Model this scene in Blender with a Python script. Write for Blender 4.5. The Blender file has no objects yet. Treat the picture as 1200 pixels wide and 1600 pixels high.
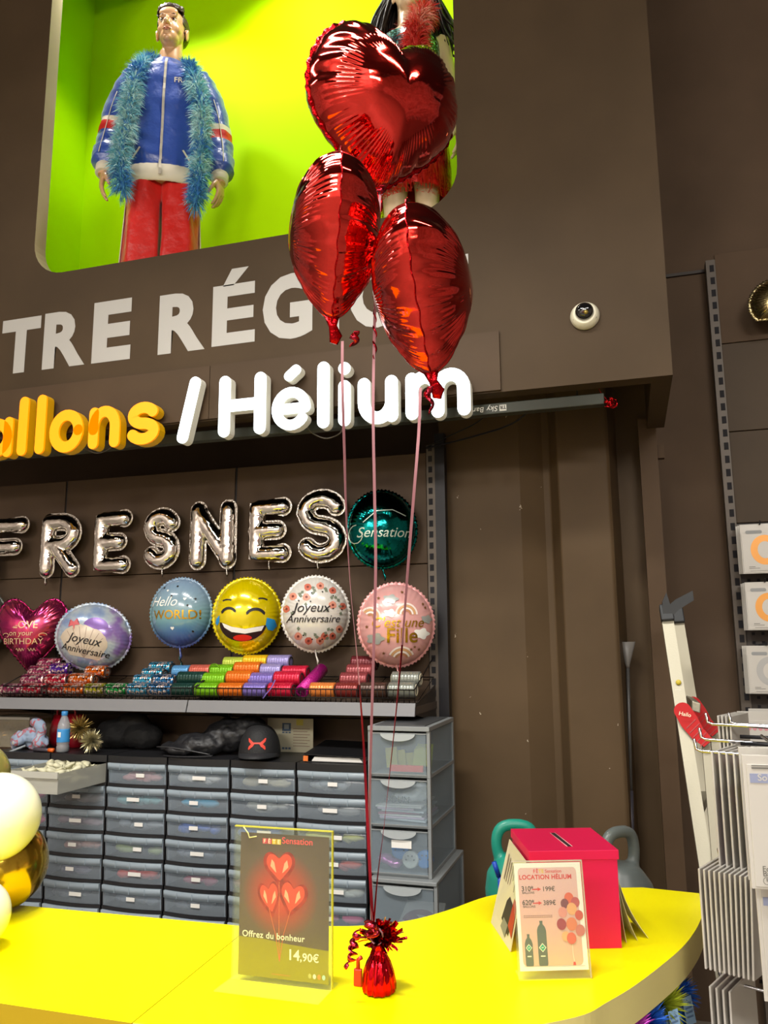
import bpy, bmesh, math, random
from mathutils import Vector, Matrix, noise
PI = math.pi
random.seed(11)
sc = bpy.context.scene
col = sc.collection

# ------------------------------------------------------------------ camera
FPX, PITCH, ROLL, YAW = 1235.7, math.radians(9.608), math.radians(-0.42), math.radians(-16.9)
CAM = Vector((0, 0, 1.62))
_f0 = Vector((math.sin(YAW), math.cos(YAW), 0)); _r0 = Vector((math.cos(YAW), -math.sin(YAW), 0))
FWD = _f0 * math.cos(PITCH) + Vector((0, 0, math.sin(PITCH)))
_u0 = _r0.cross(FWD)
RT = _r0 * math.cos(ROLL) + _u0 * math.sin(ROLL)
UP = -_r0 * math.sin(ROLL) + _u0 * math.cos(ROLL)
cd = bpy.data.cameras.new('camera'); cam = bpy.data.objects.new('camera', cd); col.objects.link(cam)
cd.sensor_fit = 'VERTICAL'; cd.sensor_height = 36; cd.lens = 36 * FPX / 1600
cd.clip_start = .05; cd.clip_end = 60
mw = Matrix.Identity(4)
for i in range(3):
    mw[i][0] = RT[i]; mw[i][1] = UP[i]; mw[i][2] = -FWD[i]; mw[i][3] = CAM[i]
cam.matrix_world = mw
sc.camera = cam

# ------------------------------------------------------------------ exposure, world, lamps
sc.view_settings.view_transform = 'Standard'; sc.view_settings.look = 'None'
sc.view_settings.gamma = 1; sc.view_settings.use_curve_mapping = False
sc.view_settings.exposure = 0.0
sc.cycles.use_denoising = True
sc.cycles.max_bounces = 7; sc.cycles.transparent_max_bounces = 14
sc.cycles.diffuse_bounces = 3; sc.cycles.glossy_bounces = 4
sc.cycles.caustics_reflective = False; sc.cycles.caustics_refractive = False
sc.cycles.sample_clamp_indirect = 4
w = bpy.data.worlds.new('shop_air'); sc.world = w; w.use_nodes = True
w.node_tree.nodes['Background'].inputs[0].default_value = (1, .93, .82, 1)
w.node_tree.nodes['Background'].inputs[1].default_value = .2

def area(name, loc, target, sx, sy, power, color=(1, .965, .90), spread=180):
    l = bpy.data.lights.new(name, 'AREA'); l.shape = 'RECTANGLE'; l.size = sx; l.size_y = sy
    l.energy = power; l.color = color; l.spread = math.radians(spread)
    o = bpy.data.objects.new(name, l); col.objects.link(o); o.location = loc
    o.rotation_euler = (Vector(target) - Vector(loc)).to_track_quat('-Z', 'Y').to_euler()
    return o
def spot(name, loc, target, power, color=(1, .95, .85), angle=80, size=.05, blend=.5):
    l = bpy.data.lights.new(name, 'SPOT'); l.energy = power; l.color = color
    l.spot_size = math.radians(angle); l.spot_blend = blend; l.shadow_soft_size = size
    o = bpy.data.objects.new(name, l); col.objects.link(o); o.location = loc
    o.rotation_euler = (Vector(target) - Vector(loc)).to_track_quat('-Z', 'Y').to_euler()
    return o
# suspended ceiling fittings of the shop (in front of the counter and behind the viewer), plus added rear fills
area('counter_lamp', (-1.0, .75, 4.3), (-.95, 1.25, 1), 1.4, .28, 82, spread=120)
area('aisle_lamp', (1.1, .5, 4.3), (1.0, .8, 1.1), 1.4, .28, 36)
area('aisle_lamp', (-3.3, .6, 4.3), (-3.2, .9, 1.4), 1.4, .28, 40)
area('shop_lamp', (-1.6, -3.4, 3.7), (-1.1, 2.9, 1.0), 1.6, .4, 88)
area('shop_lamp', (1.8, -3.2, 3.7), (.4, 4, 1.2), 1.6, .4, 105)
area('rear_fill', (-4.2, -4.8, 4.6), (-4, -6.5, 1.5), 1.6, .4, 330)  # added unseen pair, brightens the rear wall for the foil reflections
area('rear_fill', (1.0, -5.0, 4.6), (0, -6.8, 1.5), 1.6, .4, 330)
# display box spotlights
spot('display_spot', (-1.62, 3.05, 5.5), (-1.45, 3.5, 4.3), 62, angle=120, size=.06)
spot('display_spot', (-2.45, 2.98, 5.5), (-2.2, 3.25, 4.3), 150, angle=100, size=.05)
spot('display_spot', (-.95, 3.0, 5.5), (-.95, 3.4, 4.2), 40, angle=110, size=.06)

# ------------------------------------------------------------------ pixel of the photograph -> point of the place
def ray(u, v): return FWD + RT * ((u - 600) / FPX) + UP * ((800 - v) / FPX)
def P(u, v, Y): d = ray(u, v); return CAM + d * (Y / d.y)
def PZ(u, v, Z): d = ray(u, v); return CAM + d * ((Z - CAM.z) / d.z)

# ------------------------------------------------------------------ materials
def lin(c):
    if isinstance(c, str): c = [int(c[i:i + 2], 16) / 255 for i in (0, 2, 4)]
    return tuple(x / 12.92 if x <= .04045 else ((x + .055) / 1.055) ** 2.4 for x in c)
_mats = {}
def mat(name, c='808080', rough=.5, metal=0., emit=None, es=0., alpha=1., spec=.5, bump=0., bscale=40., trans=0., coat=0., sheen=0.):
    if name in _mats: return _mats[name]
    m = bpy.data.materials.new(name); m.use_nodes = True
    b = m.node_tree.nodes['Principled BSDF']
    b.inputs['Base Color'].default_value = (*lin(c), 1)
    b.inputs['Roughness'].default_value = rough; b.inputs['Metallic'].default_value = metal
    b.inputs['Specular IOR Level'].default_value = spec
    b.inputs['Alpha'].default_value = alpha
    b.inputs['Transmission Weight'].default_value = trans
    b.inputs['Coat Weight'].default_value = coat
    b.inputs['Sheen Weight'].default_value = sheen
    if emit is not None:
        b.inputs['Emission Color'].default_value = (*lin(emit), 1); b.inputs['Emission Strength'].default_value = es
    if bump:
        nt = m.node_tree
        tc = nt.nodes.new('ShaderNodeTexCoord'); nz = nt.nodes.new('ShaderNodeTexNoise'); bp = nt.nodes.new('ShaderNodeBump')
        nz.inputs['Scale'].default_value = bscale; nz.inputs['Detail'].default_value = 4
        bp.inputs['Strength'].default_value = bump; bp.inputs['Distance'].default_value = .01
        nt.links.new(tc.outputs['Object'], nz.inputs['Vector']); nt.links.new(nz.outputs['Fac'], bp.inputs['Height'])
        nt.links.new(bp.outputs['Normal'], b.inputs['Normal'])
    _mats[name] = m
    return m
def N(m, kind, **kw):
    n = m.node_tree.nodes.new(kind)
    for k, v in kw.items(): setattr(n, k, v)
    return n
def ramp_mat(name, stops, source='noise', scale=5., rough=.4, metal=0., axis=2, lo=-.15, hi=.15, distort=0., bump=0., coat=0., detail=3.):
    """colour print: noise / voronoi / an axis gradient of the object through a colour ramp"""
    if name in _mats: return _mats[name]
    m = mat(name, 'ffffff', rough, metal, coat=coat); nt = m.node_tree; L = nt.links.new
    b = nt.nodes['Principled BSDF']
    tc = N(m, 'ShaderNodeTexCoord'); cr = N(m, 'ShaderNodeValToRGB')
    el = cr.color_ramp.elements
    while len(el) < len(stops): el.new(.5)
    for e, (p, c) in zip(el, stops): e.position = p; e.color = (*lin(c), 1)
    if source == 'axis':
        sp = N(m, 'ShaderNodeSeparateXYZ'); mr = N(m, 'ShaderNodeMapRange')
        mr.inputs['From Min'].default_value = lo; mr.inputs['From Max'].default_value = hi
        L(tc.outputs['Object'], sp.inputs[0]); L(sp.outputs[axis], mr.inputs['Value'])
        out = mr.outputs['Result']
        if distort:
            nz = N(m, 'ShaderNodeTexNoise'); nz.inputs['Scale'].default_value = scale; nz.inputs['Detail'].default_value = detail
            L(tc.outputs['Object'], nz.inputs['Vector'])
            ma = N(m, 'ShaderNodeMath', operation='MULTIPLY_ADD'); ma.inputs[1].default_value = distort
            L(nz.outputs['Fac'], ma.inputs[0]); L(out, ma.inputs[2])
            ms = N(m, 'ShaderNodeMath', operation='SUBTRACT'); ms.inputs[1].default_value = distort / 2
            L(ma.outputs[0], ms.inputs[0]); out = ms.outputs[0]
    elif source == 'voronoi':
        vz = N(m, 'ShaderNodeTexVoronoi'); vz.inputs['Scale'].default_value = scale
        L(tc.outputs['Object'], vz.inputs['Vector']); out = vz.outputs['Distance']
    elif source == 'cells':
        vz = N(m, 'ShaderNodeTexVoronoi'); vz.inputs['Scale'].default_value = scale
        L(tc.outputs['Object'], vz.inputs['Vector']); sp = N(m, 'ShaderNodeSeparateColor')
        L(vz.outputs['Color'], sp.inputs[0]); out = sp.outputs[0]
    elif source == 'radial':
        vs_ = N(m, 'ShaderNodeVectorMath', operation='DISTANCE'); vs_.inputs[1].default_value = axis
        mr = N(m, 'ShaderNodeMapRange'); mr.inputs['From Max'].default_value = hi
        L(tc.outputs['Object'], vs_.inputs[0]); L(vs_.outputs['Value'], mr.inputs['Value']); out = mr.outputs['Result']
    else:
        nz = N(m, 'ShaderNodeTexNoise'); nz.inputs['Scale'].default_value = scale; nz.inputs['Detail'].default_value = detail
        L(tc.outputs['Object'], nz.inputs['Vector']); out = nz.outputs['Fac']
    L(out, cr.inputs['Fac']); L(cr.outputs['Color'], b.inputs['Base Color'])
    if bump:
        bp = N(m, 'ShaderNodeBump'); bp.inputs['Strength'].default_value = bump; bp.inputs['Distance'].default_value = .005
        L(out, bp.inputs['Height']); L(bp.outputs['Normal'], b.inputs['Normal'])
    return m
def painted(name, c, chip=None, rough=.6, mott=.14, chips=.0, cscale=9., spec=.15):
    """wall paint with faint mottling and, where asked, small chips of paint knocked off"""
    if name in _mats: return _mats[name]
    m = mat(name, c, rough, spec=spec); nt = m.node_tree; L = nt.links.new; b = nt.nodes['Principled BSDF']
    tc = N(m, 'ShaderNodeTexCoord'); nz = N(m, 'ShaderNodeTexNoise'); nz.inputs['Scale'].default_value = 2.2; nz.inputs['Detail'].default_value = 6
    L(tc.outputs['Object'], nz.inputs['Vector'])
    cr = N(m, 'ShaderNodeValToRGB'); a = lin(c)
    cr.color_ramp.elements[0].position = .3; cr.color_ramp.elements[0].color = (*[x * (1 - mott) for x in a], 1)
    cr.color_ramp.elements[1].position = .7; cr.color_ramp.elements[1].color = (*[x * (1 + mott) for x in a], 1)
    L(nz.outputs['Fac'], cr.inputs['Fac']); out = cr.outputs['Color']
    if chips:
        vz = N(m, 'ShaderNodeTexVoronoi'); vz.inputs['Scale'].default_value = cscale
        mp = N(m, 'ShaderNodeMapping'); mp.inputs['Scale'].default_value = (1.6, 1.6, .8)
        n2 = N(m, 'ShaderNodeTexNoise'); n2.inputs['Scale'].default_value = 60
        mx0 = N(m, 'ShaderNodeMixRGB'); mx0.inputs[0].default_value = .04
        L(tc.outputs['Object'], mp.inputs[0]); L(tc.outputs['Object'], n2.inputs['Vector'])
        L(mp.outputs[0], mx0.inputs[1]); L(n2.outputs['Color'], mx0.inputs[2]); L(mx0.outputs[0], vz.inputs['Vector'])
        lt = N(m, 'ShaderNodeMath', operation='LESS_THAN'); lt.inputs[1].default_value = chips
        L(vz.outputs['Distance'], lt.inputs[0])
        mx = N(m, 'ShaderNodeMixRGB'); mx.inputs[2].default_value = (*lin(chip), 1)
        L(lt.outputs[0], mx.inputs[0]); L(out, mx.inputs[1]); out = mx.outputs[0]
    L(out, b.inputs['Base Color'])
    return m
def clear(name, tint='ffffff', fac=.75, c='d0d8dc', rough=.2, gloss=.5):
    """translucent plastic: part see-through, part milky surface"""
    if name in _mats: return _mats[name]
    m = mat(name, c, rough, spec=gloss); nt = m.node_tree; b = nt.nodes['Principled BSDF']
    tr = N(m, 'ShaderNodeBsdfTransparent'); tr.inputs[0].default_value = (*lin(tint), 1)
    mx = N(m, 'ShaderNodeMixShader'); mx.inputs[0].default_value = fac
    nt.links.new(b.outputs[0], mx.inputs[1]); nt.links.new(tr.outputs[0], mx.inputs[2])
    nt.links.new(mx.outputs[0], nt.nodes['Material Output'].inputs[0])
    return m
def foil_mat(name, c, rough=.1, bump=.25, bscale=30., stretch=(1, 1, 1)):
    """metallised film with crinkles"""
    if name in _mats: return _mats[name]
    m = mat(name, c, rough, 1.0); nt = m.node_tree; L = nt.links.new
    tc = N(m, 'ShaderNodeTexCoord'); mp = N(m, 'ShaderNodeMapping'); mp.inputs['Scale'].default_value = stretch
    nz = N(m, 'ShaderNodeTexNoise'); nz.inputs['Scale'].default_value = bscale; nz.inputs['Detail'].default_value = 3
    bp = N(m, 'ShaderNodeBump'); bp.inputs['Strength'].default_value = bump; bp.inputs['Distance'].default_value = .01
    L(tc.outputs['Object'], mp.inputs[0]); L(mp.outputs[0], nz.inputs['Vector']); L(nz.outputs['Fac'], bp.inputs['Height'])
    L(bp.outputs['Normal'], nt.nodes['Principled BSDF'].inputs['Normal'])
    return m

# ------------------------------------------------------------------ text outlines (built-in font only)
_txt = {}
def text_geo(s, size=1., bold=0., align='CENTER', shear=0., spacing=1., res=4):
    key = (s, bold, align, shear, spacing, res)
    if key not in _txt:
        c = bpy.data.curves.new('t', 'FONT'); c.body = s; c.size = 1; c.align_x = align; c.offset = bold; c.shear = shear
        c.space_character = spacing; c.resolution_u = res
        o = bpy.data.objects.new('t', c); col.objects.link(o)
        dg = bpy.context.evaluated_depsgraph_get(); e = o.evaluated_get(dg); me = e.to_mesh()
        _txt[key] = ([(v.co.x, v.co.y) for v in me.vertices], [tuple(p.vertices) for p in me.polygons])
        e.to_mesh_clear(); bpy.data.objects.remove(o); bpy.data.curves.remove(c)
    vs, fs = _txt[key]
    return [(x * size, y * size) for x, y in vs], fs
def dense(vs, fs, maxlen):
    """cut 2D faces small so that they can follow a curved surface"""
    bm = bmesh.new(); bv = [bm.verts.new((x, y, 0)) for x, y in vs]
    for f in fs:
        try: bm.faces.new([bv[i] for i in f])
        except ValueError: pass
    bmesh.ops.triangulate(bm, faces=bm.faces[:])
    for _ in range(6):
        es = [e for e in bm.edges if e.calc_length() > maxlen]
        if not es: break
        bmesh.ops.subdivide_edges(bm, edges=es, cuts=1)
        bmesh.ops.triangulate(bm, faces=bm.faces[:])
    bm.verts.index_update()
    r = [(v.co.x, v.co.y) for v in bm.verts], [tuple(v.index for v in f.verts) for f in bm.faces]
    bm.free(); return r

# ------------------------------------------------------------------ mesh builder
class MB:
    def __init__(s): s.v = []; s.f = []; s.m = []; s.s = []
    def add(s, vs, fs, mi=0, smooth=False):
        o = len(s.v); s.v += [Vector(v) for v in vs]
        for f in fs: s.f.append(tuple(i + o for i in f)); s.m.append(mi); s.s.append(smooth)
        return s
    def xf(s, M, start=0):
        for i in range(start, len(s.v)): s.v[i] = M @ s.v[i]
        return s
    def box(s, x0, x1, y0, y1, z0, z1, mi=0):
        return s.add([(x0, y0, z0), (x1, y0, z0), (x1, y1, z0), (x0, y1, z0), (x0, y0, z1), (x1, y0, z1), (x1, y1, z1), (x0, y1, z1)],
                     [(0, 3, 2, 1), (4, 5, 6, 7), (0, 1, 5, 4), (1, 2, 6, 5), (2, 3, 7, 6), (3, 0, 4, 7)], mi)
    def obox(s, c, ax, ay, az, mi=0):
        c, ax, ay, az = Vector(c), Vector(ax), Vector(ay), Vector(az)
        vs = [c + ax * i + ay * j + az * k for k in (-1, 1) for j, i in ((-1, -1), (-1, 1), (1, 1), (1, -1))]
        return s.add(vs, [(0, 3, 2, 1), (4, 5, 6, 7), (0, 1, 5, 4), (1, 2, 6, 5), (2, 3, 7, 6), (3, 0, 4, 7)], mi)
    def quad(s, a, b, c, d, mi=0): return s.add([a, b, c, d], [(0, 1, 2, 3)], mi)
    def tube(s, path, r, n=8, closed=False, mi=0, caps=True, flat=1., ref=None, smooth=True, round_ends=False):
        p = [Vector(q) for q in path]; k = len(p)
        rr = list(r) if hasattr(r, '__len__') else [r] * k
        if round_ends:
            t0 = (p[0] - p[1]).normalized(); t1 = (p[-1] - p[-2]).normalized(); a, b = [], []; ra, rb = [], []
            for q in (.98, .8, .45):
                c = math.sqrt(1 - q * q)
                a.append(p[0] + t0 * rr[0] * q); ra.append(rr[0] * c); b.insert(0, p[-1] + t1 * rr[-1] * q); rb.insert(0, rr[-1] * c)
            p = a + p + b; rr = ra + rr + rb; k = len(p)
        t = []
        for i in range(k):
            d = (p[(i + 1) % k] - p[i - 1]) if closed else (p[min(i + 1, k - 1)] - p[max(i - 1, 0)])
            t.append(d.normalized() if d.length > 1e-9 else Vector((0, 0, 1)))
        if ref is not None: u = Vector(ref)
        else: u = Vector((0, 0, 1)) if abs(t[0].z) < .9 else Vector((1, 0, 0))
        o = len(s.v); vs = []
        for i in range(k):
            if ref is not None: u = Vector(ref)
            u = (u - t[i] * u.dot(t[i]))
            u = u.normalized() if u.length > 1e-6 else t[i].orthogonal().normalized()
            w_ = t[i].cross(u)
            for j in range(n):
                a = 2 * PI * j / n
                vs.append(p[i] + (u * (math.cos(a) * flat) + w_ * math.sin(a)) * rr[i])
        fs = []
        for i in range(k if closed else k - 1):
            for j in range(n):
                a, b = i * n + j, i * n + (j + 1) % n
                c, d = ((i + 1) % k) * n + (j + 1) % n, ((i + 1) % k) * n + j
                fs.append((a, b, c, d))
        if caps and not closed: fs += [tuple(range(n - 1, -1, -1)), tuple((k - 1) * n + j for j in range(n))]
        return s.add(vs, fs, mi, smooth)
    def lathe(s, prof, n=24, c=(0, 0, 0), ax=(0, 0, 1), mi=0, smooth=True, rmod=None, mis=None):
        c, ax = Vector(c), Vector(ax).normalized(); u = ax.orthogonal().normalized(); w_ = ax.cross(u)
        vs, fs = [], []
        for i, (r, z) in enumerate(prof):
            for j in range(n):
                a = 2 * PI * j / n; q = r * (rmod(a, z) if rmod else 1)
                vs.append(c + ax * z + (u * math.cos(a) + w_ * math.sin(a)) * q)
        o = len(s.v)
        for i in range(len(prof) - 1):
            ff = [(i * n + j, i * n + (j + 1) % n, (i + 1) * n + (j + 1) % n, (i + 1) * n + j) for j in range(n)]
            if mis is None: fs += ff
            else:
                s.v, keep = s.v, None
                for f in ff: s.f.append(tuple(q + o for q in f)); s.m.append(mis[i]); s.s.append(smooth)
        e = [tuple(range(n - 1, -1, -1)), tuple((len(prof) - 1) * n + j for j in range(n))]
        if prof[0][0] < 1e-6: e = e[1:]
        if prof[-1][0] < 1e-6: e = e[:-1]
        return s.add(vs, fs + e, mi, smooth)
    def ell(s, c, r, nu=20, nv=12, mi=0, M=None):
        c = Vector(c); r = r if hasattr(r, '__len__') else (r, r, r); vs = []
        for i in range(nv + 1):
            th = PI * i / nv
            for j in range(nu):
                a = 2 * PI * j / nu
                q = Vector((r[0] * math.sin(th) * math.cos(a), r[1] * math.sin(th) * math.sin(a), r[2] * math.cos(th)))
                if M is not None: q = M @ q
                vs.append(c + q)
        fs = [(i * nu + j, (i + 1) * nu + j, (i + 1) * nu + (j + 1) % nu, i * nu + (j + 1) % nu) for i in range(nv) for j in range(nu)]
        return s.add(vs, fs, mi, True)
    def loft(s, rings, mi=0, smooth=True, caps=True, mis=None, closed=True):
        n = len(rings[0]); o = len(s.v); vs = [q for r in rings for q in r]; fs = []; ms = []
        for i in range(len(rings) - 1):
            for j in range(n if closed else n - 1):
                fs.append((i * n + j, i * n + (j + 1) % n, (i + 1) * n + (j + 1) % n, (i + 1) * n + j)); ms.append(mis[i] if mis else mi)
        if caps and closed:
            fs += [tuple(range(n - 1, -1, -1)), tuple((len(rings) - 1) * n + j for j in range(n))]; ms += [mis[0] if mis else mi, mis[-1] if mis else mi]
        s.v += [Vector(v) for v in vs]
        for f, q in zip(fs, ms): s.f.append(tuple(i + o for i in f)); s.m.append(q); s.s.append(smooth)
        return s
    def prism(s, poly, fn, d0, d1, mi=0, mis=None):
        """2D outline pushed from depth d0 to d1; fn(x, y, d) -> point"""
        n = len(poly)
        vs = [fn(x, y, d0) for x, y in poly] + [fn(x, y, d1) for x, y in poly]
        s.add(vs, [tuple(range(n)), tuple(range(2 * n - 1, n - 1, -1))], mi)
        return s.add(vs, [(j, j + n, (j + 1) % n + n, (j + 1) % n) for j in range(n)], mi if mis is None else mis)
    def stroke(s, path, r, fn, d0, d1, mi=0, mis=0):
        """flat rounded stroke of half width r along a 2D path, pushed from depth d0 (front) to d1"""
        p = [Vector((q[0], q[1])) for q in path]; k = len(p); L_, R_ = [], []
        for i in range(k):
            t = (p[min(i + 1, k - 1)] - p[max(i - 1, 0)]).normalized(); nn = Vector((-t.y, t.x))
            L_.append(p[i] + nn * r); R_.append(p[i] - nn * r)
        t0 = (p[0] - p[1]).normalized(); t1 = (p[-1] - p[-2]).normalized()
        def cap(c, t): 
            a0 = math.atan2(t.y, t.x)
            return [c + Vector((math.cos(a0 - PI / 2 + PI * q / 8), math.sin(a0 - PI / 2 + PI * q / 8))) * r for q in range(1, 8)]
        loop = R_ + cap(p[-1], t1) + L_[::-1] + cap(p[0], t0)
        n = len(loop)
        vs = [fn(q.x, q.y, d0) for q in loop] + [fn(q.x, q.y, d1) for q in loop]
        s.add(vs, [(j, j + n, (j + 1) % n + n, (j + 1) % n) for j in range(n)], mis)
        nc = 7
        idx_R = list(range(k)); idx_L = [k + nc + (k - 1 - i) for i in range(k)]
        fs = [(idx_R[i], idx_R[i + 1], idx_L[i + 1], idx_L[i]) for i in range(k - 1)]
        fs += [tuple([idx_R[-1]] + list(range(k, k + nc)) + [idx_L[-1]]), tuple([idx_L[0]] + list(range(2 * k + nc, 2 * k + 2 * nc)) + [idx_R[0]])]
        s.add(vs, fs, mi); s.add(vs, [tuple(q + n for q in f[::-1]) for f in fs], mis)
        return s
    def text(s, t, o, ux, uz, size, depth=.0, mi=0, bold=0., align='CENTER', shear=0., spacing=1., mis=None):
        o, ux, uz = Vector(o), Vector(ux).normalized(), Vector(uz).normalized(); n = ux.cross(uz)
        vs, fs = text_geo(t, size, bold, align, shear, spacing)
        a = [o + ux * x + uz * y + n * depth for x, y in vs]
        s.add(a, fs, mi)
        if depth:
            cnt = {}
            for f in fs:
                for i in range(len(f)): 
                    e = (f[i], f[(i + 1) % len(f)]); cnt[e] = 1
            b = [q - n * depth for q in a]; k = len(a)
            s.add(a + b, [(e[1], e[0], e[0] + k, e[1] + k) for e in cnt if (e[1], e[0]) not in cnt], mi if mis is None else mis)
        return s
    def drape(s, vs, fs, fn, maxlen, mi=0):
        vs, fs = dense(vs, fs, maxlen); return s.add([fn(x, y) for x, y in vs], fs, mi, True)
    def build(s, name, mats, parent=None, loc=None, bevel=0., weighted=False, subsurf=0):
        me = bpy.data.meshes.new(name)
        o_ = Vector(loc) if loc is not None else Vector((0, 0, 0))
        me.from_pydata([tuple(v - o_) for v in s.v], [], s.f)
        for m in (mats if isinstance(mats, (list, tuple)) else [mats]): me.materials.append(m)
        me.polygons.foreach_set('material_index', s.m); me.polygons.foreach_set('use_smooth', s.s)
        me.update(); me.validate()
        ob = bpy.data.objects.new(name, me); col.objects.link(ob)
        if parent is not None: ob.parent = parent
        ob.location = o_ if (loc is not None and parent is None) else (0, 0, 0)
        if bevel:
            b = ob.modifiers.new('b', 'BEVEL'); b.width = bevel; b.segments = 2; b.limit_method = 'ANGLE'; b.angle_limit = math.radians(40)
        if subsurf:
            b = ob.modifiers.new('s', 'SUBSURF'); b.levels = subsurf; b.render_levels = subsurf
        return ob
def shift(mb, d):
    d = Vector(d)
    for i in range(len(mb.v)): mb.v[i] = mb.v[i] + d
    return mb
def tag(o, label=None, cat=None, group=None, kind=None):
    if label: o['label'] = label
    if cat: o['category'] = cat
    if group: o['group'] = group
    if kind: o['kind'] = kind
    return o
def thing(name, label, cat, loc=(0, 0, 0), rz=0., group=None):
    o = bpy.data.objects.new(name, None); col.objects.link(o); o.empty_display_size = .05
    o.location = loc; o.rotation_euler = (0, 0, rz)
    return tag(o, label, cat, group)
def part(t, name, mb, mats, world=False, bevel=0., label=None, parent=None, subsurf=0):
    """a mesh under thing t; with world=True the builder holds world points"""
    if world:
        M = Matrix.Translation(t.location) @ t.rotation_euler.to_matrix().to_4x4()
        mb.xf(M.inverted())
    o = mb.build(name, mats, parent or t, bevel=bevel, subsurf=subsurf)
    if label: o['label'] = label
    return o
def solo(name, label, cat, mb, mats, loc, group=None, kind=None, bevel=0., subsurf=0):
    o = mb.build(name, mats, loc=loc, bevel=bevel, subsurf=subsurf); return tag(o, label, cat, group, kind)
def struct(name, mb, mats, bevel=0.):
    o = mb.build(name, mats, bevel=bevel); o['kind'] = 'structure'; return o
def remesh(mb, voxel, smooth=4):
    me = bpy.data.meshes.new('r'); me.from_pydata([tuple(v) for v in mb.v], [], mb.f); me.update()
    o = bpy.data.objects.new('r', me); col.objects.link(o)
    r = o.modifiers.new('r', 'REMESH'); r.mode = 'VOXEL'; r.voxel_size = voxel
    if smooth:
        q = o.modifiers.new('s', 'SMOOTH'); q.iterations = smooth; q.factor = .5
    dg = bpy.context.evaluated_depsgraph_get(); e = o.evaluated_get(dg); m2 = e.to_mesh()
    out = MB(); out.add([v.co.copy() for v in m2.vertices], [tuple(p.vertices) for p in m2.polygons], 0, True)
    out.nor = [v.normal.copy() for v in m2.vertices]
    e.to_mesh_clear(); bpy.data.objects.remove(o); bpy.data.meshes.remove(me)
    return out
def smooth_path(pts, n=8):
    """Catmull-Rom through the points"""
    p = [Vector(q) for q in pts]; p = [p[0] * 2 - p[1]] + p + [p[-1] * 2 - p[-2]]; out = []
    for i in range(1, len(p) - 2):
        for j in range(n):
            t = j / n
            out.append(.5 * ((2 * p[i]) + (p[i + 1] - p[i - 1]) * t + (2 * p[i - 1] - 5 * p[i] + 4 * p[i + 1] - p[i + 2]) * t * t + (3 * p[i] - p[i - 1] - 3 * p[i + 1] + p[i + 2]) * t ** 3))
    out.append(p[-2]); return out
def arc(cx, cy, rx, ry, a0, a1, n=14):
    return [(cx + rx * math.cos(math.radians(a0 + (a1 - a0) * i / n)), cy + ry * math.sin(math.radians(a0 + (a1 - a0) * i / n))) for i in range(n + 1)]
def rrect(x0, x1, y0, y1, r, n=6):
    return (arc(x1 - r, y1 - r, r, r, 0, 90, n) + arc(x0 + r, y1 - r, r, r, 90, 180, n) + arc(x0 + r, y0 + r, r, r, 180, 270, n) + arc(x1 - r, y0 + r, r, r, 270, 360, n))
XZ = lambda Y: (lambda x, z, d: Vector((x, Y + d, z)))
# ================================================================== the setting
BROWN = painted('brown_paint', '483a2a', rough=.6)
BROWN_CHIP = painted('brown_chipped_paint', '564531', 'b9ab98', rough=.5, chips=.035, cscale=7.)
DARKB = painted('dark_brown_paint', '5a493a', rough=.7)
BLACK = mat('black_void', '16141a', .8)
MDF = painted('beige_board', 'a8997f', rough=.6)
LIME = painted('lime_paint', 'aee000', rough=.6, mott=.03, spec=.04)
STEELD = mat('dark_steel', '3a332e', .45, .3)

YF, ZB = 2.9, 2.571
# fascia with the rounded display opening
b = MB()
hole = rrect(-2.63, -.56, 3.37, 5.35, .17, 8)
def outer_pt(x, z):
    cx, cz = -1.6, 4.3; dx, dz = x - cx, z - cz; k = 1e9
    for lim, d, c in ((.205, dx, cx), (-5.2, dx, cx), (6.0, dz, cz), (ZB, dz, cz)):
        if abs(d) > 1e-6:
            t = (lim - c) / d
            if t > 0: k = min(k, t)
    return cx + dx * k, cz + dz * k
# split the outer frame at its corners too
angs = sorted(set([math.atan2(z - 4.3, x + 1.6) for x, z in hole] + [math.atan2(z - 4.3, x + 1.6) for x in (.205, -5.2) for z in (6., ZB)]))
def hole_pt(a):
    best = None; d = Vector((math.cos(a), math.sin(a))); c = Vector((-1.6, 4.3))
    n = len(hole)
    for i in range(n):
        p, q = Vector(hole[i]), Vector(hole[(i + 1) % n]); e = q - p
        den = d.x * e.y - d.y * e.x
        if abs(den) < 1e-12: continue
        w_ = p - c; t = (w_.x * e.y - w_.y * e.x) / den; s_ = (w_.x * d.y - w_.y * d.x) / den
        if t > 0 and -1e-6 <= s_ <= 1 + 1e-6 and (best is None or t > best): best = t
    return c + d * best
inn = [hole_pt(a) for a in angs]; out = [outer_pt(-1.6 + math.cos(a), 4.3 + math.sin(a)) for a in angs]; n = len(angs)
TH = .075
vs = [(x, YF, z) for x, z in inn] + [(x, YF, z) for x, z in out] + [(x, YF + TH, z) for x, z in inn] + [(x, YF + TH, z) for x, z in out]
fs0 = [(j, n + j, n + (j + 1) % n, (j + 1) % n) for j in range(n)]
b.add(vs, fs0, 0)
b.add(vs, [(2 * n + j, 2 * n + (j + 1) % n, 3 * n + (j + 1) % n, 3 * n + j) for j in range(n)], 0)
b.add(vs, [(j, (j + 1) % n, 2 * n + (j + 1) % n, 2 * n + j) for j in range(n)], 1)
b.add(vs, [(n + j, 3 * n + j, 3 * n + (j + 1) % n, n + (j + 1) % n) for j in range(n)], 0)
struct('wall_front', b, [BROWN, MDF])
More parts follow.
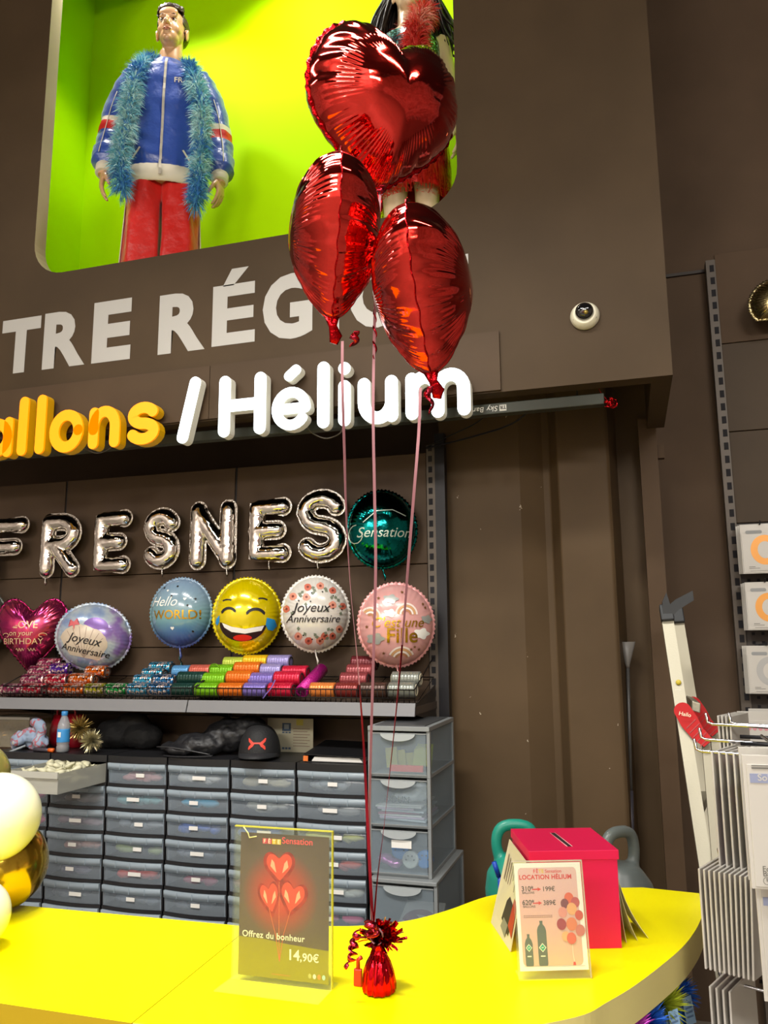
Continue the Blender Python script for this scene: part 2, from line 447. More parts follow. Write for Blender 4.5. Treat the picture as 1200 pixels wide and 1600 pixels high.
# return of the fascia towards the back, over the post
POSTB = painted('post_brown_paint', '574534', rough=.55)
b = MB().box(.132, .205, YF + TH, 3.63, ZB, 6.0); struct('trim_1', b, BROWN)
b = MB().box(.094, .17, 3.63, 3.70, 0, 2.62); struct('trim_2', b, POSTB)       # square post
b = MB().box(.172, .20, 3.66, 3.70, 2.44, 2.50); struct('trim_3', b, DARKB)
# display box interior
X0, X1, YB, Z0, Z1 = -2.97, -.42, 3.64, 3.13, 5.75
struct('wall_display_back', MB().box(X0, X1, YB, YB + .03, Z0, Z1), LIME)
struct('wall_display_left', MB().box(X0 - .03, X0, YF + TH, YB, Z0, Z1), LIME)
struct('wall_display_right', MB().box(X1, X1 + .03, YF + TH, YB, Z0, Z1), LIME)
struct('floor_display', MB().box(X0, X1, YF + TH, YB, Z0 - .03, Z0), LIME)
struct('ceiling_display', MB().box(X0, X1, YF + TH, YB, Z1, Z1 + .03), LIME)
# dark hollow over the shelf bay
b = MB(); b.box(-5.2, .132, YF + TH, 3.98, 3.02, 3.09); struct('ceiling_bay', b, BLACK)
# wall at the very back
b = MB(); b.box(-5.3, 5.2, 4.0, 4.06, 0, 6.0); struct('wall_back', b, DARKB)
b = MB(); b.box(.0, .56, 3.985, 4.0, 3.44, 3.455); struct('trim_4', b, STEELD)
# ribbed sheet wall beside the shelves
prof = [(-.78, 3.53), (-.50, 3.53), (-.475, 3.535), (-.35, 3.6), (-.30, 3.6), (-.235, 3.5), (-.052, 3.5), (-.035, 3.515), (.0, 3.72), (.21, 3.72)]
prof = [(-.80, 3.53), (-.43, 3.53), (-.33, 3.585), (-.30, 3.585), (-.258, 3.5), (-.048, 3.5), (-.036, 3.512), (-.005, 3.74), (.165, 3.74)]
for nm_, pr_ in (('wall_ribbed', prof[:7]), ('wall_recess_side', prof[6:8]), ('wall_recess', prof[7:])):
    b = MB(); k = len(pr_)
    vs = [(x, y, 0) for x, y in pr_] + [(x, y, 3.02) for x, y in pr_] + [(x, y + .02, 0) for x, y in pr_] + [(x, y + .02, 3.02) for x, y in pr_]
    b.add(vs, [(i, i + 1, k + i + 1, k + i) for i in range(k - 1)] + [(2 * k + i, 3 * k + i, 3 * k + i + 1, 2 * k + i + 1) for i in range(k - 1)])
    struct(nm_, b, BROWN_CHIP, bevel=.006 if k > 2 else 0)
# floor, ceiling and the rest of the shop behind the viewer
FLOOR = ramp_mat('shop_floor_tiles', [(.3, '8d8478'), (.7, 'a39a8c')], scale=3, rough=.35)
b = MB().box(-7, 6, -7, 4.06, -.05, 0); struct('floor', b, FLOOR)
b = MB().box(-7, 6, -7, 4.06, 6.0, 6.08); struct('ceiling', b, mat('ceiling_dark', '3c3632', .9))
SHOP = ramp_mat('shop_far_wall', [(.30, '8a7c6c'), (.40, 'f0ebe2'), (.5, 'a08078'), (.58, 'f4f0e8'), (.70, 'a09488')], source='noise', scale=1.6, rough=.7, detail=5)
b = MB().box(-7, 6, -7.06, -7, 0, 6); struct('wall_rear', b, SHOP)
b = MB().box(-7.06, -7, -7, 4.06, 0, 6); struct('wall_left', b, SHOP)
b = MB().box(6, 6.06, -7, 4.06, 0, 6); struct('wall_right', b, SHOP)
# ================================================================== counter (big things first)
YEL = mat('yellow_laminate', 'fff200', .4, spec=.2)
YEDGE = mat('lit_edge_band', 'dccf86', .4); YEDGE2 = mat('mustard_edge_band', 'b89a08', .45)  # one yellow band; strong light on the right end is mixed into its paler copy
COUNTERB = mat('lilac_grey_board', '8d8196', .6)
ZC, TT = 1.0, .062
front = [(-2.6, 1.262)]
top_l = [(-2.6, 1.262), (-.832, 1.262)]
seamA, seamB = PZ(372, 1462, ZC), PZ(207, 1598, ZC)
edge_pts = [PZ(u, v, ZC) for u, v in ((1098, 1430), (1085, 1456), (1060, 1486), (1000, 1534), (950, 1565), (900, 1589))]
curve = smooth_path([(p.x, p.y, 0) for p in edge_pts] + [(-.25, 1.40, 0), (-.45, 1.322, 0), (-.65, 1.282, 0), (-.832, 1.262, 0)], 6)
back = smooth_path([(p.x, p.y, 0) for p in [PZ(372, 1446, ZC), PZ(500, 1447, ZC), PZ(570, 1446, ZC), PZ(640, 1438, ZC), PZ(700, 1422, ZC), PZ(760, 1401, ZC), PZ(830, 1388, ZC)]], 5)
sx = (seamA.x + seamB.x) / 2
t = thing('counter', 'bright yellow shop counter with rounded right end and edge tinted pale as lit', 'counter', (-.5, 1.6, 0))
rightpoly = [(q.x, q.y) for q in curve] + [(seamB.x, 1.262), (seamA.x, back[0].y)] + [(q.x, q.y) for q in back] + [(.0, 2.275), (.135, 2.262)]
# order: seam bottom -> curve reversed ... keep one loop
rightpoly = [(seamB.x + .0010, 1.262)] + [(q.x, q.y) for q in curve[::-1][1:]] + [(.135, 2.262), (.0, 2.275)] + [(q.x, q.y) for q in back[::-1]] + [(seamA.x + .0010, back[0].y)]
leftpoly = [(-2.6, 1.262), (seamB.x - .0010, 1.262), (seamA.x - .0010, back[0].y), (-1.44, 1.72), (-2.6, 1.70)]
fz = lambda x, y, d: Vector((x, y, d))
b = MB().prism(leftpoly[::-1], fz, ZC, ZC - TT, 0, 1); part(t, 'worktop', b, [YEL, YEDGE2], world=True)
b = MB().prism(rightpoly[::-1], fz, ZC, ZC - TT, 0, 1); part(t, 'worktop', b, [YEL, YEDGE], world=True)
# body below, set back under the top, with a display shelf under the rounded end
b = MB()
b.box(-2.5, -.42, 1.38, 1.40, .06, ZC - TT); b.box(-.44, -.42, 1.38, 1.84, .06, ZC - TT); b.box(-2.5, -.42, 1.40, 1.62, .0, .06)
part(t, 'body_panel', b, COUNTERB, world=True)
b = MB(); pc = PZ(1058, 1500, .94)
b.box(-.42, P(1072, 1530, 2.16).x, 2.16, 2.18, .0, .86); b.box(-.42, P(1072, 1530, 2.16).x, 2.16, 2.18, .862, ZC - TT)
part(t, 'back_board', b, COUNTERB, world=True)
b = MB(); b.box(-.42, P(1072, 1530, 2.16).x, 1.58, 2.16, .80, .82); part(t, 'display_shelf', b, COUNTERB, world=True)

# ================================================================== shelf bays behind the counter
PANEL = painted('shelf_back_panel', '554537', 'c9c0b2', rough=.5, chips=.012, cscale=5.)
GREYS = mat('grey_shelf_metal', '9d9894', .4, .2); BLACKM = mat('black_metal', '17161a', .45, .3)
YS = 3.46
Xr, Xs2, Xs1 = -.842, -.525 * YS, -.814 * YS
xs = [Xs1 - 1.0, Xs1, Xs2, Xr]
zt = 2.50
for i in range(3):
    t = thing('shelf_bay', ['dark brown gondola bay at the far left of the ribbon shelf', 'dark brown gondola bay behind the first silver letters', 'dark brown gondola bay ending at the slotted post'][i],
              'shelving', ((xs[i] + xs[i + 1]) / 2, YS, 0), group='gondola bays behind the counter')
    zr = [0.02, .62, 1.30, 1.62, 1.985, zt]
    for j in range(len(zr) - 1):
        b = MB().box(xs[i] + .006, xs[i + 1] - .006, YS, YS + .018, zr[j] + .002, zr[j + 1] - .002)
        part(t, 'back_panel', b, PANEL, world=True, bevel=.002)
    b = MB().box(xs[i] - .004, xs[i] + .004, YS + .004, YS + .03, 0, zt); part(t, 'upright', b, BLACKM, world=True)
    if i == 2:
        b = MB().box(Xr, Xr + .04, YS - .015, YS + .03, 0, zt + .03, 0)
        z = .1
        while z < zt:
            b.box(Xr + .009, Xr + .027, YS - .0165, YS - .014, z, z + .028, 1); z += .05
        part(t, 'slotted_post', b, [mat('post_grey_brown', '5c534a', .5, .2), BLACK], world=True)
        b = MB().box(Xr + .04, Xr + .085, YS - .02, YS + .03, 0, zt + .08); part(t, 'post_cover', b, BLACKM, world=True)
    # the shelf of the bay
    ZL = 1.352
    x0, x1 = xs[i] + .003, (xs[i + 1] - .003 if i < 2 else Xr + .03)
    b = MB().box(x0, x1, 3.075, YS, ZL, ZL + .03); part(t, 'shelf', b, mat('shelf_brown', '4d423a', .5), world=True)
    b = MB(); b.add([(x0, 3.06, ZL - .004), (x1, 3.06, ZL - .004), (x1, 3.075, ZL + .045), (x0, 3.075, ZL + .045), (x0, 3.078, ZL - .004), (x1, 3.078, ZL - .004), (x1, 3.085, ZL + .045), (x0, 3.085, ZL + .045)],
          [(0, 1, 2, 3), (5, 4, 7, 6), (3, 2, 6, 7), (1, 0, 4, 5), (0, 3, 7, 4), (1, 5, 6, 2)])
    part(t, 'price_rail', b, mat('price_rail_grey', '7c7c7f', .4), world=True)
    # sloping bracket at the side
    b = MB().add([(x1 - .010, 3.09, ZL), (x1 - .010, YS - .004, ZL - .06), (x1 - .010, YS - .004, ZL + .1), (x1 - .010, 3.09, ZL + .03), (x1 - .005, 3.09, ZL), (x1 - .005, YS - .004, ZL - .06), (x1 - .005, YS - .004, ZL + .1), (x1 - .005, 3.09, ZL + .03)],
          [(0, 1, 2, 3), (7, 6, 5, 4), (0, 3, 7, 4), (1, 5, 6, 2), (3, 2, 6, 7), (0, 4, 5, 1)])
    part(t, 'bracket', b, STEELD, world=True)
# wire baskets holding the ribbon rolls
WIRE = mat('black_wire', '17120f', .4, .6)
seamx = P(300, 1090, 3.07).x
def basket(x0, x1, label):
    z0, z1, y0, y1 = 1.384, 1.45, 3.092, 3.42
    t = thing('wire_basket', label, 'basket', ((x0 + x1) / 2, 3.2, z0), group='wire baskets on the ribbon shelf')
    b = MB(); n = int((x1 - x0) / .022)
    for z in (z0 + .003, z0 + .03, z1 - .003): b.tube([(x0, y0, z), (x1, y0, z)], .0027, 5)
    b.tube([(x0, y0, z1), (x0, y1, z1 + .12)], .0027, 5); b.tube([(x1, y0, z1), (x1, y1, z1 + .12)], .0027, 5)
    for i in range(n + 1):
        x = x0 + (x1 - x0) * i / n; b.tube([(x, y0, z1 - .003), (x, y0, z0 + .003)], .0018, 4)
    part(t, 'front_grid', b, WIRE, world=True)
    b = MB(); n = 9
    for i in range(n + 1):
        x = x0 + (x1 - x0) * i / n; b.tube([(x, y0, z0 + .003), (x, y1, z0 + .10)], .0018, 4)
    b.tube([(x0, y1, z0 + .10), (x1, y1, z0 + .10)], .0027, 5)
    part(t, 'sloping_floor', b, WIRE, world=True)
x_l = P(4, 1080, 3.09).x
basket(x_l, seamx - .004, 'black wire basket of holographic ribbon on the left shelf')
basket(seamx + .004, P(648, 1090, 3.09).x, 'black wire basket of plain satin ribbon on the right shelf')

# ================================================================== fascia: boards, letters, camera, light bar
BOARD = painted('sign_board_brown', '4c3d2e', rough=.55)
b = MB().box(-5.0, P(330, 590, YF).x - .0015, YF - .012, YF, 2.576, 2.812); solo('sign_board', 'long brown board behind the orange lit letters', 'sign board', b, BOARD, (-3, YF - .006, 2.576), 'brown boards along the fascia')
b = MB().box(P(330, 590, YF).x + .0015, -.411, YF - .012, YF, 2.576, 2.812); solo('sign_board', 'shorter brown board behind the white lit letters', 'sign board', b, BOARD, (-1, YF - .006, 2.576), 'brown boards along the fascia')
VINYL = mat('pale_grey_vinyl', 'b0ada8', .5)
def wall_letter(ch, u0, u1, vb, vt, label):
    p0, p1 = P(u0, vb, YF), P(u1, vb, YF); h = P((u0 + u1) / 2, vt, YF).z - P((u0 + u1) / 2, vb, YF).z
    vs, fs = text_geo(ch, 1, .045 if ch != 'É' else .03, 'LEFT'); bx0, bx1 = min(v[0] for v in vs), max(v[0] for v in vs)
    by0 = min(v[1] for v in vs if True); by1 = max(v[1] for v in vs)
    sx_ = (p1.x - p0.x) / (bx1 - bx0); capb, capt = (0, .73)
    sz_ = h / .735
    zb = 2.912
    b = MB(); z_ = zb
    b.add([(p0.x + (x - bx0) * sx_, YF - .0015, z_ + y * sz_) for x, y in vs], fs, 0)
    solo('wall_letter', label, 'letter', b, VINYL, (p0.x, YF - .001, z_), 'pale grey letters on the fascia')
for ch, u0, u1, vb, vt, lab in (('T', 0, 60, 572, 492, 'pale grey capital T at the left edge of the fascia wording'),
                                ('R', 66, 132, 568, 485, 'pale grey capital R just right of the T on the fascia'),
                                ('E', 143, 203, 562, 472, 'pale grey unaccented capital E on the fascia'),
                                ('R', 247, 320, 540, 452, 'pale grey capital R left of the accented E on the fascia'),
                                ('É', 331, 398, 533, 440, 'pale grey accented capital E on the fascia'),
                                ('G', 410, 488, 525, 430, 'pale grey capital G partly behind left heart balloon'),
                                ('I', 515, 530, 515, 420, 'pale grey capital I hidden behind the left heart balloon'),
                                ('O', 546, 636, 505, 410, 'pale grey capital O between the two lower heart balloons'),
                                ('N', 656, 734, 490, 400, 'pale grey capital N mostly behind the right heart balloon')):
    wall_letter(ch, u0, u1, vb, vt, lab)

# lit channel letters: rounded strokes standing off the board
YL, DL, RW = 2.815, .05, .0245
LITW = mat('lit_white_face', 'f4fbff', .4, emit='e4f6ff', es=2.2); LITO = mat('lit_orange_face', 'ff9a00', .4, emit='ff8a00', es=.8)
SIDEW = mat('white_letter_return', 'd9d6c8', .4, emit='fff2d8', es=.12); SIDEO = mat('orange_letter_return', 'b98a00', .4, emit='c89000', es=.25)
ZB_, HX, HC = P(345, 683, 2.815).z + .0245, .137, .212    # baseline, x-height and cap height of the stroke centre lines
def lit(name_label, u0, u1, strokes, face, side, RW=RW):
    x0 = P(u0, 660, YL).x + RW; x1 = P(u1, 640, YL).x - RW; W = max(x1 - x0, 1e-4)
    t = thing('lit_letter', name_label, 'lit letter', ((x0 + x1) / 2, YL + DL, ZB_), group='illuminated letters of the sign')
    for nm, ss in strokes:
        b = MB()
        for s in ss: b.stroke([(x0 + x * W, ZB_ + z) for x, z in s], RW, lambda x, z, d: Vector((x, YL + d, z)), 0, .008, 0, 0)
        part(t, nm, b, face, world=True)
        b = MB()
        for s in ss: b.stroke([(x0 + x * W, ZB_ + z) for x, z in s], RW * 1.03, lambda x, z, d: Vector((x, YL + d, z)), .0085, DL, 0, 0)
        part(t, 'letter_return', b, side, world=True)
    return t
def U(pts): return [(x, z) for x, z in pts]
aS = [arc(.5, HX / 2, .5, HX / 2, 0, 360, 24), [(1, HX), (1, 0)]]
lS = [[(.5, 0), (.5, HC + .012)]]
oS = [arc(.5, HX / 2, .5, HX / 2 + .004, 0, 360, 26)]
nS = [[(0, 0), (0, HX)], [(0, HX * .45)] + arc(.5, HX * .52, .5, HX * .5, 180, 0, 14) + [(1, 0)]]
sS = [arc(.5, HX * .76, .46, HX * .25, 25, 180, 10) + arc(.5, HX * .76, .46, HX * .26, 190, 270, 6) + arc(.5, HX * .25, .5, HX * .25, 85, -155, 14)]
slS = [[(0, -.01), (1, HC + .012)]]
HS = [[(0, 0), (0, HC)], [(1, 0), (1, HC)], [(0, HC * .5), (1, HC * .5)]]
eS = [[(.04, HX * .5), (1, HX * .5)] , arc(.5, HX / 2, .5, HX / 2, 0, 322, 24)]
iS = [[(.5, 0), (.5, HX)]]
uS = [[(0, HX)] + arc(.5, HX * .45, .5, HX * .48, 180, 360, 14), [(1, HX), (1, 0)]]
mS = [[(0, 0), (0, HX)], [(0, HX * .5)] + arc(.25, HX * .62, .25, HX * .4, 180, 0, 12) + [(.5, 0)], [(.5, HX * .5)] + arc(.75, HX * .62, .25, HX * .4, 180, 0, 12) + [(1, 0)]]
lit('orange lit letter a cut by the left picture edge', -36, 22, [('letter_face', aS)], LITO, SIDEO)
lit('orange lit letter l just right of the a', 27, 46, [('letter_face', lS)], LITO, SIDEO)
lit('orange lit letter l just left of the o', 54, 74, [('letter_face', lS)], LITO, SIDEO)
lit('orange lit ring shaped letter o', 78, 131, [('letter_face', oS)], LITO, SIDEO)
lit('orange lit letter n with its arch', 139, 188, [('letter_face', nS)], LITO, SIDEO)
lit('orange lit letter s at the end of the orange word', 198, 249, [('letter_face', sS)], LITO, SIDEO)
lit('white lit slanting slash between the two words', 277, 311, [('letter_face', slS)], LITW, SIDEW)
lit('white lit capital H of the sign', 341, 414, [('letter_face', HS)], LITW, SIDEW)
lit('white lit letter e carrying an accent', 424, 484, [('letter_face', eS), ('accent', [[(.42, HX + .068), (.66, HX + .092)]])], LITW, SIDEW, .0205)
lit('white lit tall letter l of the sign', 494, 515, [('letter_face', lS)], LITW, SIDEW)
lit('white lit letter i with a round dot', 527, 548, [('letter_face', iS), ('dot', [[(.5, HX + .074), (.5, HX + .0745)]])], LITW, SIDEW)
lit('white lit letter u of the sign', 559, 621, [('letter_face', uS)], LITW, SIDEW)
lit('white lit letter m behind the tail of a heart balloon', 634, 735, [('letter_face', mS)], LITW, SIDEW)

# dome camera
pc = P(914, 495, YF)
t = thing('dome_camera', 'small white dome security camera on the brown fascia', 'camera', pc)
b = MB().lathe([(.0, .0), (.067, .0), (.069, .012), (.060, .034), (.052, .046), (.047, .05), (.044, .048)], 40, (0, 0, 0), (0, -1, .0)); b.xf(Matrix.Scale(.78,4)); part(t, 'housing', b, mat('cream_plastic', 'e6e0c8', .35))
b = MB().lathe([(.044, .047), (.041, .062), (.033, .074), (.02, .082), (0, .085)], 32, (0, 0, .006), (0, -1, .0)); b.xf(Matrix.Scale(.78,4)); part(t, 'dome', b, mat('smoked_dome', '0c0c0e', .06, spec=.9, coat=.6))
b = MB(); b.lathe([(0, .0), (.011, 0), (.011, .004), (0, .004)], 16, (.008, -.079, -.01), (0, -1, -.2)); b.xf(Matrix.Scale(.78,4)); part(t, 'lens', b, mat('lens_gold', '8d7a3a', .2, .7))
for dx, dz in ((-.05, -.022), (.052, -.024)):
    b = MB().lathe([(0, 0), (.004, 0), (.004, .003), (0, .003)], 10, (dx, -.036, dz), (0, -1, 0)); b.xf(Matrix.Scale(.78, 4)); part(t, 'screw', b, mat('camera_grey', '8f8a7c', .5))

# LED light bar under the fascia edge, its wording upside down
bl, br = P(680, 648, 2.99), P(944, 616, 2.99)
t = thing('light_bar', 'long dark light bar hanging under the fascia edge', 'light bar', (-1.2, 3.0, 2.53))
b = MB().box(-3.6, br.x, 2.985, 3.03, 2.512, 2.556); part(t, 'housing', b, mat('bar_grey_green', '3c4038', .4, .4), world=True, bevel=.003)
b = MB(); W_ = mat('bar_print', 'e8e8e2', .5)
xe, zt_ = P(791, 627, 2.985).x, 2.547
b.text('Sky Bar Led', (P(778, 628, 2.985).x, 2.984, zt_ - .004), (-1, 0, 0), (0, 0, -1), .030, 0, 0, .01, 'LEFT', .15, 1.08)
b.box(P(780, 627, 2.985).x, xe, 2.9838, 2.9846, zt_ - .026, zt_ - .001)
part(t, 'lettering', b, W_, world=True)
b = MB().text('TR', ((P(785.5, 627, 2.985).x), 2.9834, zt_ - .005), (-1, 0, 0), (0, 0, -1), .02, 0, 0, .02); part(t, 'emblem', b, BLACK, world=True)
b = MB().tube([(br.x - .1, 3.0, 2.556), (br.x - .1, 3.0, ZB + .2)], .004, 6); part(t, 'hanger', b, BLACKM, world=True)
# drooping cables
b = MB().tube(smooth_path([P(836, 633, 3.02), P(800, 662, 3.1), P(740, 682, 3.25), P(672, 699, 3.4), P(668, 700, 3.43)], 6), .004, 6)
b.tube(smooth_path([P(770, 640, 3.02), P(742, 662, 3.15), P(700, 682, 3.3), P(666, 699, 3.42)], 6), .003, 6)
solo('cable', 'black cable drooping from the light bar to the slotted post', 'cable', b, BLACKM, P(740, 672, 3.2))
b = MB().tube(smooth_path([P(480, 668, 2.93), P(490, 678, 2.95), P(510, 685, 2.96), P(530, 678, 2.95), P(536, 668, 2.93)], 6), .003, 6)
solo('cable', 'thin cable loop hanging below the white letters l and i', 'cable', b, mat('grey_cable', '5a544c', .5), P(510, 680, 2.95))
b = MB().tube(smooth_path([P(130, 700, 2.93), P(150, 708, 2.95), P(170, 702, 2.95), P(186, 685, 2.93)], 6), .0025, 6)
solo('cable', 'thin cable loop hanging below the orange letter n', 'cable', b, mat('grey_cable', '5a544c', .5), P(160, 705, 2.95))
# red curled ribbon bit hanging under the fascia
b = MB(); p = [P(935, 606, 2.99), P(938, 612, 2.99), P(944, 620, 2.99), P(951, 628, 2.99)]
b.tube(smooth_path(p, 4), .004, 6, flat=.25)
RF = foil_mat('red_ribbon_foil', 'd8232c', .22, .1)
for k in range(9):
    a = k * .7; c = P(953 + 6 * math.cos(a * 2.3), 630 + 4 * math.sin(a * 3.1), 2.99)
    b.tube([c + Vector((.012 * math.cos(a + q), .012 * math.sin(q * 1.4), .009 * math.sin(a + q))) for q in [i * .6 for i in range(9)]], .0035, 5, flat=.25)
solo('ribbon_scrap', 'short curled red ribbon hanging under the fascia corner', 'ribbon', b, RF, P(944, 620, 2.99))
# ================================================================== foil balloons on the back panel
CHROME = foil_mat('silver_foil', 'f4f0ea', .07, .06, 22)
SEAM = foil_mat('silver_foil_seam', 'cfcac2', .2, .5, 90)
YB_ = 3.385
def letter_balloon(ch, u0, u1, vt, vb, strokes, label, tail, rw=.040):
    a, c = P(u0, (vt + vb) / 2, YB_), P(u1, (vt + vb) / 2, YB_); zt_, zb_ = P((u0 + u1) / 2, vt, YB_).z, P((u0 + u1) / 2, vb, YB_).z
    x0, W = a.x + rw + .006, c.x - a.x - 2 * rw - .012; z0, H = zb_ + rw + .006, zt_ - zb_ - 2 * rw - .012
    t = thing('letter_balloon', label, 'foil balloon', ((a.x + c.x) / 2, YB_, zb_), group='silver letter balloons on the back panel')
    m = MB()
    for s in strokes:
        pts = [(x0 + x * W, YB_, z0 + z * H) for x, z in s]
        dense_p = []
        for i in range(len(pts) - 1):
            p, q = Vector(pts[i]), Vector(pts[i + 1]); k = max(1, int((q - p).length / .012))
            dense_p += [p.lerp(q, j / k) for j in range(k)]
        dense_p.append(Vector(pts[-1]))
        m.tube(dense_p, [rw * (1 + .02 * math.sin(i * .55)) for i in range(len(dense_p))], 16, ref=(0, 1, 0), flat=.92, round_ends=True)
    r = remesh(m, .0055, 5)
    for i in range(len(r.v)):
        v = r.v[i]; n_ = r.nor[i]; edge = 1 - abs(n_.y)
        w_ = noise.noise(v * 55) * .0022 + noise.noise(Vector((v.x * 20, v.y * 6, v.z * 60))) * .0013
        r.v[i] = v + n_ * (w_ * (.35 + edge))
    part(t, 'foil_body', r, CHROME, world=True)
    b = MB()
    for s in strokes: b.stroke([(x0 + x * W, z0 + z * H) for x, z in s], rw * 1.17, XZ(YB_), -.0012, .0012)
    part(t, 'seam_flange', b, SEAM, world=True)
    if tail:
        px, pz = x0 + tail[0] * W, z0 + tail[1] * H
        b = MB().tube([(px, YB_, pz + .006 - rw), (px, YB_ - .003, pz - rw - .012), (px + .006, YB_ - .006, pz - rw - .03), (px + .002, YB_ - .004, pz - rw - .042)], [.012, .007, .012, .004], 8, flat=.45)
        part(t, 'filling_neck', b, SEAM, world=True)
F_ = [[(0, 0), (0, 1), (1, 1)], [(0, .52), (.8, .52)]]
R_ = [[(0, 0), (0, 1)], [(0, 1), (.4, 1)] + arc(.5, .76, .5, .24, 90, -90, 10) + [(.1, .52)], [(.35, .5), (1, 0)]]
E_ = [[(1, 1), (0, 1), (0, 0), (1, 0)], [(0, .5), (.8, .5)]]
S_ = [arc(.5, .76, .5, .24, 20, 180, 9) + arc(.5, .76, .46, .25, 195, 270, 5) + arc(.5, .25, .5, .25, 85, -150, 12)]
N_ = [[(0, 0), (0, 1)], [(1, 0), (1, 1)], [(0, .95), (1, .05)]]
for a in (('F', -22, 44, 808, 905, F_, 'silver foil letter F cut by the left picture edge', (0, 0)),
          ('R', 64, 127, 802, 903, R_, 'silver foil letter R right of the F', (.0, 0)),
          ('E', 147, 206, 797, 897, E_, 'silver foil letter E between the R and the first S', None),
          ('S', 224, 282, 793, 890, S_, 'silver foil letter S left of the N', (.6, 0)),
          ('N', 297, 370, 782, 890, N_, 'silver foil letter N above the laughing face balloon', (1, 0)),
          ('E', 388, 456, 778, 880, E_, 'silver foil letter E between the N and the last S', (.5, 0)),
          ('S', 463, 542, 764, 880, S_, 'silver foil letter S beside the teal round balloon', (.4, 0))):
    letter_balloon(*a)

def foil_shape(outline, T, nr=26, nt=240, pleats=46, amp=.06, ex=2.3, q=.62, crimp=.012, fine=0, famp=0., s0=.45):
    """inflated two-sheet foil balloon in its own x-z plane: outline(t) -> (x, z), t in 0..1; returns builder and half-thickness"""
    b = MB(); o = [outline(i / nt) for i in range(nt)]
    rings = []
    for side in (-1, 1):
        vs = [(0, side * T, 0)]
        for k in range(1, nr + 1):
            rho = (k / nr) ** .8
            for j in range(nt):
                a = j / nt; x, z = o[j]
                ss = max(0., (rho - s0) / (1 - s0)); wv = math.cos(2 * PI * pleats * a + 1.3 * math.sin(9 * a * PI)) * (.35 + .65 * abs(noise.noise(Vector((math.cos(2 * PI * a) * 2.5, math.sin(2 * PI * a) * 2.5, pleats * .1 + side)))) * 2)
                h = T * (1 - rho ** ex) ** q * (1 + amp * wv * ss * ss * 1.6 + (famp * math.cos(2 * PI * fine * a) * max(0, noise.noise(Vector((math.cos(2 * PI * a) * 3, math.sin(2 * PI * a) * 3, rho * 4 + side))) + .25) * min(1, ss * 2.2) if fine else 0)) if rho < 1 else 0
                c = rho * (1 + crimp * wv * ss * ss)
                vs.append((x * c, side * h, z * c))
        fs = [(0, 1 + j, 1 + (j + 1) % nt) if side > 0 else (0, 1 + (j + 1) % nt, 1 + j) for j in range(nt)]
        for k in range(nr - 1):
            for j in range(nt):
                f = (1 + k * nt + j, 1 + (k + 1) * nt + j, 1 + (k + 1) * nt + (j + 1) % nt, 1 + k * nt + (j + 1) % nt)
                fs.append(f if side > 0 else f[::-1])
        b.add(vs, fs, 0, True)
    return b
def flange(outline, nt=240, wide=.009, pleats=60, th=.0012):
    b = MB(); vs = []
    for dy in (-th, th):
        for sc_ in (.985, 1.):
            for j in range(nt):
                x, z = outline(j / nt); l = math.hypot(x, z); e = (wide * (1 + .35 * math.cos(2 * PI * pleats * j / nt)) if sc_ == 1. else 0)
                vs.append((x * sc_ + x / l * e, dy + .0015 * math.sin(2 * PI * pleats * .5 * j / nt), z * sc_ + z / l * e))
    fs = []
    for j in range(nt):
        k = (j + 1) % nt
        fs += [(j, k, nt + k, nt + j), (2 * nt + j, 3 * nt + j, 3 * nt + k, 2 * nt + k), (nt + j, nt + k, 3 * nt + k, 3 * nt + j)]
    return b.add(vs, fs, 0, True)
def blob(x, z, r, n=10, jit=.15, seed=0):
    rr = random.Random(seed); return [(x + r * (1 + rr.uniform(-jit, jit)) * math.cos(2 * PI * i / n), z + r * (1 + rr.uniform(-jit, jit)) * math.sin(2 * PI * i / n)) for i in range(n)]
def star(x, z, r, k=5, inner=.42, a0=90):
    return [(x + r * (1 if i % 2 == 0 else inner) * math.cos(math.radians(a0 + i * 180 / k)), z + r * (1 if i % 2 == 0 else inner) * math.sin(math.radians(a0 + i * 180 / k))) for i in range(2 * k)]
def band(pts, w):
    """2D polyline -> outline polygon of width w"""
    p = [Vector(q) for q in pts]; L_, R2 = [], []
    ww = w if hasattr(w, '__len__') else [w] * len(p)
    for i in range(len(p)):
        t = (p[min(i + 1, len(p) - 1)] - p[max(i - 1, 0)]).normalized(); nn = Vector((-t.y, t.x)) * ww[i] / 2
        L_.append(p[i] + nn); R2.append(p[i] - nn)
    vs = [(q.x, q.y) for q in L_] + [(q.x, q.y) for q in R2]; k = len(p)
    return vs, [(i, i + 1, k + i + 1, k + i) for i in range(k - 1)]
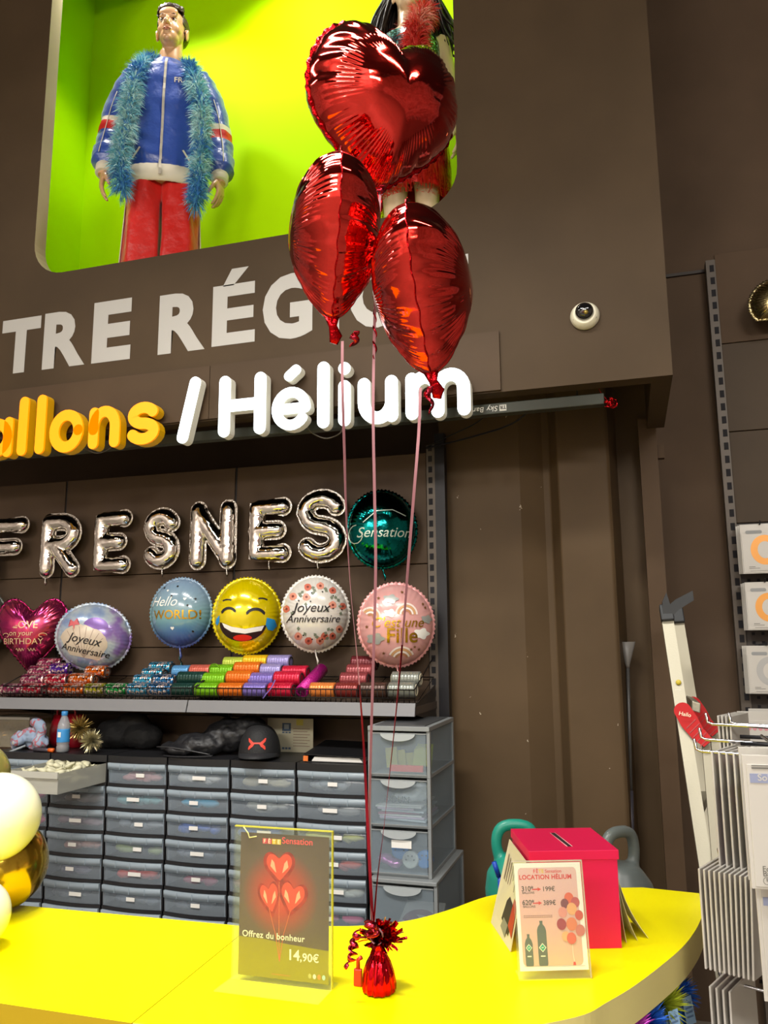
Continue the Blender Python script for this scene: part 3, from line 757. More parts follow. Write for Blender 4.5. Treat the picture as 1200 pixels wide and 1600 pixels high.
class Round:
    """one inflated round print balloon standing against the panel; prints are draped on its face"""
    def __init__(s, u, v, ru, rv, Y, T, material, label, tilt=0., rz=22, tail=True, seam=None, pleats=46, group='printed foil balloons above the ribbon rolls', name='round_balloon'):
        c = P(u, v, Y); ppm = FPX / (c - CAM).dot(FWD); s.rx, s.rz, s.T = ru / ppm, rv / ppm, T
        s.t = thing(name, label, 'foil balloon', c, 0, group); s.t.rotation_euler = (0, math.radians(-tilt), math.radians(rz))
        s.out = lambda t: (s.rx * math.cos(2 * PI * t), s.rz * math.sin(2 * PI * t))
        part(s.t, 'foil_body', foil_shape(s.out, T, pleats=pleats, amp=.016, crimp=.006), material)
        part(s.t, 'seam_flange', flange(s.out), seam or material)
        if tail:
            b = MB().tube([(0, 0, -s.rz + .004), (.004, -.004, -s.rz - .022), (.012, -.012, -s.rz - .045), (.010, -.01, -s.rz - .06)], [.014, .008, .013, .006], 8, flat=.4)
            part(s.t, 'filling_neck', b, seam or material)
        s.lift = .0012
    def fn(s, x, z):
        rho = min(.995, math.hypot(x / s.rx, z / s.rz)); return Vector((x, -s.T * (1 - rho ** 2.3) ** .62 * 1.0 - s.lift, z))
    def text(s, name, items, m):
        b = MB()
        for t_, x, z, size, bold, shear in items:
            vs, fs = text_geo(t_, size, bold, 'CENTER', shear); b.drape([(a + x, c + z) for a, c in vs], fs, s.fn, .012)
        s.lift += .0005; return part(s.t, name, b, m)
    def polys(s, name, pl, m, maxlen=.014):
        each = 1 < len(pl) <= 14
        b = MB()
        for p in pl:
            if each: b = MB()
            b.drape(p, [tuple(range(len(p)))], s.fn, maxlen)
            if each: o = part(s.t, name[:-1] if name.endswith('s') else name, b, m)
        s.lift += .0005; return o if each else part(s.t, name, b, m)
    def bands(s, name, bl, m, maxlen=.014):
        each = 1 < len(bl) <= 14
        b = MB()
        for pts, w_ in bl:
            if each: b = MB()
            vs, fs = band(pts, w_); b.drape(vs, fs, s.fn, maxlen)
            if each: o = part(s.t, name[:-1] if name.endswith('s') else name, b, m)
        s.lift += .0005; return o if each else part(s.t, name, b, m)
GOLDF = foil_mat('gold_print', 'e0b13a', .25, .1); WHITEP = mat('white_print', 'efece6', .4); INK = mat('black_print', '1a1618', .45)

# teal chrome balloon
r = Round(597, 827, 53, 60, 3.33, .09, foil_mat('teal_foil', '0d6f6c', .09, .2, 14), 'teal metallic round balloon with silver script, beside the last S')
r.text('lettering', [('Sensation', -.0, -.045, .062, .0, .3)], mat('silver_script', 'c9d8c8', .3, .6))
r.bands('flourish', [([(-.12 + .03 * math.cos(a * .5), -.03 + .04 * math.sin(a * .5)) for a in range(3, 13)], .004), ([(-.09, .02), (-.03, .07), (.04, .075), (.1, .05)], .004)], mat('silver_script', 'c9d8c8', .3, .6))
# hello world: grey blue shading into violet
r = Round(283, 957, 48, 52, 3.32, .085, ramp_mat('blue_grey_print', [(.0, '4a5795'), (.18, '4f74a0'), (.4, '6f9a9e'), (.75, '7d97a8'), (1., '7890a8')], 'axis', rough=.2, lo=-.14, hi=.14, scale=7, distort=.25, coat=.5), 'blue grey round balloon with white and gold greeting and small hearts', rz=10)
r.text('white_lettering', [('Hello', -.062, .028, .064, .0, .35)], WHITEP)
r.text('gold_lettering', [('WORLD!', .005, -.032, .058, .012, .0)], GOLDF)
hp = lambda x, z, k: [(x + k * 16 * math.sin(q) ** 3 / 16, z + k * (13 * math.cos(q) - 5 * math.cos(2 * q) - 2 * math.cos(3 * q) - math.cos(4 * q)) / 16) for q in [2 * PI * i / 18 for i in range(18)]]
r.polys('small_hearts', [hp(-.01, -.075, .009), hp(.045, .06, .008), hp(-.045, .1, .006)], WHITEP)
r.polys('confetti', [blob(x, z, .005, 6) for x, z in ((-.07, .115), (-.02, .075), (.0, .12), (.06, .03), (.09, .06), (.08, -.09))], INK)
# laughing face
r = Round(386, 962, 51, 57, 3.31, .095, mat('glossy_yellow_foil', 'e2cb00', .16, .35, coat=.5), 'glossy yellow laughing face balloon with blue tears', seam=mat('glossy_yellow_foil', 'd8c400', .2, .3))
r.bands('brows', [(arc(-.083, .045, .035, .025, 130, 60, 8), .007), (arc(.07, .05, .035, .025, 115, 45, 8), .007)], INK)
r.bands('eyes', [(arc(-.075, .005, .032, .026, 175, 15, 12), [.003] + [.012] * 11 + [.003]), (arc(.045, -.004, .04, .03, 170, 10, 12), [.003] + [.013] * 11 + [.003])], INK)
mouth = [(-.115, -.03)] + [(.105 * math.cos(math.radians(q)) - .012, -.035 + .082 * math.sin(math.radians(q))) for q in range(185, 358, 9)] + [(.09, -.045), (.0, -.062), (-.06, -.052)]
r.polys('mouth', [mouth], mat('mouth_print', '2a1512', .4))
r.polys('teeth', [[(-.105, -.034), (-.06, -.052), (.0, -.062), (.083, -.048), (.072, -.07), (.0, -.083), (-.06, -.075), (-.094, -.055)]], WHITEP)
r.polys('tongue', [blob(-.015, -.105, .034, 14, .03) if False else [(-.012 + .042 * math.cos(q), -.101 + .014 * math.sin(q)) for q in [2 * PI * i / 16 for i in range(16)]]], mat('tongue_red', 'd8261a', .4))
r.polys('tears', [[(.095, -.012), (.128, -.02), (.138, -.048), (.12, -.07), (.1, -.066), (.09, -.045)], [(-.118, .0), (-.133, -.015), (-.138, -.035), (-.128, -.045), (-.118, -.03)]], mat('tear_blue', '2a8fd0', .3))
# floral birthday balloon
r = Round(493, 959, 51, 57, 3.31, .095, mat('white_gloss_foil', 'dcd7cf', .22, .1, coat=.4), 'white floral round balloon with black birthday script')
fl = [(-.10, .075), (-.035, .115), (.02, .12), (.075, .1), (-.04, .07), (.12, .03), (.075, .035), (-.128, .02), (.105, -.07), (.075, -.1), (.02, -.12), (-.03, -.12), (-.075, -.1), (.04, -.1)]
r.polys('blush_flowers', [blob(x, z, .017, 12, .12, i) for i, (x, z) in enumerate(fl[::2])], mat('flower_blush', 'd9907a', .4))
r.polys('peach_flowers', [blob(x, z, .016, 12, .12, i) for i, (x, z) in enumerate(fl[1::2])], mat('flower_peach', 'c96a55', .4))
r.polys('flower_hearts', [blob(x, z, .006, 7, .1, i) for i, (x, z) in enumerate(fl)], mat('flower_centre', '7c3a30', .5))
r.polys('leaves', [[(x + .024 * math.cos(a), z + .024 * math.sin(a)), (x + .034 * math.cos(a + .22), z + .034 * math.sin(a + .22)), (x + .043 * math.cos(a), z + .043 * math.sin(a)), (x + .034 * math.cos(a - .22), z + .034 * math.sin(a - .22))] for i, (x, z) in enumerate(fl) for a in (i * 1.7, i * 1.7 + 2.2, i * 1.7 + 4.1) if math.hypot(x + .04 * math.cos(a), z + .04 * math.sin(a)) < .125], mat('leaf_grey', '77806c', .5))
r.polys('berries', [blob(x * .86 + .012, z * .86 - .01, .0035, 6) for x, z in fl], INK)
r.text('lettering', [('Joyeux', -.02, .005, .058, .004, .3), ('Anniversaire', -.012, -.04, .046, .002, .3)], INK)
# pale pink girl balloon
r = Round(619, 976, 58, 63, 3.28, .095, mat('pink_satin_foil', 'e3a7a3', .25, .25, coat=.3), 'pale pink round balloon with gold lettering, clouds and rainbows', seam=mat('pink_seam', 'dc9c9a', .3, .2), pleats=40)
rb = lambda x, z, R0, a0, a1: [(arc(x, z, R0 - i * .0095, R0 - i * .0095, a0, a1, 14), .0075) for i in range(4)]
for k, cc in enumerate(('e9d9cf', 'cfa06a', 'f0e4da', 'b77f57')):
    r.bands('rainbow', [rb(.035, .04, .045, 0, 180)[k], rb(-.115, .03, .04, -30, 140)[k], rb(.015, -.15, .055, 25, 155)[k]], mat('rainbow_' + cc, cc, .35))
cl = lambda x, z, k: [(x + k * math.cos(q) * (1 + .18 * math.cos(5 * q)), z + k * .62 * math.sin(q) * (1 + .18 * math.cos(5 * q))) for q in [2 * PI * i / 30 for i in range(30)]]
r.polys('pale_clouds', [cl(-.035, .045, .026), cl(.1, -.04, .034)], WHITEP)
r.polys('grey_clouds', [cl(-.03, .105, .03), cl(.125, .02, .026), cl(-.095, -.06, .034)], mat('cloud_grey', 'a9aba6', .3, .3))
r.polys('stars', [star(x, z, .008) for x, z in ((.02, .135), (.035, .125), (.11, .085), (.12, .07), (-.08, .11), (.07, -.095), (.09, -.105), (.055, -.105), (-.13, -.01), (-.06, -.12))], mat('star_brown', '8a6038', .35, .4))
r.text('lettering', [("C'est une", -.005, -.012, .058, .004, .3), ('Fille', .015, -.075, .085, .014, .0)], GOLDF)
# heart birthday balloon and mermaid balloon on the left
def heart_out(wd, ht, cleft=4.2):
    pts = []
    for i in range(240):
        q = 2 * PI * i / 240; x = 16 * (.62 * math.sin(q) ** 3 + .38 * math.sin(q)); z = 13 * math.cos(q) - cleft * math.cos(2 * q) - 1.6 * math.cos(3 * q) - .8 * math.cos(4 * q)
        pts.append((x / 32 * wd, (z + 1.6) / 27.4 * ht))
    def f(t):
        u = (t % 1) * 240; i = int(u) % 240; k = u - int(u); a, b = pts[i], pts[(i + 1) % 240]
        return a[0] + (b[0] - a[0]) * k, a[1] + (b[1] - a[1]) * k
    return f
HB = Round.__new__(Round); c = P(50, 988, 3.31); ppm = FPX / (c - CAM).dot(FWD)
HB.rx, HB.rz, HB.T, HB.lift = .155, .155, .075, .0025
HB.t = thing('heart_balloon', 'magenta foil heart balloon with gold birthday wording', 'foil balloon', c, math.radians(22), 'printed foil balloons above the ribbon rolls')
ho = heart_out(104 / ppm, 108 / ppm)
part(HB.t, 'foil_body', foil_shape(ho, .075, amp=.12, pleats=34), ramp_mat('magenta_print', [(.25, '7a1a58'), (.45, 'b03068'), (.6, 'c84a62'), (.8, '8f2a86')], 'noise', scale=9, rough=.18, metal=.85, bump=.3))
part(HB.t, 'seam_flange', flange(ho), foil_mat('magenta_seam', 'a32a60', .2, .4, 80))
HB.text('lettering', [('with', -.07, .022, .028, .004, .1), ('LOVE', -.01, .02, .05, .008, 0), ('on your', -.03, -.016, .036, .004, .1), ('BIRTHDAY', -.02, -.058, .041, .006, 0)], GOLDF2 := mat('pale_gold_print', 'd8b08a', .35, .4))
HB.bands('flourish', [([(-.05 + .0012 * q, -.085 + .007 * math.sin(q * .55)) for q in range(0, 80, 2)], .0035), (arc(.075, -.015, .018, .01, 0, 260, 10), .003), (arc(-.105, -.015, .016, .01, 180, -60, 10), .003)], GOLDF2)
r = Round(146, 995, 56, 50, 3.29, .09, ramp_mat('mermaid_print', [(.2, '5c63a8'), (.38, '8fa3c4'), (.5, 'b9c3c9'), (.62, '8f6fb0'), (.8, '6a7cae')], 'noise', scale=8, rough=.22, metal=.25, coat=.4), 'lilac and blue seashell balloon with black birthday script', tilt=-12, tail=False)
shell = [(-.07, -.10)] + [(.115 * math.cos(math.radians(q)) - .02, -.035 + .085 * math.sin(math.radians(q)) * (1 + .05 * math.cos(q * .35))) for q in range(178, 0, -8)] + [(.07, -.10)]
r.polys('cream_shell', [shell], mat('shell_cream', 'c9b8a4', .3, .1))
r.bands('shell_ribs', [([(0, -.1), (.1 * math.cos(math.radians(q)) - .02, -.03 + .072 * math.sin(math.radians(q)))], .003) for q in range(30, 160, 20)], mat('shell_rib', 'a08a7c', .4))
r.polys('violet_shell', [[(.02, .04)] + [(.02 + .06 * math.cos(math.radians(q)), .045 + .05 * math.sin(math.radians(q))) for q in range(170, 5, -12)]], mat('shell_violet', '77539c', .3, .2))
r.polys('starfish', [star(-.085, .045, .03, 5, .3, 75)], mat('starfish_coral', 'c96064', .4))
r.text('lettering', [('Joyeux', -.015, -.035, .056, .008, .25), ('Anniversaire', -.004, -.082, .045, .006, .2)], INK)
# sliver of a dark balloon at the picture edge
r = Round(-48, 972, 56, 58, 3.3, .09, mat('dark_foil_print', '4a4a44', .25, .3), 'dark round balloon cut off by the left picture edge', tail=False)
r.polys('pale_spots', [blob(.13, -.03, .012, 10), blob(.125, -.07, .014, 10)], WHITEP); r.polys('red_spot', [blob(.132, -.065, .009, 9)], mat('tongue_red', 'd8261a', .4))
# ================================================================== ribbon rolls on the shelf
CORE = mat('cream_core', 'd9cfb4', .6); COREIN = mat('core_dark', '231d1a', .8)
RC = {'lime green': ('78b814', 0), 'orange': ('e0701c', 0), 'violet': ('7c6bb8', 0), 'lilac': ('9a90c8', 0), 'crimson': ('c8183c', 0), 'magenta': ('b81e84', 1), 'satin orange': ('e2823c', 0),
      'red brown': ('7e2a26', 0), 'dark brown': ('4a332a', 0), 'silver grey': ('7d8078', 0), 'holographic pink': ('a04068', 2), 'holographic red': ('b8203c', 2), 'brick red': ('a8302c', 2),
      'holographic orange': ('d86414', 2), 'holographic yellow': ('a6a42a', 2), 'holographic green': ('2a9a4a', 2), 'holographic cyan': ('3c9ac0', 2), 'holographic blue': ('2a6a9c', 2),
      'dark green': ('183c34', 0), 'purple': ('5a2aa0', 2), 'salmon': ('c8604e', 0), 'light blue': ('5a96c8', 0), 'pale lime': ('b8c84a', 0), 'golden yellow': ('e0b41a', 0), 'rose brown': ('8c3c40', 0), 'dark red': ('6a2028', 0)}
def ribbon_mat(nm):
    c, k = RC[nm]
    if k == 2:
        m = ramp_mat('ribbon_' + nm, [(.0, '1c1014'), (.18, c), (.55, c), (.8, 'f0d8d0')], 'cells', scale=110, rough=.25, metal=.8)
        return m
    return mat('ribbon_' + nm, c, .28, .35, spec=.6, bump=.12, bscale=160)
rolls = []
def roll(color, u0, u1, v, row, rad=.031, ang=0.):
    Yr = (3.14, 3.195, 3.25, 3.305)[row]
    rolls.append([color, u0, u1, v, row, rad, ang, Yr])
for color, u0, u1 in (('holographic pink', 5, 37), ('holographic red', 38, 69), ('brick red', 80, 103), ('holographic orange', 103, 135), ('holographic yellow', 136, 166), ('holographic green', 168, 201), ('holographic cyan', 202, 234), ('holographic blue', 235, 271), ('dark green', 272, 305), ('lime green', 307, 343), ('orange', 344, 382), ('violet', 383, 419), ('crimson', 421, 459), ('satin orange', 486, 525), ('red brown', 526, 562), ('dark brown', 564, 606), ('silver grey', 608, 651)):
    roll(color, u0, u1, 1078, 0)
for color, u0, u1, v in (('holographic pink', 37, 73, 1063), ('holographic red', 74, 108, 1063), ('holographic orange', 112, 150, 1062), ('holographic cyan', 212, 242, 1064), ('holographic blue', 243, 276, 1064), ('dark green', 280, 322, 1060), ('lime green', 318, 355, 1062), ('orange', 356, 396, 1059), ('violet', 391, 430, 1062), ('crimson', 430, 472, 1060), ('rose brown', 533, 576, 1062), ('silver grey', 613, 658, 1061)):
    roll(color, u0, u1, v, 1)
for color, u0, u1, v in (('holographic pink', 48, 86, 1050), ('purple', 82, 111, 1046), ('holographic orange', 137, 168, 1050), ('holographic cyan', 225, 258, 1054), ('light blue', 272, 298, 1050), ('salmon', 299, 331, 1049), ('lime green', 331, 367, 1049), ('orange', 368, 409, 1045), ('lilac', 409, 442, 1048), ('crimson', 443, 482, 1051), ('rose brown', 543, 584, 1049)):
    roll(color, u0, u1, v, 2)
for color, u0, u1, v in (('holographic pink', 63, 100, 1038), ('holographic cyan', 236, 270, 1044), ('pale lime', 351, 385, 1037), ('golden yellow', 382, 420, 1034), ('lilac', 420, 455, 1034), ('dark red', 550, 590, 1036)):
    roll(color, u0, u1, v, 3)
rowname = ['front row', 'second row', 'third row', 'back row']
for i, (color, u0, u1, v, row, rad, ang, Yr) in enumerate(rolls):
    a, c = P(u0, v, Yr), P(u1, v, Yr); L_ = (c.x - a.x) / 2 - .0015; z = P((u0 + u1) / 2, v, Yr).z
    same = [q for q in rolls if q[4] == row]; k = same.index(rolls[i])
    nb = ('right of the ' + same[k - 1][0] + ' one') if k else 'first from the left'
    t = thing('ribbon_roll', f'{color} ribbon roll in the {rowname[row]}, {nb}', 'ribbon roll', ((a.x + c.x) / 2, Yr, z), 0, 'ribbon rolls on the shelf')
    b = MB(); n = 9
    prof = [(rad * .72, -L_), (rad, -L_ + .002)]
    for q in range(1, n): 
        x = -L_ + 2 * L_ * q / n; prof += [(rad, x - .0012), (rad * .985, x), (rad, x + .0012)]
    prof += [(rad, L_ - .002), (rad * .72, L_)]
    b.lathe(prof, 22, ax=(1, 0, 0)); part(t, 'wound_ribbon', b, ribbon_mat(color))
    b = MB(); b.lathe([(rad * .6, -L_ + .004), (rad * .6, -L_ - .002), (rad * .75, -L_ - .002), (rad * .75, L_ + .002), (rad * .6, L_ + .002), (rad * .6, L_ - .004)], 20, ax=(1, 0, 0)); part(t, 'core', b, CORE if 'silver' in color else COREIN)
# the magenta roll lying crosswise
a, c = P(471, 1081, 3.12), P(503, 1046, 3.30); d = (c - a).normalized(); L_ = (c - a).length
t = thing('ribbon_roll', 'magenta ribbon roll lying crosswise with its hollow end showing', 'ribbon roll', a, 0, 'ribbon rolls on the shelf')
b = MB().lathe([(.021, 0), (.028, .0), (.028, L_), (.021, L_)], 26, ax=d); part(t, 'wound_ribbon', b, mat('ribbon_magenta', 'b81e84', .28, .4, bump=.4, bscale=120))
b = MB().lathe([(.0, .012), (.0205, .012), (.0205, 0)], 24, ax=d); part(t, 'core', b, COREIN)
# loose ribbon tails
b = MB().tube(smooth_path([P(430, 1062, 3.1), P(424, 1074, 3.088), P(416, 1084, 3.084), P(405, 1095, 3.08), P(380, 1098, 3.078)], 5)[:14], .006, 6, flat=.2); solo('ribbon_tail', 'loose violet ribbon end hanging over the basket', 'ribbon', b, ribbon_mat('violet'), P(416, 1084, 3.088))
b = MB().tube([P(335 + 8 * math.cos(q), 1045 - 8 * math.sin(q), 3.22) for q in [i * .35 for i in range(10)]], .0045, 6, flat=.25); solo('ribbon_tail', 'curled lime ribbon loop above the salmon roll', 'ribbon', b, ribbon_mat('lime green'), P(335, 1045, 3.22))
b = MB().tube(smooth_path([P(282, 1022, 3.33), P(281, 1030, 3.33), P(284, 1036, 3.32), P(283, 1044, 3.31)], 4), .008, 6, flat=.3); solo('ribbon_tail', 'crumpled teal neck strip under the greeting balloon', 'ribbon', b, foil_mat('teal_neck', '4f8a88', .2, .4), P(283, 1030, 3.33))

# ================================================================== drawer towers
CLR = clear('frosted_drawer', 'f4f8fc', .74, 'c4d2de', .12)
LIP = clear('frosted_drawer_lip', 'e4ecf2', .45, 'b8c6d0', .25)
BLKP = mat('black_plastic', '1b1b1e', .4)
LAB = mat('paper_label', 'e6e4de', .7)
YD = 3.03
ZTOP = 1.165
cols_px = [(-22, 79), (80, 168), (169, 262), (263, 360), (361, 463), (464, 574)]
ord_ = ['first', 'second', 'third', 'fourth', 'fifth', 'sixth']
rowo = ['top', 'second', 'third', 'fourth', 'fifth', 'sixth', 'seventh', 'eighth']
PITCH_Z = .098
BAGC = {(2, 0): 'c98a86', (2, 1): '5a9a9c', (2, 2): '7a8288', (2, 3): '8a9a58', (2, 4): 'd2402c', (2, 5): '6a7076', (3, 0): 'c8c8c4', (3, 1): '2a9cc0', (3, 2): '2c5cb8', (3, 3): '6a7480', (3, 4): 'a03c54', (3, 5): '4a5058',
        (4, 0): 'b8b090', (4, 1): '9c9c90', (4, 2): '3a62c0', (4, 3): '6a6a90', (4, 4): '8a3c60', (4, 5): '5a5a66', (5, 0): '90989a', (5, 1): '8a8a84', (5, 2): 'c2c24a', (5, 3): 'd0452c', (5, 4): 'c8c8b8', (5, 5): 'd8608a',
        (1, 1): '7a6a62', (1, 2): '7c5a62', (1, 3): 'a8705e', (1, 4): '54485e', (1, 5): '585a60', (0, 1): 'd84a78', (0, 2): 'd83a6c', (0, 3): 'c8a028', (0, 4): '8a8a8a', (0, 5): '7a7a80', (0, 0): '8a9094'}
CNAME = {'c98a86': 'dusty pink', '5a9a9c': 'grey teal', '7a8288': 'grey', '8a9a58': 'olive', 'd2402c': 'bright red', '6a7076': 'slate', 'c8c8c4': 'whitish', '2a9cc0': 'turquoise', '2c5cb8': 'royal blue', '6a7480': 'steel blue', 'a03c54': 'wine red', '4a5058': 'dark grey',
         'b8b090': 'khaki', '9c9c90': 'stone', '3a62c0': 'strong blue', '6a6a90': 'grey violet', '8a3c60': 'plum', '5a5a66': 'dim grey', '90989a': 'pale grey', '8a8a84': 'greyish', 'c2c24a': 'yellow and pink', 'd0452c': 'orange red', 'c8c8b8': 'cream', 'd8608a': 'pink',
         '7a6a62': 'taupe', '7c5a62': 'mauve', 'a8705e': 'copper pink', '54485e': 'dark violet', '585a60': 'charcoal', 'd84a78': 'hot pink', 'd83a6c': 'deep pink', 'c8a028': 'mustard', '8a8a8a': 'mid grey', '7a7a80': 'cool grey', '8a9094': 'light slate'}
def front_bow(x, hw): return -.014 * (1 - (x / hw) ** 2)
for ci, (u0, u1) in enumerate(cols_px):
    xa, xb = P(u0, 1190, YD).x + .002, P(u1, 1190, YD).x - .002
    if ci == 0: xa = xb - .30
    hw = (xb - xa) / 2; cx = (xa + xb) / 2
    t = thing('drawer_tower', f'{ord_[ci]} black and clear drawer tower from the left under the ribbon shelf', 'drawer unit', (cx, YD, 0), 0, 'drawer towers under the ribbon shelf')
    # carcass: sides, back, one bowed divider under every drawer
    b = MB(); b.box(-hw, -hw + .006, .004, .40, 0, ZTOP - .02); b.box(hw - .006, hw, .004, .40, 0, ZTOP - .02); b.box(-hw + .006, hw - .006, .385, .40, 0, ZTOP - .02)
    z = ZTOP; k = 0
    def plate(zt, th, over=0.):
        n = 10; xsq = [-hw + 2 * hw * i / n for i in range(n + 1)]
        poly = [(x, front_bow(x, hw) * .9 - over) for x in xsq] + [(hw, .384), (-hw, .384)]
        b.prism(poly[::-1], fz, zt, zt - th)
    plate(ZTOP, .028, .004)
    nrow = 8
    for k in range(nrow): plate(ZTOP - .028 - PITCH_Z * (k + 1) + .012, .012)
    b.box(-hw + .006, hw - .006, .02, .384, 0, ZTOP - .028 - PITCH_Z * nrow)
    part(t, 'frame', b, BLKP)
    for k in range(nrow):
        zt_ = ZTOP - .029 - PITCH_Z * k; zb_ = zt_ - PITCH_Z + .014
        if ci == 1 and k == 0: continue
        n = 10; xsq = [-hw + .004 + (2 * hw - .008) * i / n for i in range(n + 1)]
        b = MB()
        rings = [[Vector((x, front_bow(x, hw) + dy, z)) for x in xsq] for z, dy in ((zb_, .004), (zb_ + .055, -.001), (zb_ + .056, .0), (zt_, .0))]
        b.loft(rings, closed=False, caps=False)
        b.box(-hw + .009, -hw + .011, .005, .37, zb_, zt_ - .006); b.box(hw - .011, hw - .009, .005, .37, zb_, zt_ - .006)
        dr = part(t, 'drawer', b, CLR)
        b = MB(); lip = [[Vector((x, front_bow(x, hw) + dy, z)) for x in xsq] for z, dy in ((zb_ + .058, -.001), (zb_ + .056, -.009), (zt_ - .001, -.010), (zt_ - .001, .0))]
        b.loft(lip, closed=False, caps=False)
        for q in (-.5, 0, .5):
            x = q * hw; b.box(x - .0012, x + .0012, front_bow(x, hw) - .0112, front_bow(x, hw) - .008, zb_ + .058, zt_ - .002)
        part(t, 'handle_lip', b, LIP, parent=dr)
        if (ci, k) in BAGC and k < 7 and not (ci in (4, 5) and k > 4 and ci == 4):
            rr = random.Random(ci * 10 + k); lw = .02 if (ci + k) % 3 else .03; x = rr.uniform(-.01, .03)
            b = MB().box(x - lw, x + lw, front_bow(x, hw) - .0035, front_bow(x, hw) - .002, zb_ + .03, zb_ + .045)
            lo = part(t, 'label', b, LAB, parent=dr)
            b = MB()
            for q in range(6): b.box(x - lw * .7 + q * lw * .23, x - lw * .7 + q * lw * .23 + lw * .17, front_bow(x, hw) - .0042, front_bow(x, hw) - .0035, zb_ + .033, zb_ + .038)
            # small unreadable marks stay as grey specks in the label
            c = BAGC[(ci, k)]
            m = MB()
            for q in range(7):
                m.ell((rr.uniform(-.75, .75) * hw * .8, rr.uniform(.024, .05), zb_ + .02 + rr.uniform(0, .014)), (rr.uniform(.025, .05), rr.uniform(.02, .025), rr.uniform(.013, .02)), 12, 8)
            o = Vector((cx, YD, 0))
            for q in range(len(m.v)): m.v[q] = m.v[q] + o + m.v[q].normalized() * .006 * noise.noise(m.v[q] * 60)
            solo('balloon_bag', f'bag of {CNAME[c]} balloons in the {rowo[k]} drawer of the {ord_[ci]} tower', 'balloon bag', m, mat('bag_' + c, c, .45, spec=.3), (cx, YD + .06, zb_ + .004), 'bags of balloons inside the drawers')
    if ci == 1:
        # the pulled-out drawer
        zt_ = ZTOP - .03; zb_ = zt_ - .082; yo = -.30
        b = MB(); b.box(-hw + .006, hw - .006, yo, yo + .003, zb_, zt_); b.box(-hw + .006, -hw + .009, yo + .003, yo + .37, zb_, zt_ - .004); b.box(hw - .009, hw - .006, yo + .003, yo + .37, zb_, zt_ - .004)
        b.box(-hw + .009, hw - .009, yo + .003, yo + .37, zb_, zb_ + .003)
        MILK = clear('milky_drawer', 'e8e8e0', .4, 'c9c8be', .3)
        dr = part(t, 'drawer', b, MILK, label='pulled-out milky drawer')
        b = MB(); b.box(-hw + .004, hw - .004, yo - .008, yo, zt_ - .022, zt_ + .002); part(t, 'handle_lip', b, clear('milky_lip', 'e8e8e0', .25, 'd0cfc4', .3), parent=dr)
        rr = random.Random(4); m = MB()
        for q in range(110):
            c = Vector((cx + rr.uniform(-hw + .045, hw - .045), YD + yo + rr.uniform(.05, .32), zb_ + .02 + rr.uniform(0, .062)))
            d = Vector((rr.uniform(-1, 1), rr.uniform(-1, 1), rr.uniform(-.4, .4))).normalized(); e = d.orthogonal().normalized()
            m.tube([c - d * .026, c - d * .016, c - d * .004, c + d * .010, c + d * .02, c + d * .026 + e * .004], [.007, .006, .014, .019, .016, .003], 8, flat=.6)
        solo('loose_balloons', 'heap of uninflated cream balloons filling the pulled-out drawer', 'balloons', m, mat('cream_latex', 'd8d4b4', .45), (cx, YD + yo + .18, zb_ + .004), kind='stuff')
# ================================================================== things lying on top of the drawer towers
zt0 = ZTOP + .001
def tinsel(b, c, r, n, seed, mi=0, w=.0022, core=.25, up=None, droop=0.):
    """thin foil blades standing out from a centre"""
    rr = random.Random(seed); c = Vector(c)
    for i in range(n):
        d = Vector((rr.gauss(0, 1), rr.gauss(0, 1), rr.gauss(0, 1))).normalized()
        if up is not None and d.dot(up) < -.15: d = d - Vector(up) * 2 * d.dot(up)
        L_ = r * rr.uniform(.65, 1.05); e = d.orthogonal().normalized(); e = (Matrix.Rotation(rr.uniform(0, 6.28), 3, d) @ e) * w
        a = c + d * r * core * rr.uniform(.0, 1); m_ = c + d * L_ * .65 + Vector((0, 0, -droop * .2 * L_)); k = c + d * L_ + Vector((0, 0, -droop * L_))
        b.add([a - e, a + e, m_ + e, m_ - e, k], [(0, 1, 2, 3), (3, 2, 4)], mi)
    return b
# gold sequin box at the left edge
a = P(-12, 1165, 3.2); c = P(55, 1165, 3.2)
t = thing('gold_garland_box', 'open pale box full of gold tinsel at the left end', 'box', (a.x, 3.2, zt0), 0)
h = P(30, 1123, 3.2).z - zt0
b = MB(); b.box(0, c.x - a.x, -.05, -.047, 0, h * .98); b.box(0, c.x - a.x, .10, .103, 0, h); b.box(c.x - a.x - .003, c.x - a.x, -.047, .10, 0, h); b.box(0, .003, -.047, .1, 0, h); b.box(.003, c.x - a.x - .003, -.047, .1, 0, .003)
part(t, 'clear_box', b, clear('clear_box_plastic', 'f4f0e4', .82, 'cfc8b8', .4))
b = MB(); rr = random.Random(3)
for i in range(9):
    tinsel(b, (rr.uniform(.02, c.x - a.x - .03), rr.uniform(-.01, .06), rr.uniform(.03, h * .72)), .03, 90, i, w=.0022)
part(t, 'gold_tinsel', b, mat('gold_sequin', 'a8854a', .22, .9))
b = MB().box(.0, c.x - a.x + .006, -.055, .108, h, h + .012); part(t, 'lid', b, clear('box_lid', 'e8e4da', .35, 'b4aea2', .4))
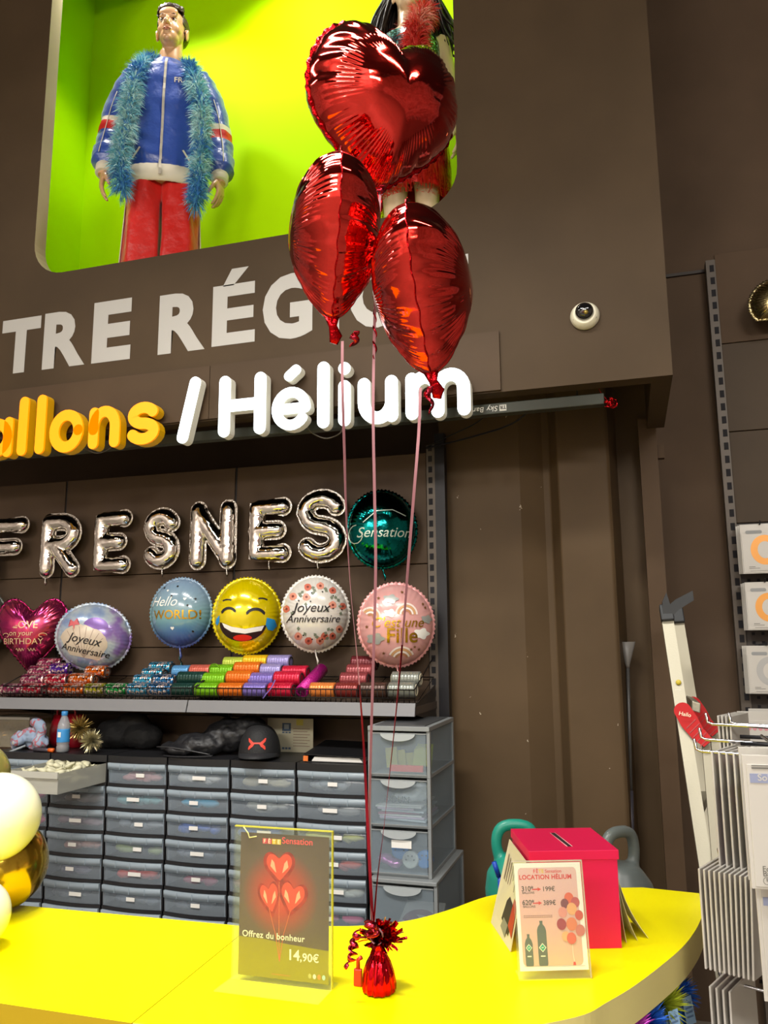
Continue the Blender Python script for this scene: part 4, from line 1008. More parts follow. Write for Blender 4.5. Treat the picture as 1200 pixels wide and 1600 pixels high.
# crumpled flowered cloth
c = P(42, 1150, 3.08); m = MB()
rr = random.Random(8)
m = MB()
for i in range(11): m.ell((c.x + rr.uniform(-.075, .085), 3.1 + rr.uniform(-.03, .05), zt0 + .024 + rr.uniform(0, .03)), (rr.uniform(.03, .05), rr.uniform(.02, .035), rr.uniform(.018, .03)), 14, 8, M=Matrix.Rotation(rr.uniform(0, 3), 3, 'Y'))
m.ell((c.x + .055, 3.1, zt0 + .085), (.03, .025, .05), 14, 10); m.ell((c.x + .03, 3.1, zt0 + .12), (.035, .02, .02), 14, 8); m.ell((c.x, 3.1, zt0 + .06), (.05, .03, .035), 14, 8)
r_ = remesh(m, .006, 3)
for i in range(len(r_.v)): 
    v = r_.v[i]; r_.v[i] = v + r_.nor[i] * (.009 * noise.noise(v * 30) + .005 * abs(noise.noise(v * 70)))
    if r_.v[i].z < zt0: r_.v[i].z = zt0
solo('flowered_cloth', 'crumpled pale blue cloth with red flowers beside the gold box', 'cloth', r_, ramp_mat('flowered_cloth', [(.0, '7c8ea8'), (.5, '8d9db4'), (.56, 'a83a3c'), (.62, '93a3b8'), (.75, 'c8b9a0'), (.8, '7888a4')], 'noise', scale=26, rough=.8, detail=1), (c.x, 3.1, zt0))
b = MB().tube([P(0, 1180, 3.03), P(20, 1173, 3.04), P(40, 1165, 3.06)], .005, 6); shift(b, (0, 0, 0)); solo('grey_stick', 'thin pale grey stick poking out at the left edge', 'stick', b, mat('stick_grey', '8f979c', .5), P(20, 1173, 3.04))
b = MB(); a = P(75, 1177, 3.04); b.tube([(a.x - .08, 3.045, zt0 + .009), (a.x - .01, 3.042, zt0 + .009), (a.x, 3.042, zt0 + .009)], .008, 10)
t = thing('craft_knife', 'dark marker with an orange cap lying before the cloth', 'marker', (a.x - .04, 3.044, zt0)); t.name = 'marker_pen'
part(t, 'barrel', b, mat('marker_grey', '4c4650', .4), world=True)
b = MB().tube([(a.x + .001, 3.042, zt0 + .009), (a.x + .028, 3.041, zt0 + .009)], .009, 10); part(t, 'cap', b, mat('marker_orange', 'e0641c', .4), world=True)
# red holdall behind the bottle
c = P(94, 1150, 3.22); c2 = P(132, 1140, 3.25); hh = P(94, 1112, 3.22).z - zt0
t = thing('red_bag', 'shiny red carrier bag standing behind the water bottle', 'bag', (c.x, 3.24, zt0))
b = MB(); rings = []
for k, (z, wx, wy) in enumerate(((0, .085, .04), (.03, .10, .05), (.09, .095, .045), (.14, .085, .03), (hh - .01, .07, .012))):
    rings.append([Vector((.03 + wx * (abs(math.cos(q)) ** .6) * (1 if math.cos(q) > 0 else -1) + .006 * noise.noise(Vector((q, z * 20, 1))), wy * math.sin(q) + .012 * noise.noise(Vector((q * 2, z * 25, 5))), z)) for q in [2 * PI * i / 40 for i in range(40)]])
b.loft(rings); part(t, 'bag_body', b, mat('red_gloss_bag', 'b01428', .3, coat=.4))
b = MB().tube(smooth_path([(-.02, -.02, hh - .02), (-.015, -.025, hh + .01), (.03, -.025, hh + .025), (.075, -.025, hh + .01), (.08, -.02, hh - .02)], 5), .005, 6); part(t, 'handle', b, mat('red_gloss_bag', 'b01428', .3))
# water bottle
c = P(98, 1170, 3.06); hb = P(98, 1111, 3.06).z - zt0
t = thing('water_bottle', 'clear drink bottle with blue label and blue cap', 'bottle', (c.x, 3.06, zt0))
k = hb / .2
PET = clear('pet_plastic', 'e8f0f4', .6, 'c8d0d4', .12, .7)
b = MB().lathe([(0, 0), (.026, 0), (.031, .006), (.031, .03), (.029, .036), (.031, .042), (.031, .12), (.028, .14), (.017, .168), (.013, .178), (.013, .182)], 24); b.xf(Matrix.Scale(k, 4)); part(t, 'bottle_body', b, PET)
b = MB().lathe([(.0314, .05), (.0316, .052), (.0316, .112), (.0314, .114)], 24); b.xf(Matrix.Scale(k, 4)); part(t, 'label', b, mat('blue_label', '3b8fd0', .4))
b = MB().lathe([(0, .004), (.026, .004), (.028, .04), (0, .04)], 20); b.xf(Matrix.Scale(k, 4)); part(t, 'red_drink', b, mat('red_drink', '5a1420', .2))
b = MB().lathe([(.0145, .178), (.0155, .18), (.0155, .198), (.013, .2), (0, .2)], 20); b.xf(Matrix.Scale(k, 4)); part(t, 'cap', b, mat('blue_cap', '3a86c4', .4))
b = MB().box(-.009, .009, -.0325, -.0318, .075, .1); b.xf(Matrix.Scale(k, 4)); part(t, 'label_panel', b, LAB)
# tinsel balls
GT = mat('gold_tinsel', 'c9b06a', .25, .8); ST = mat('pale_gold_tinsel', 'd8cfa8', .25, .8)
b = tinsel(MB(), (0, 0, .065), .066, 420, 5, w=.0016); c = P(122, 1144, 3.1); solo('tinsel_ball', 'darker gold tinsel ball beside the water bottle', 'tinsel ball', shift(b, (c.x, 3.11, zt0 + .035)), GT, (c.x, 3.11, zt0), 'tinsel balls on the drawer tower')
b = tinsel(MB(), (0, 0, .05), .056, 520, 6, w=.0016, up=Vector((0, 0, 1)) if False else None); c = P(140, 1165, 3.04); solo('tinsel_ball', 'pale silver gold tinsel ball lying in front', 'tinsel ball', shift(b, (c.x, 3.05, zt0 + .004)), ST, (c.x, 3.05, zt0), 'tinsel balls on the drawer tower')
# black bag slumped in the dark and the black backpack, cap, notice and binder
FABK = mat('black_fabric', '121214', .75, bump=.3, bscale=60); FABG = mat('black_nylon', '1d1d20', .5, bump=.35, bscale=35)
def lump(items, vox, amp, sc_, floor):
    m = MB()
    for (x, y, z, rx, ry, rz_) in items: m.ell((x, y, z), (rx, ry, rz_), 18, 12)
    r_ = remesh(m, vox, 4)
    for i in range(len(r_.v)):
        v = r_.v[i]; w_ = r_.nor[i]; r_.v[i] = v + w_ * (amp * noise.noise(v * sc_) + amp * .6 * abs(noise.noise(Vector((v.x * sc_ * 2, v.y * sc_, v.z * sc_ * 3)))))
        if r_.v[i].z < floor: r_.v[i].z = floor
    return r_
c = P(200, 1160, 3.25)
solo('black_bag', 'big black cloth bag slumped in the dark behind the tinsel', 'bag', lump([(c.x - .07, 3.27, zt0 + .06, .11, .08, .07), (c.x + .06, 3.27, zt0 + .055, .10, .08, .06), (c.x, 3.28, zt0 + .11, .09, .05, .045)], .008, .012, 14, zt0), FABK, (c.x, 3.27, zt0))
c = P(335, 1160, 3.15)
t = thing('backpack', 'black nylon backpack lying flat left of the black cap', 'backpack', (c.x, 3.16, zt0))
part(t, 'bag_body', lump([(c.x - .13, 3.12, zt0 + .026, .11, .08, .022), (c.x - .06, 3.14, zt0 + .045, .12, .08, .045), (c.x + .04, 3.2, zt0 + .075, .11, .09, .07), (c.x + .12, 3.22, zt0 + .09, .09, .08, .07)], .007, .012, 20, zt0), FABG, world=True)
b = MB().tube(smooth_path([(c.x - .235, 3.075, zt0 + .034), (c.x - .15, 3.042, zt0 + .038), (c.x - .05, 3.045, zt0 + .026), (c.x + .03, 3.06, zt0 + .012)], 6), .0028, 6); part(t, 'zip', b, mat('zip_grey', '4a4a4c', .4, .5), world=True)
b = MB().tube(smooth_path([(c.x - .17, 3.03, zt0 + .006), (c.x - .1, 3.015, zt0 + .006), (c.x, 3.02, zt0 + .008), (c.x + .06, 3.03, zt0 + .012)], 6), .008, 8, flat=.4, ref=(0, 0, 1)); part(t, 'strap', b, FABG, world=True)
c = P(404, 1150, 3.1); pr = P(404, 1190, 3.02)
t = thing('baseball_cap', 'black baseball cap with a red emblem, peak towards the front', 'cap', (c.x, 3.11, zt0), math.radians(18))
b = MB(); n = 28; rings = []
for k in range(11):
    a = k / 10 * PI / 2; z = .125 * math.sin(a); q = math.cos(a) ** .75 if k < 10 else .001
    rings.append([Vector((.088 * q * math.cos(2 * PI * j / n), .10 * q * math.sin(2 * PI * j / n) + .012, z + .008)) for j in range(n)])
b.loft(rings, caps=False); part(t, 'crown', b, mat('cap_black', '161618', .7, bump=.2, bscale=120))
b = MB(); top = []; 
pts = [(.088 * math.cos(math.radians(q)), -.088 * math.sin(math.radians(-q)) * -1 + .012) for q in range(180, 361, 12)]
inner = [Vector((.087 * math.cos(math.radians(q)), .10 * math.sin(math.radians(q)) + .012, .016 + .012 * abs(math.sin(math.radians(q))))) for q in range(180, 361, 10)]
outer = [Vector((.084 * math.cos(math.radians(q)), .175 * math.sin(math.radians(q)) + .012, .008 + .010 * abs(math.sin(math.radians(q))) - .0 + .016 * abs(math.cos(math.radians(q))) * 0)) for q in range(180, 361, 10)]
lo = [v - Vector((0, 0, .004)) for v in inner], [v - Vector((0, 0, .004)) for v in outer]
b.loft([inner, outer, lo[1], lo[0]], closed=False, caps=False); part(t, 'peak', b, mat('cap_peak', '202124', .65))
b = MB()
def capfn(x, z):
    a = math.asin(min(.99, (z - .008) / .125)); q = math.cos(a) ** .75; xx = min(.98, abs(x) / (.088 * q)) * (1 if x > 0 else -1)
    return Vector((x, -.10 * q * math.sqrt(1 - xx * xx) + .012 - .0015, z))
for sgn in (1, -1):
    vs, fs = band([(sgn * .034, .085), (sgn * .030, .076), (sgn * .021, .068), (sgn * .016, .064), (sgn * .021, .058), (sgn * .030, .050), (sgn * .034, .042)], [.004, .010, .012, .013, .012, .010, .004])
    b.drape(vs, fs, capfn, .008)
vs, fs = band([(-.02, .064), (-.008, .067), (.008, .067), (.02, .064)], [.012, .006, .006, .012]); b.drape(vs, fs, lambda x, z: capfn(x, z) + Vector((0, -.0005, 0)), .008)
part(t, 'emblem', b, mat('emblem_red', 'd8402e', .5))
# notice sheet
a = P(428, 1122, 3.3); c = P(489, 1172, 3.3); t = thing('notice_sheet', 'white printed notice sheet standing behind the black cap', 'notice', ((a.x + c.x) / 2, 3.3, zt0))
hh = a.z - zt0; ww = c.x - a.x
b = MB().box(-ww / 2 - .03, ww / 2, 0, .002, 0, hh); part(t, 'sheet', b, mat('notice_paper', 'b9b298', .7))
b = MB()
b.box(-ww * .28, -ww * .06, -.0008, -.0002, hh * .62, hh * .86)
for q in range(3): b.box(-ww * .28 + q * ww * .08, -ww * .22 + q * ww * .08, -.0008, -.0002, hh * .56, hh * .6)
for q in range(3): b.box(-ww * .28 + q * ww * .08, -ww * .22 + q * ww * .08, -.0008, -.0002, hh * .08, hh * .14)
part(t, 'printed_boxes', b, mat('notice_blue', '4a5c74', .7))
b = MB().box(-ww * .23, -ww * .11, -.0014, -.0009, hh * .68, hh * .82); part(t, 'printed_screen', b, mat('notice_screen', '9aa4ac', .7))
b = MB()
for q in range(7): b.box(0.0, ww * (.36 if q % 2 else .42), -.0008, -.0002, hh * (.18 + q * .085), hh * (.195 + q * .085))
part(t, 'printed_lines', b, mat('notice_text', '7c5a50', .7))
b = MB().box(ww * .08, ww * .25, -.0016, -.0009, hh * .8, hh * .98); part(t, 'yellow_note', b, mat('note_yellow', 'c8bc5a', .7))
# black ring binder with papers
a = P(472, 1192, 3.04); c = P(572, 1192, 3.04); 
t = thing('ring_binder', 'black ring binder with white papers on the sixth tower', 'binder', ((a.x + c.x) / 2, 3.04, zt0))
ww = (c.x - a.x) - .012
b = MB(); b.box(-ww / 2 + .01, ww / 2, -.0, .25, 0, .003); b.add([(-ww / 2, 0, .028), (ww / 2, -.004, .022), (ww / 2, .25, .05), (-ww / 2, .25, .056), (-ww / 2, 0, .031), (ww / 2, -.004, .025), (ww / 2, .25, .053), (-ww / 2, .25, .059)], [(3, 2, 1, 0), (4, 5, 6, 7), (0, 1, 5, 4), (1, 2, 6, 5), (2, 3, 7, 6), (3, 0, 4, 7)])
b.box(-ww / 2, -ww / 2 + .008, .0, .25, .0, .03); part(t, 'cover', b, mat('binder_black', '141416', .45))
b = MB(); 
for q in range(5): b.box(-ww / 2 + .035 + q * .002, ww / 2 - .01 - q * .003, .002 + q * .001, .21, .0045 + q * .0032, .0072 + q * .0032)
part(t, 'paper_stack', b, mat('paper_white', 'dedcd8', .7))
b = MB().box(-ww / 2 + .0, -ww / 2 + .02, -.0035, .0, .004, .024); part(t, 'orange_tab', b, mat('tab_orange', 'd8702c', .6))

# ================================================================== big grey drawer tower at the right
GRF = mat('grey_frame_plastic', '85898a', .4); GCL = clear('grey_clear_plastic', 'f4f8fa', .78, 'b4c2cc', .25)
def big_drawer(t, x0, x1, y0, y1, z0, z1, wide=False):
    b = MB(); e = .012
    b.box(x0, x0 + e, y0, y1, z0, z1); b.box(x1 - e, x1, y0, y0 + .02, z0, z1); b.box(x1 - e, x1, y1 - .02, y1, z0, z1)
    b.box(x1 - e, x1, y0 + .02, y1 - .02, z0, z0 + .012); b.box(x0 + e, x1 - e, y0 + .01, y1, z0, z0 + .008); b.box(x0 + e, x1 - e, y1 - .008, y1, z0 + .008, z1)
    fr = part(t, 'frame', b, GRF, world=True)
    b = MB().box(x1 - .006, x1 - .004, y0 + .02, y1 - .02, z0 + .012, z1 - .001); part(t, 'side_pane', b, GCL, parent=fr, world=True)
    b = MB(); b.box(x0 + e + .002, x1 - e - .002, y0 - .004, y0 + .0, z0 + .012, z1 - .008)
    dr = part(t, 'drawer', b, GCL, world=True)
    cx = (x0 + x1) / 2; hw = (x1 - x0) * .28
    b = MB(); pr = [(cx + hw * math.cos(math.radians(q)), z1 - .009 + .026 * math.sin(math.radians(q))) for q in range(180, 361, 12)]
    b.prism(pr, lambda x, z, d: Vector((x, y0 - .004 - d, z)), .012, .0005); part(t, 'handle', b, clear('handle_clear', 'f0f4f4', .35, 'c4cacc', .2), parent=dr, world=True)
    b = MB().box(x0 + e, x1 - e, y0 - .006, y0 - .0041, z0 + .009, z0 + .013); part(t, 'drawer_rim', b, GRF, parent=dr, world=True)
    b = MB().box(x0 + e, x1 - e, y0 - .006, y0 - .0041, z1 - .010, z1 - .006); part(t, 'drawer_rim', b, GRF, parent=dr, world=True)
Yt = 2.90; zt1 = P(620, 1135, Yt).z
tx0, tx1 = P(575, 1135, Yt).x, P(671, 1135, Yt).x
t = thing('storage_tower', 'grey clear-drawer storage tower with four deep drawers at the right', 'drawer unit', ((tx0 + tx1) / 2, Yt, 0), 0, 'drawer towers under the ribbon shelf')
b = MB().box(tx0, tx1, Yt - .006, Yt + .42, zt1 - .016, zt1); b.box(tx0 + .02, tx1 - .02, Yt + .02, Yt + .4, zt1, zt1 + .003, 1)
part(t, 'top', b, [GRF, mat('tower_top_dark', '3c3e40', .5)], world=True, bevel=.003)
zs = [zt1 - .017, P(620, 1215, Yt).z, P(620, 1294, Yt).z, P(620, 1370, Yt).z]
for k in range(3): big_drawer(t, tx0, tx1, Yt, Yt + .42, zs[k + 1] + .001, zs[k])
bx0, bx1 = P(578, 1380, Yt - .03).x, P(683, 1380, Yt - .03).x
b = MB().box(bx0, bx1, Yt - .035, Yt + .44, zs[3] - .014, zs[3]); part(t, 'top', b, GRF, world=True, bevel=.003)
big_drawer(t, bx0, bx1, Yt - .03, Yt + .44, zs[3] - .26, zs[3] - .015)
b = MB().box(bx0 + .01, bx1 - .01, Yt - .02, Yt + .43, .0, zs[3] - .261); part(t, 'plinth', b, GRF, world=True)
# contents of the grey tower
def inside(name, label, cat, mb, m, loc): solo(name, label, cat, mb, m, loc, 'things kept in the grey tower')
z = zs[1] + .013
for q in range(3):
    b = MB().obox((tx0 + .062 + q * .03, Yt + .10 + q * .012, z + .045 - q * .006), (.022, 0, .003), (0, .004, 0), (-.003, 0, .036 - q * .005))
    inside('yellow_packet', ['leftmost', 'middle', 'third'][q] + ' yellow packet standing in the top grey drawer', 'packet', b, mat('packet_yellow', 'c8c04a', .5), (tx0 + .062 + q * .03, Yt + .1, z))
for q in range(3):
    b = MB().obox((tx1 - .055, Yt + .09 + q * .024, z + .05), (.03, .004, .0), (-.001, .003, .0), (.004, 0, .03 + q * .006))
    inside('lime_packet', ['front', 'middle', 'rear'][q] + ' lime packet at the right of the top grey drawer', 'packet', b, mat('packet_lime', 'bcc454', .5), (tx1 - .055, Yt + .09 + q * .024, z))
b = MB().box(tx0 + .075, tx1 - .035, Yt + .03, Yt + .045, z + .004, z + .026); inside('red_case', 'flat red case lying in the top grey drawer', 'case', b, mat('red_case', 'd84434', .4), (tx0 + .14, Yt + .04, z))
z = zs[2] + .012; rr = random.Random(2)
for q in range(7):
    b = MB().obox((tx0 + .10 + rr.uniform(-.012, .018), Yt + .16, z + .007 + q * .0075), (.085 + rr.uniform(-.015, .005), rr.uniform(-.01, .01), rr.uniform(-.002, .002)), (0, .11, 0), (0, 0, .003))
    lab = ['lowest', 'second lowest', 'third lowest', 'middle', 'third highest', 'second highest', 'topmost'][q]
    inside('flat_packet', f'{lab} flat packet of the pile in the second grey drawer', 'packet', b, mat('packet_%d' % (q % 4), ('b8c0c4', 'c8b4c8', 'd8d8d4', 'a0506c')[q % 4], .5), (tx0 + .1, Yt + .16, z))
r_ = lump([(tx0 + .13, Yt + .14, z + .085, .07, .08, .025), (tx0 + .17, Yt + .12, z + .1, .04, .05, .03)], .007, .01, 30, z + .06)
inside('plastic_bag', 'crinkled clear plastic bag on the pile in the second grey drawer', 'bag', r_, mat('bag_white', 'ccd2d4', .25), (tx0 + .13, Yt + .14, z + .06))
b = MB().text('DOUN', (tx0 + .105, Yt + .012, z + .075), (1, 0, 0), (0, 0, 1), .032, 0, 0, .0, shear=.1); inside('handwritten_strip', 'black handwriting on film inside the second grey drawer', 'writing', b, INK, (tx0 + .105, Yt + .012, z + .075))
z = zs[3] + .012
def disc_(x, y, zc, r, m, label):
    b = MB().lathe([(0, -.012), (r, -.012), (r, .012), (r * .85, .014), (0, .014)], 24, (x, y, zc), (0, -1, .15))
    t2 = thing('air_valve_disc', label, 'disc', (x, y, z), 0, 'perforated discs in the grey tower'); part(t2, 'disc', b, m, world=True)
    b = MB()
    for q in range(6): b.lathe([(0, .0145), (r * .1, .0145), (r * .1, .0155), (0, .0155)], 8, (x + r * .5 * math.cos(q * PI / 3), y, zc + r * .5 * math.sin(q * PI / 3)), (0, -1, .15))
    part(t2, 'holes', b, mat('hole_dark', '3c4448', .7), world=True)
disc_(tx0 + .105, Yt + .06, z + .066, .032, mat('disc_blue', '1c7cc8', .35), 'blue perforated disc behind the white one')
disc_(tx0 + .15, Yt + .04, z + .04, .03, mat('disc_white', 'c8ccc4', .35), 'white perforated disc in the third grey drawer')
disc_(tx0 + .20, Yt + .05, z + .042, .031, mat('disc_blue', '1c7cc8', .35), 'blue perforated disc at the right of the third grey drawer')
inside('pink_packet', 'shiny pink packet in the third grey drawer', 'packet', lump([(tx0 + .05, Yt + .05, z + .035, .03, .03, .016), (tx0 + .085, Yt + .05, z + .022, .035, .03, .016)], .005, .006, 50, z), mat('pink_foil', 'b86ca8', .2, .5), (tx0 + .065, Yt + .05, z))
b = MB().box(tx0 + .09, tx0 + .165, Yt - .0085, Yt - .0065, z + .088, z + .115); b2 = part(t, 'label', b, LAB, world=True)
z = zs[3] - .26 + .012
t2 = thing('number_pack', 'flat pack with a dark red number in the bottom grey drawer', 'packet', (bx0 + .13, Yt + .1, z))
b = MB(); Mx = Matrix.Rotation(math.radians(38), 3, 'X')
def numfn(x, y, d): return Vector((bx0 + .15, Yt + .09, z + .075)) + Mx @ Vector((x, y, d)) 
b.prism([(-.09, -.09), (.085, -.09), (.085, .08), (-.06, .08)], numfn, .004, -.012); part(t2, 'pack', b, mat('pack_white', 'd0ccc8', .4), world=True)
b = MB(); vs, fs = band(arc(.0, .0, .055, .04, -70, 178, 16) , [.028 - .0006 * q for q in range(17)]); b.add([numfn(x - .0, y - .005, .0052) for x, y in vs], fs)
b.add([numfn(-.028 + .028 * math.cos(q), .0 + .024 * math.sin(q), .0056) for q in [2 * PI * i / 20 for i in range(20)]], [tuple(range(20))])
part(t2, 'number_print', b, mat('number_red', '8c3048', .4), world=True)
# ================================================================== three red heart balloons, ribbons and their weight
REDF = foil_mat('red_heart_foil', 'e02c22', .09, .10, 26, (1, 1, 1)); REDF.node_tree.nodes['Principled BSDF'].inputs['Coat Weight'].default_value = .6; REDF.node_tree.nodes['Principled BSDF'].inputs['Coat Roughness'].default_value = .05
REDS = foil_mat('red_seam_foil', 'b01018', .2, .4, 90)
RIB = foil_mat('dark_red_ribbon_foil', 'b02c3c', .22, .1); RIBP = mat('pink_ribbon', 'ac757c', .4, .25)
def heart_balloon(label, centre, across, up, W, H, T, amp, seed, cleft=4.2, s0=.38):
    across = Vector(across).normalized(); up = Vector(up).normalized(); up = (up - across * up.dot(across)).normalized(); nrm = across.cross(up)   # nrm points away (+y of the shape)
    nrm = up.cross(across)
    t = thing('heart_balloon', label, 'foil balloon', centre, 0, 'red heart balloons of the bouquet')
    M = Matrix((across, -nrm, up)).transposed()
    t.rotation_euler = M.to_euler()
    ho = heart_out(W, H, cleft)
    b = foil_shape(ho, T, nr=36, nt=480, pleats=26, amp=amp, ex=2.2, q=.6, crimp=.008, fine=112, famp=.06, s0=s0); zmin = ho(.5)[1]
    for i, v in enumerate(b.v):
        rho = max(abs(v.x) / (W / 2), abs(v.z) / (H / 2)); k = max(0, min(1, (rho - .25) / .5))
        # shallow creases running in from the seam
        w_ = noise.noise(Vector((v.x * 14 + seed, v.y * 3, v.z * 26))) * .006 + noise.noise(Vector((v.x * 8, seed, v.z * 75))) * .0022
        v.y += (1 if v.y > 0 else -1) * w_ * k * (abs(v.y) > .002)
        if v.z < 0: v.y *= 1 - .34 * min(1, v.z / zmin) ** 1.5
    part(t, 'foil_body', b, REDF)
    part(t, 'seam_flange', flange(ho, wide=.006, pleats=55), REDS)
    zb = ho(.5)[1]
    b = MB().tube([(0, 0, zb + .012), (.002, -.003, zb - .012), (.008, -.010, zb - .03), (.012, -.006, zb - .045)], [.018, .009, .014, .009], 10, flat=.45)
    part(t, 'filling_neck', b, REDS)
    return t, M, zb
hy = 1.46
# top one: turned so that its left lobe is nearer
psi = math.radians(44)
ac = Vector((math.cos(psi), math.sin(psi), .0)); nr_ = Vector((math.sin(psi), -math.cos(psi), 0))
upv = Vector((0, 0, 1)) - nr_ * .22
cT = P(597, 180, 1.50)
tT, MT, zbT = heart_balloon('topmost red heart balloon showing its smooth dark face', cT, ac, upv, .355, .36, .125, .05, 3, 2.0, .55)
# two lower ones, seen along their seams
def edge_on(u, v, Y, twist, lean_, W, H, T, label, seed):
    c = P(u, v, Y); d = (c - CAM); d.z = 0; d.normalize(); ac = Matrix.Rotation(math.radians(twist), 3, 'Z') @ d
    side = Vector((d.y, -d.x, 0)); up = Vector((0, 0, 1)) + side * lean_
    ac = ac + Vector((0, 0, .10))
    return heart_balloon(label, c, ac, up, W, H, T, .07, seed)
tL, ML, zbL = edge_on(522, 380, 1.42, 4, -.02, .335, .300, .094, 'left lower red heart balloon seen edge-on along its seam', 7)
tR, MR, zbR = edge_on(662, 460, 1.44, -8, .06, .335, .305, .098, 'right lower red heart balloon seen edge-on, hanging lowest', 9)
# ribbons from the balloon necks down to the weight
knot = P(583, 1442, 1.455)
def ribbon(label, pts, col_, r=.0035, twist=0., cut=0.):
    p = smooth_path(pts, 8); b = MB()
    vs = []; n = len(p)
    for i, q in enumerate(p):
        t_ = (p[min(i + 1, n - 1)] - p[max(i - 1, 0)]).normalized(); a = twist * i / n
        e = Vector((math.cos(a), math.sin(a), 0)); e = (e - t_ * e.dot(t_)).normalized(); f = t_.cross(e) * .0003
        vs += [q - e * r - f, q + e * r - f, q + e * r + f, q - e * r + f]
    fs = [(4 * i + j, 4 * i + (j + 1) % 4, 4 * i + 4 + (j + 1) % 4, 4 * i + 4 + j) for i in range(n - 1) for j in range(4)]
    for i_, f_ in enumerate(fs): b.f.append(f_); b.m.append(1 if i_ / len(fs) > cut else 0); b.s.append(False)
    b.v += [Vector(q) for q in vs]
    return solo('balloon_ribbon', label, 'ribbon', b, [RIBP, col_], p[-1], 'ribbons of the heart bouquet')
ribbon('left ribbon hanging from the left heart balloon to the weight', [P(u, v, Y) for u, v, Y in ((535, 533, 1.42), (535, 600, 1.425), (538, 700, 1.43), (541, 800, 1.435), (548, 920, 1.44), (559, 1040, 1.443), (568, 1160, 1.447), (574, 1280, 1.45), (579, 1380, 1.453), (582, 1440, 1.455))], RIB, .0028, 4, .58)
ribbon('straight middle ribbon hanging from the topmost heart balloon', [P(u, v, Y) for u, v, Y in ((594, 300, 1.475), (588, 420, 1.50), (585, 520, 1.50), (583, 640, 1.50), (585, 760, 1.49), (587, 880, 1.48), (584, 1010, 1.47), (580, 1150, 1.465), (577, 1290, 1.46), (580, 1390, 1.457), (583, 1441, 1.456))], RIBP, .0029, 1.4)
ribbon('right ribbon slanting from the lowest heart balloon to the weight', [P(u, v, Y) for u, v, Y in ((657, 606, 1.44), (654, 680, 1.442), (646, 780, 1.444), (638, 880, 1.446), (632, 960, 1.447), (624, 1060, 1.449), (612, 1180, 1.451), (600, 1290, 1.453), (590, 1370, 1.454), (584, 1440, 1.455))], RIB, .0028, 2.5, .5)
# curled tails at the balloon necks
def curl(label, pts, m, r=.005, grp='curled ribbon ends on the balloon necks'):
    b = MB().tube(pts, r, 6, flat=.25); solo('ribbon_curl', label, 'ribbon', b, m, pts[0], grp)
c = P(553, 518, 1.42); curl('dark red ribbon curl beside the left heart neck', [c + Vector((.006 * math.cos(q), .006 * math.sin(q), -.0028 * q)) for q in [i * .6 for i in range(18)]], RIB, .007)
c = P(668, 604, 1.43); curl('dark red ribbon tail below the right heart neck', [c + Vector((.005 * math.cos(q) + .0008 * q, .004 * math.sin(q), -.0055 * q)) for q in [i * .5 for i in range(20)]], RIB, .007)
c = P(594, 290, 1.47); curl('small red ribbon knot under the topmost heart', [c + Vector((.006 * math.cos(q), .005 * math.sin(q), -.0022 * q)) for q in [i * .6 for i in range(14)]], RIB, .007)
c = P(585, 430, 1.50); curl('fine red ribbon spiral hanging between the two lower hearts', [c + Vector((.003 * math.cos(q), .003 * math.sin(q), -.0052 * q)) for q in [i * .55 for i in range(66)]], RIB, .0026)

# weight: foil-wrapped base with a tuft of strips
wc = PZ(587, 1557, ZC); k = 1.0
t = thing('balloon_weight', 'red foil balloon weight with tufted top holding the ribbons', 'balloon weight', (wc.x, wc.y + .02, ZC))
def pl(a, z): return 1 + .05 * math.sin(13 * a) + .03 * math.sin(29 * a + z * 60)
WF = foil_mat('weight_foil', 'c81420', .14, .5, 60, (1, 1, .25))
b = MB().lathe([(0, 0), (.026, 0), (.0295, .004), (.030, .014), (.027, .035), (.021, .052), (.014, .064), (.0095, .071), (.011, .077), (.015, .082)], 64, rmod=pl); part(t, 'foil_base', b, WF)
b = MB(); rr = random.Random(5)
for i in range(150):
    a = rr.uniform(0, 6.28); el = rr.uniform(.05, 1.4); d = Vector((math.cos(a) * math.cos(el) + .25, math.sin(a) * math.cos(el), math.sin(el) + .1)).normalized()
    L_ = rr.uniform(.032, .056); e = (Matrix.Rotation(rr.uniform(-1.3, 1.3), 3, d) @ d.cross(Vector((0, 0, 1))).normalized()) * rr.uniform(.003, .0048); o = Vector((0, 0, .078)); bend = Vector((0, 0, -rr.uniform(.0, .014)))
    q = [o, o + d * L_ * .5 + Vector((0, 0, .003)), o + d * L_ * .8 + bend * .4, o + d * L_ + bend]
    b.add([q[0] - e * .5, q[0] + e * .5, q[1] - e, q[1] + e, q[2] - e, q[2] + e, q[3] - e, q[3] + e], [(0, 1, 3, 2), (2, 3, 5, 4), (4, 5, 7, 6)])
part(t, 'tuft', b, WF)
b = MB().tube([(0, 0, .07), (-.004, 0, .09), (knot.x - wc.x, knot.y - wc.y - .02, knot.z - ZC)], .002, 6); part(t, 'tie', b, RIB)
b = MB().tube([Vector((.002 + .012 * math.cos(q), -.018, .1 + .014 * math.sin(q))) for q in [i * .5 for i in range(12)]], .0035, 6, flat=.3); part(t, 'ribbon_loop', b, RIBP)
c = P(580, 1448, 1.44)
curl('long curly red ribbon hanging at the left side of the weight', [P(560, 1452, 1.425) + Vector((.006 * math.cos(q) - .0006 * q, .005 * math.sin(q), -.0021 * q)) for q in [i * .42 for i in range(72)]], RIB, .0055, 'curly ribbons at the weight')
curl('bunched red ribbon curls where the ribbons are tied', [c + Vector((.010 * math.cos(q * 1.3) , .006 * math.sin(q), -.004 + .010 * math.sin(q * .7))) for q in [i * .42 for i in range(40)]], RIB, .0055, 'curly ribbons at the weight')
t = thing('ribbon_clip', 'small red plastic clip standing behind the weight', 'clip', PZ(562, 1541, ZC))
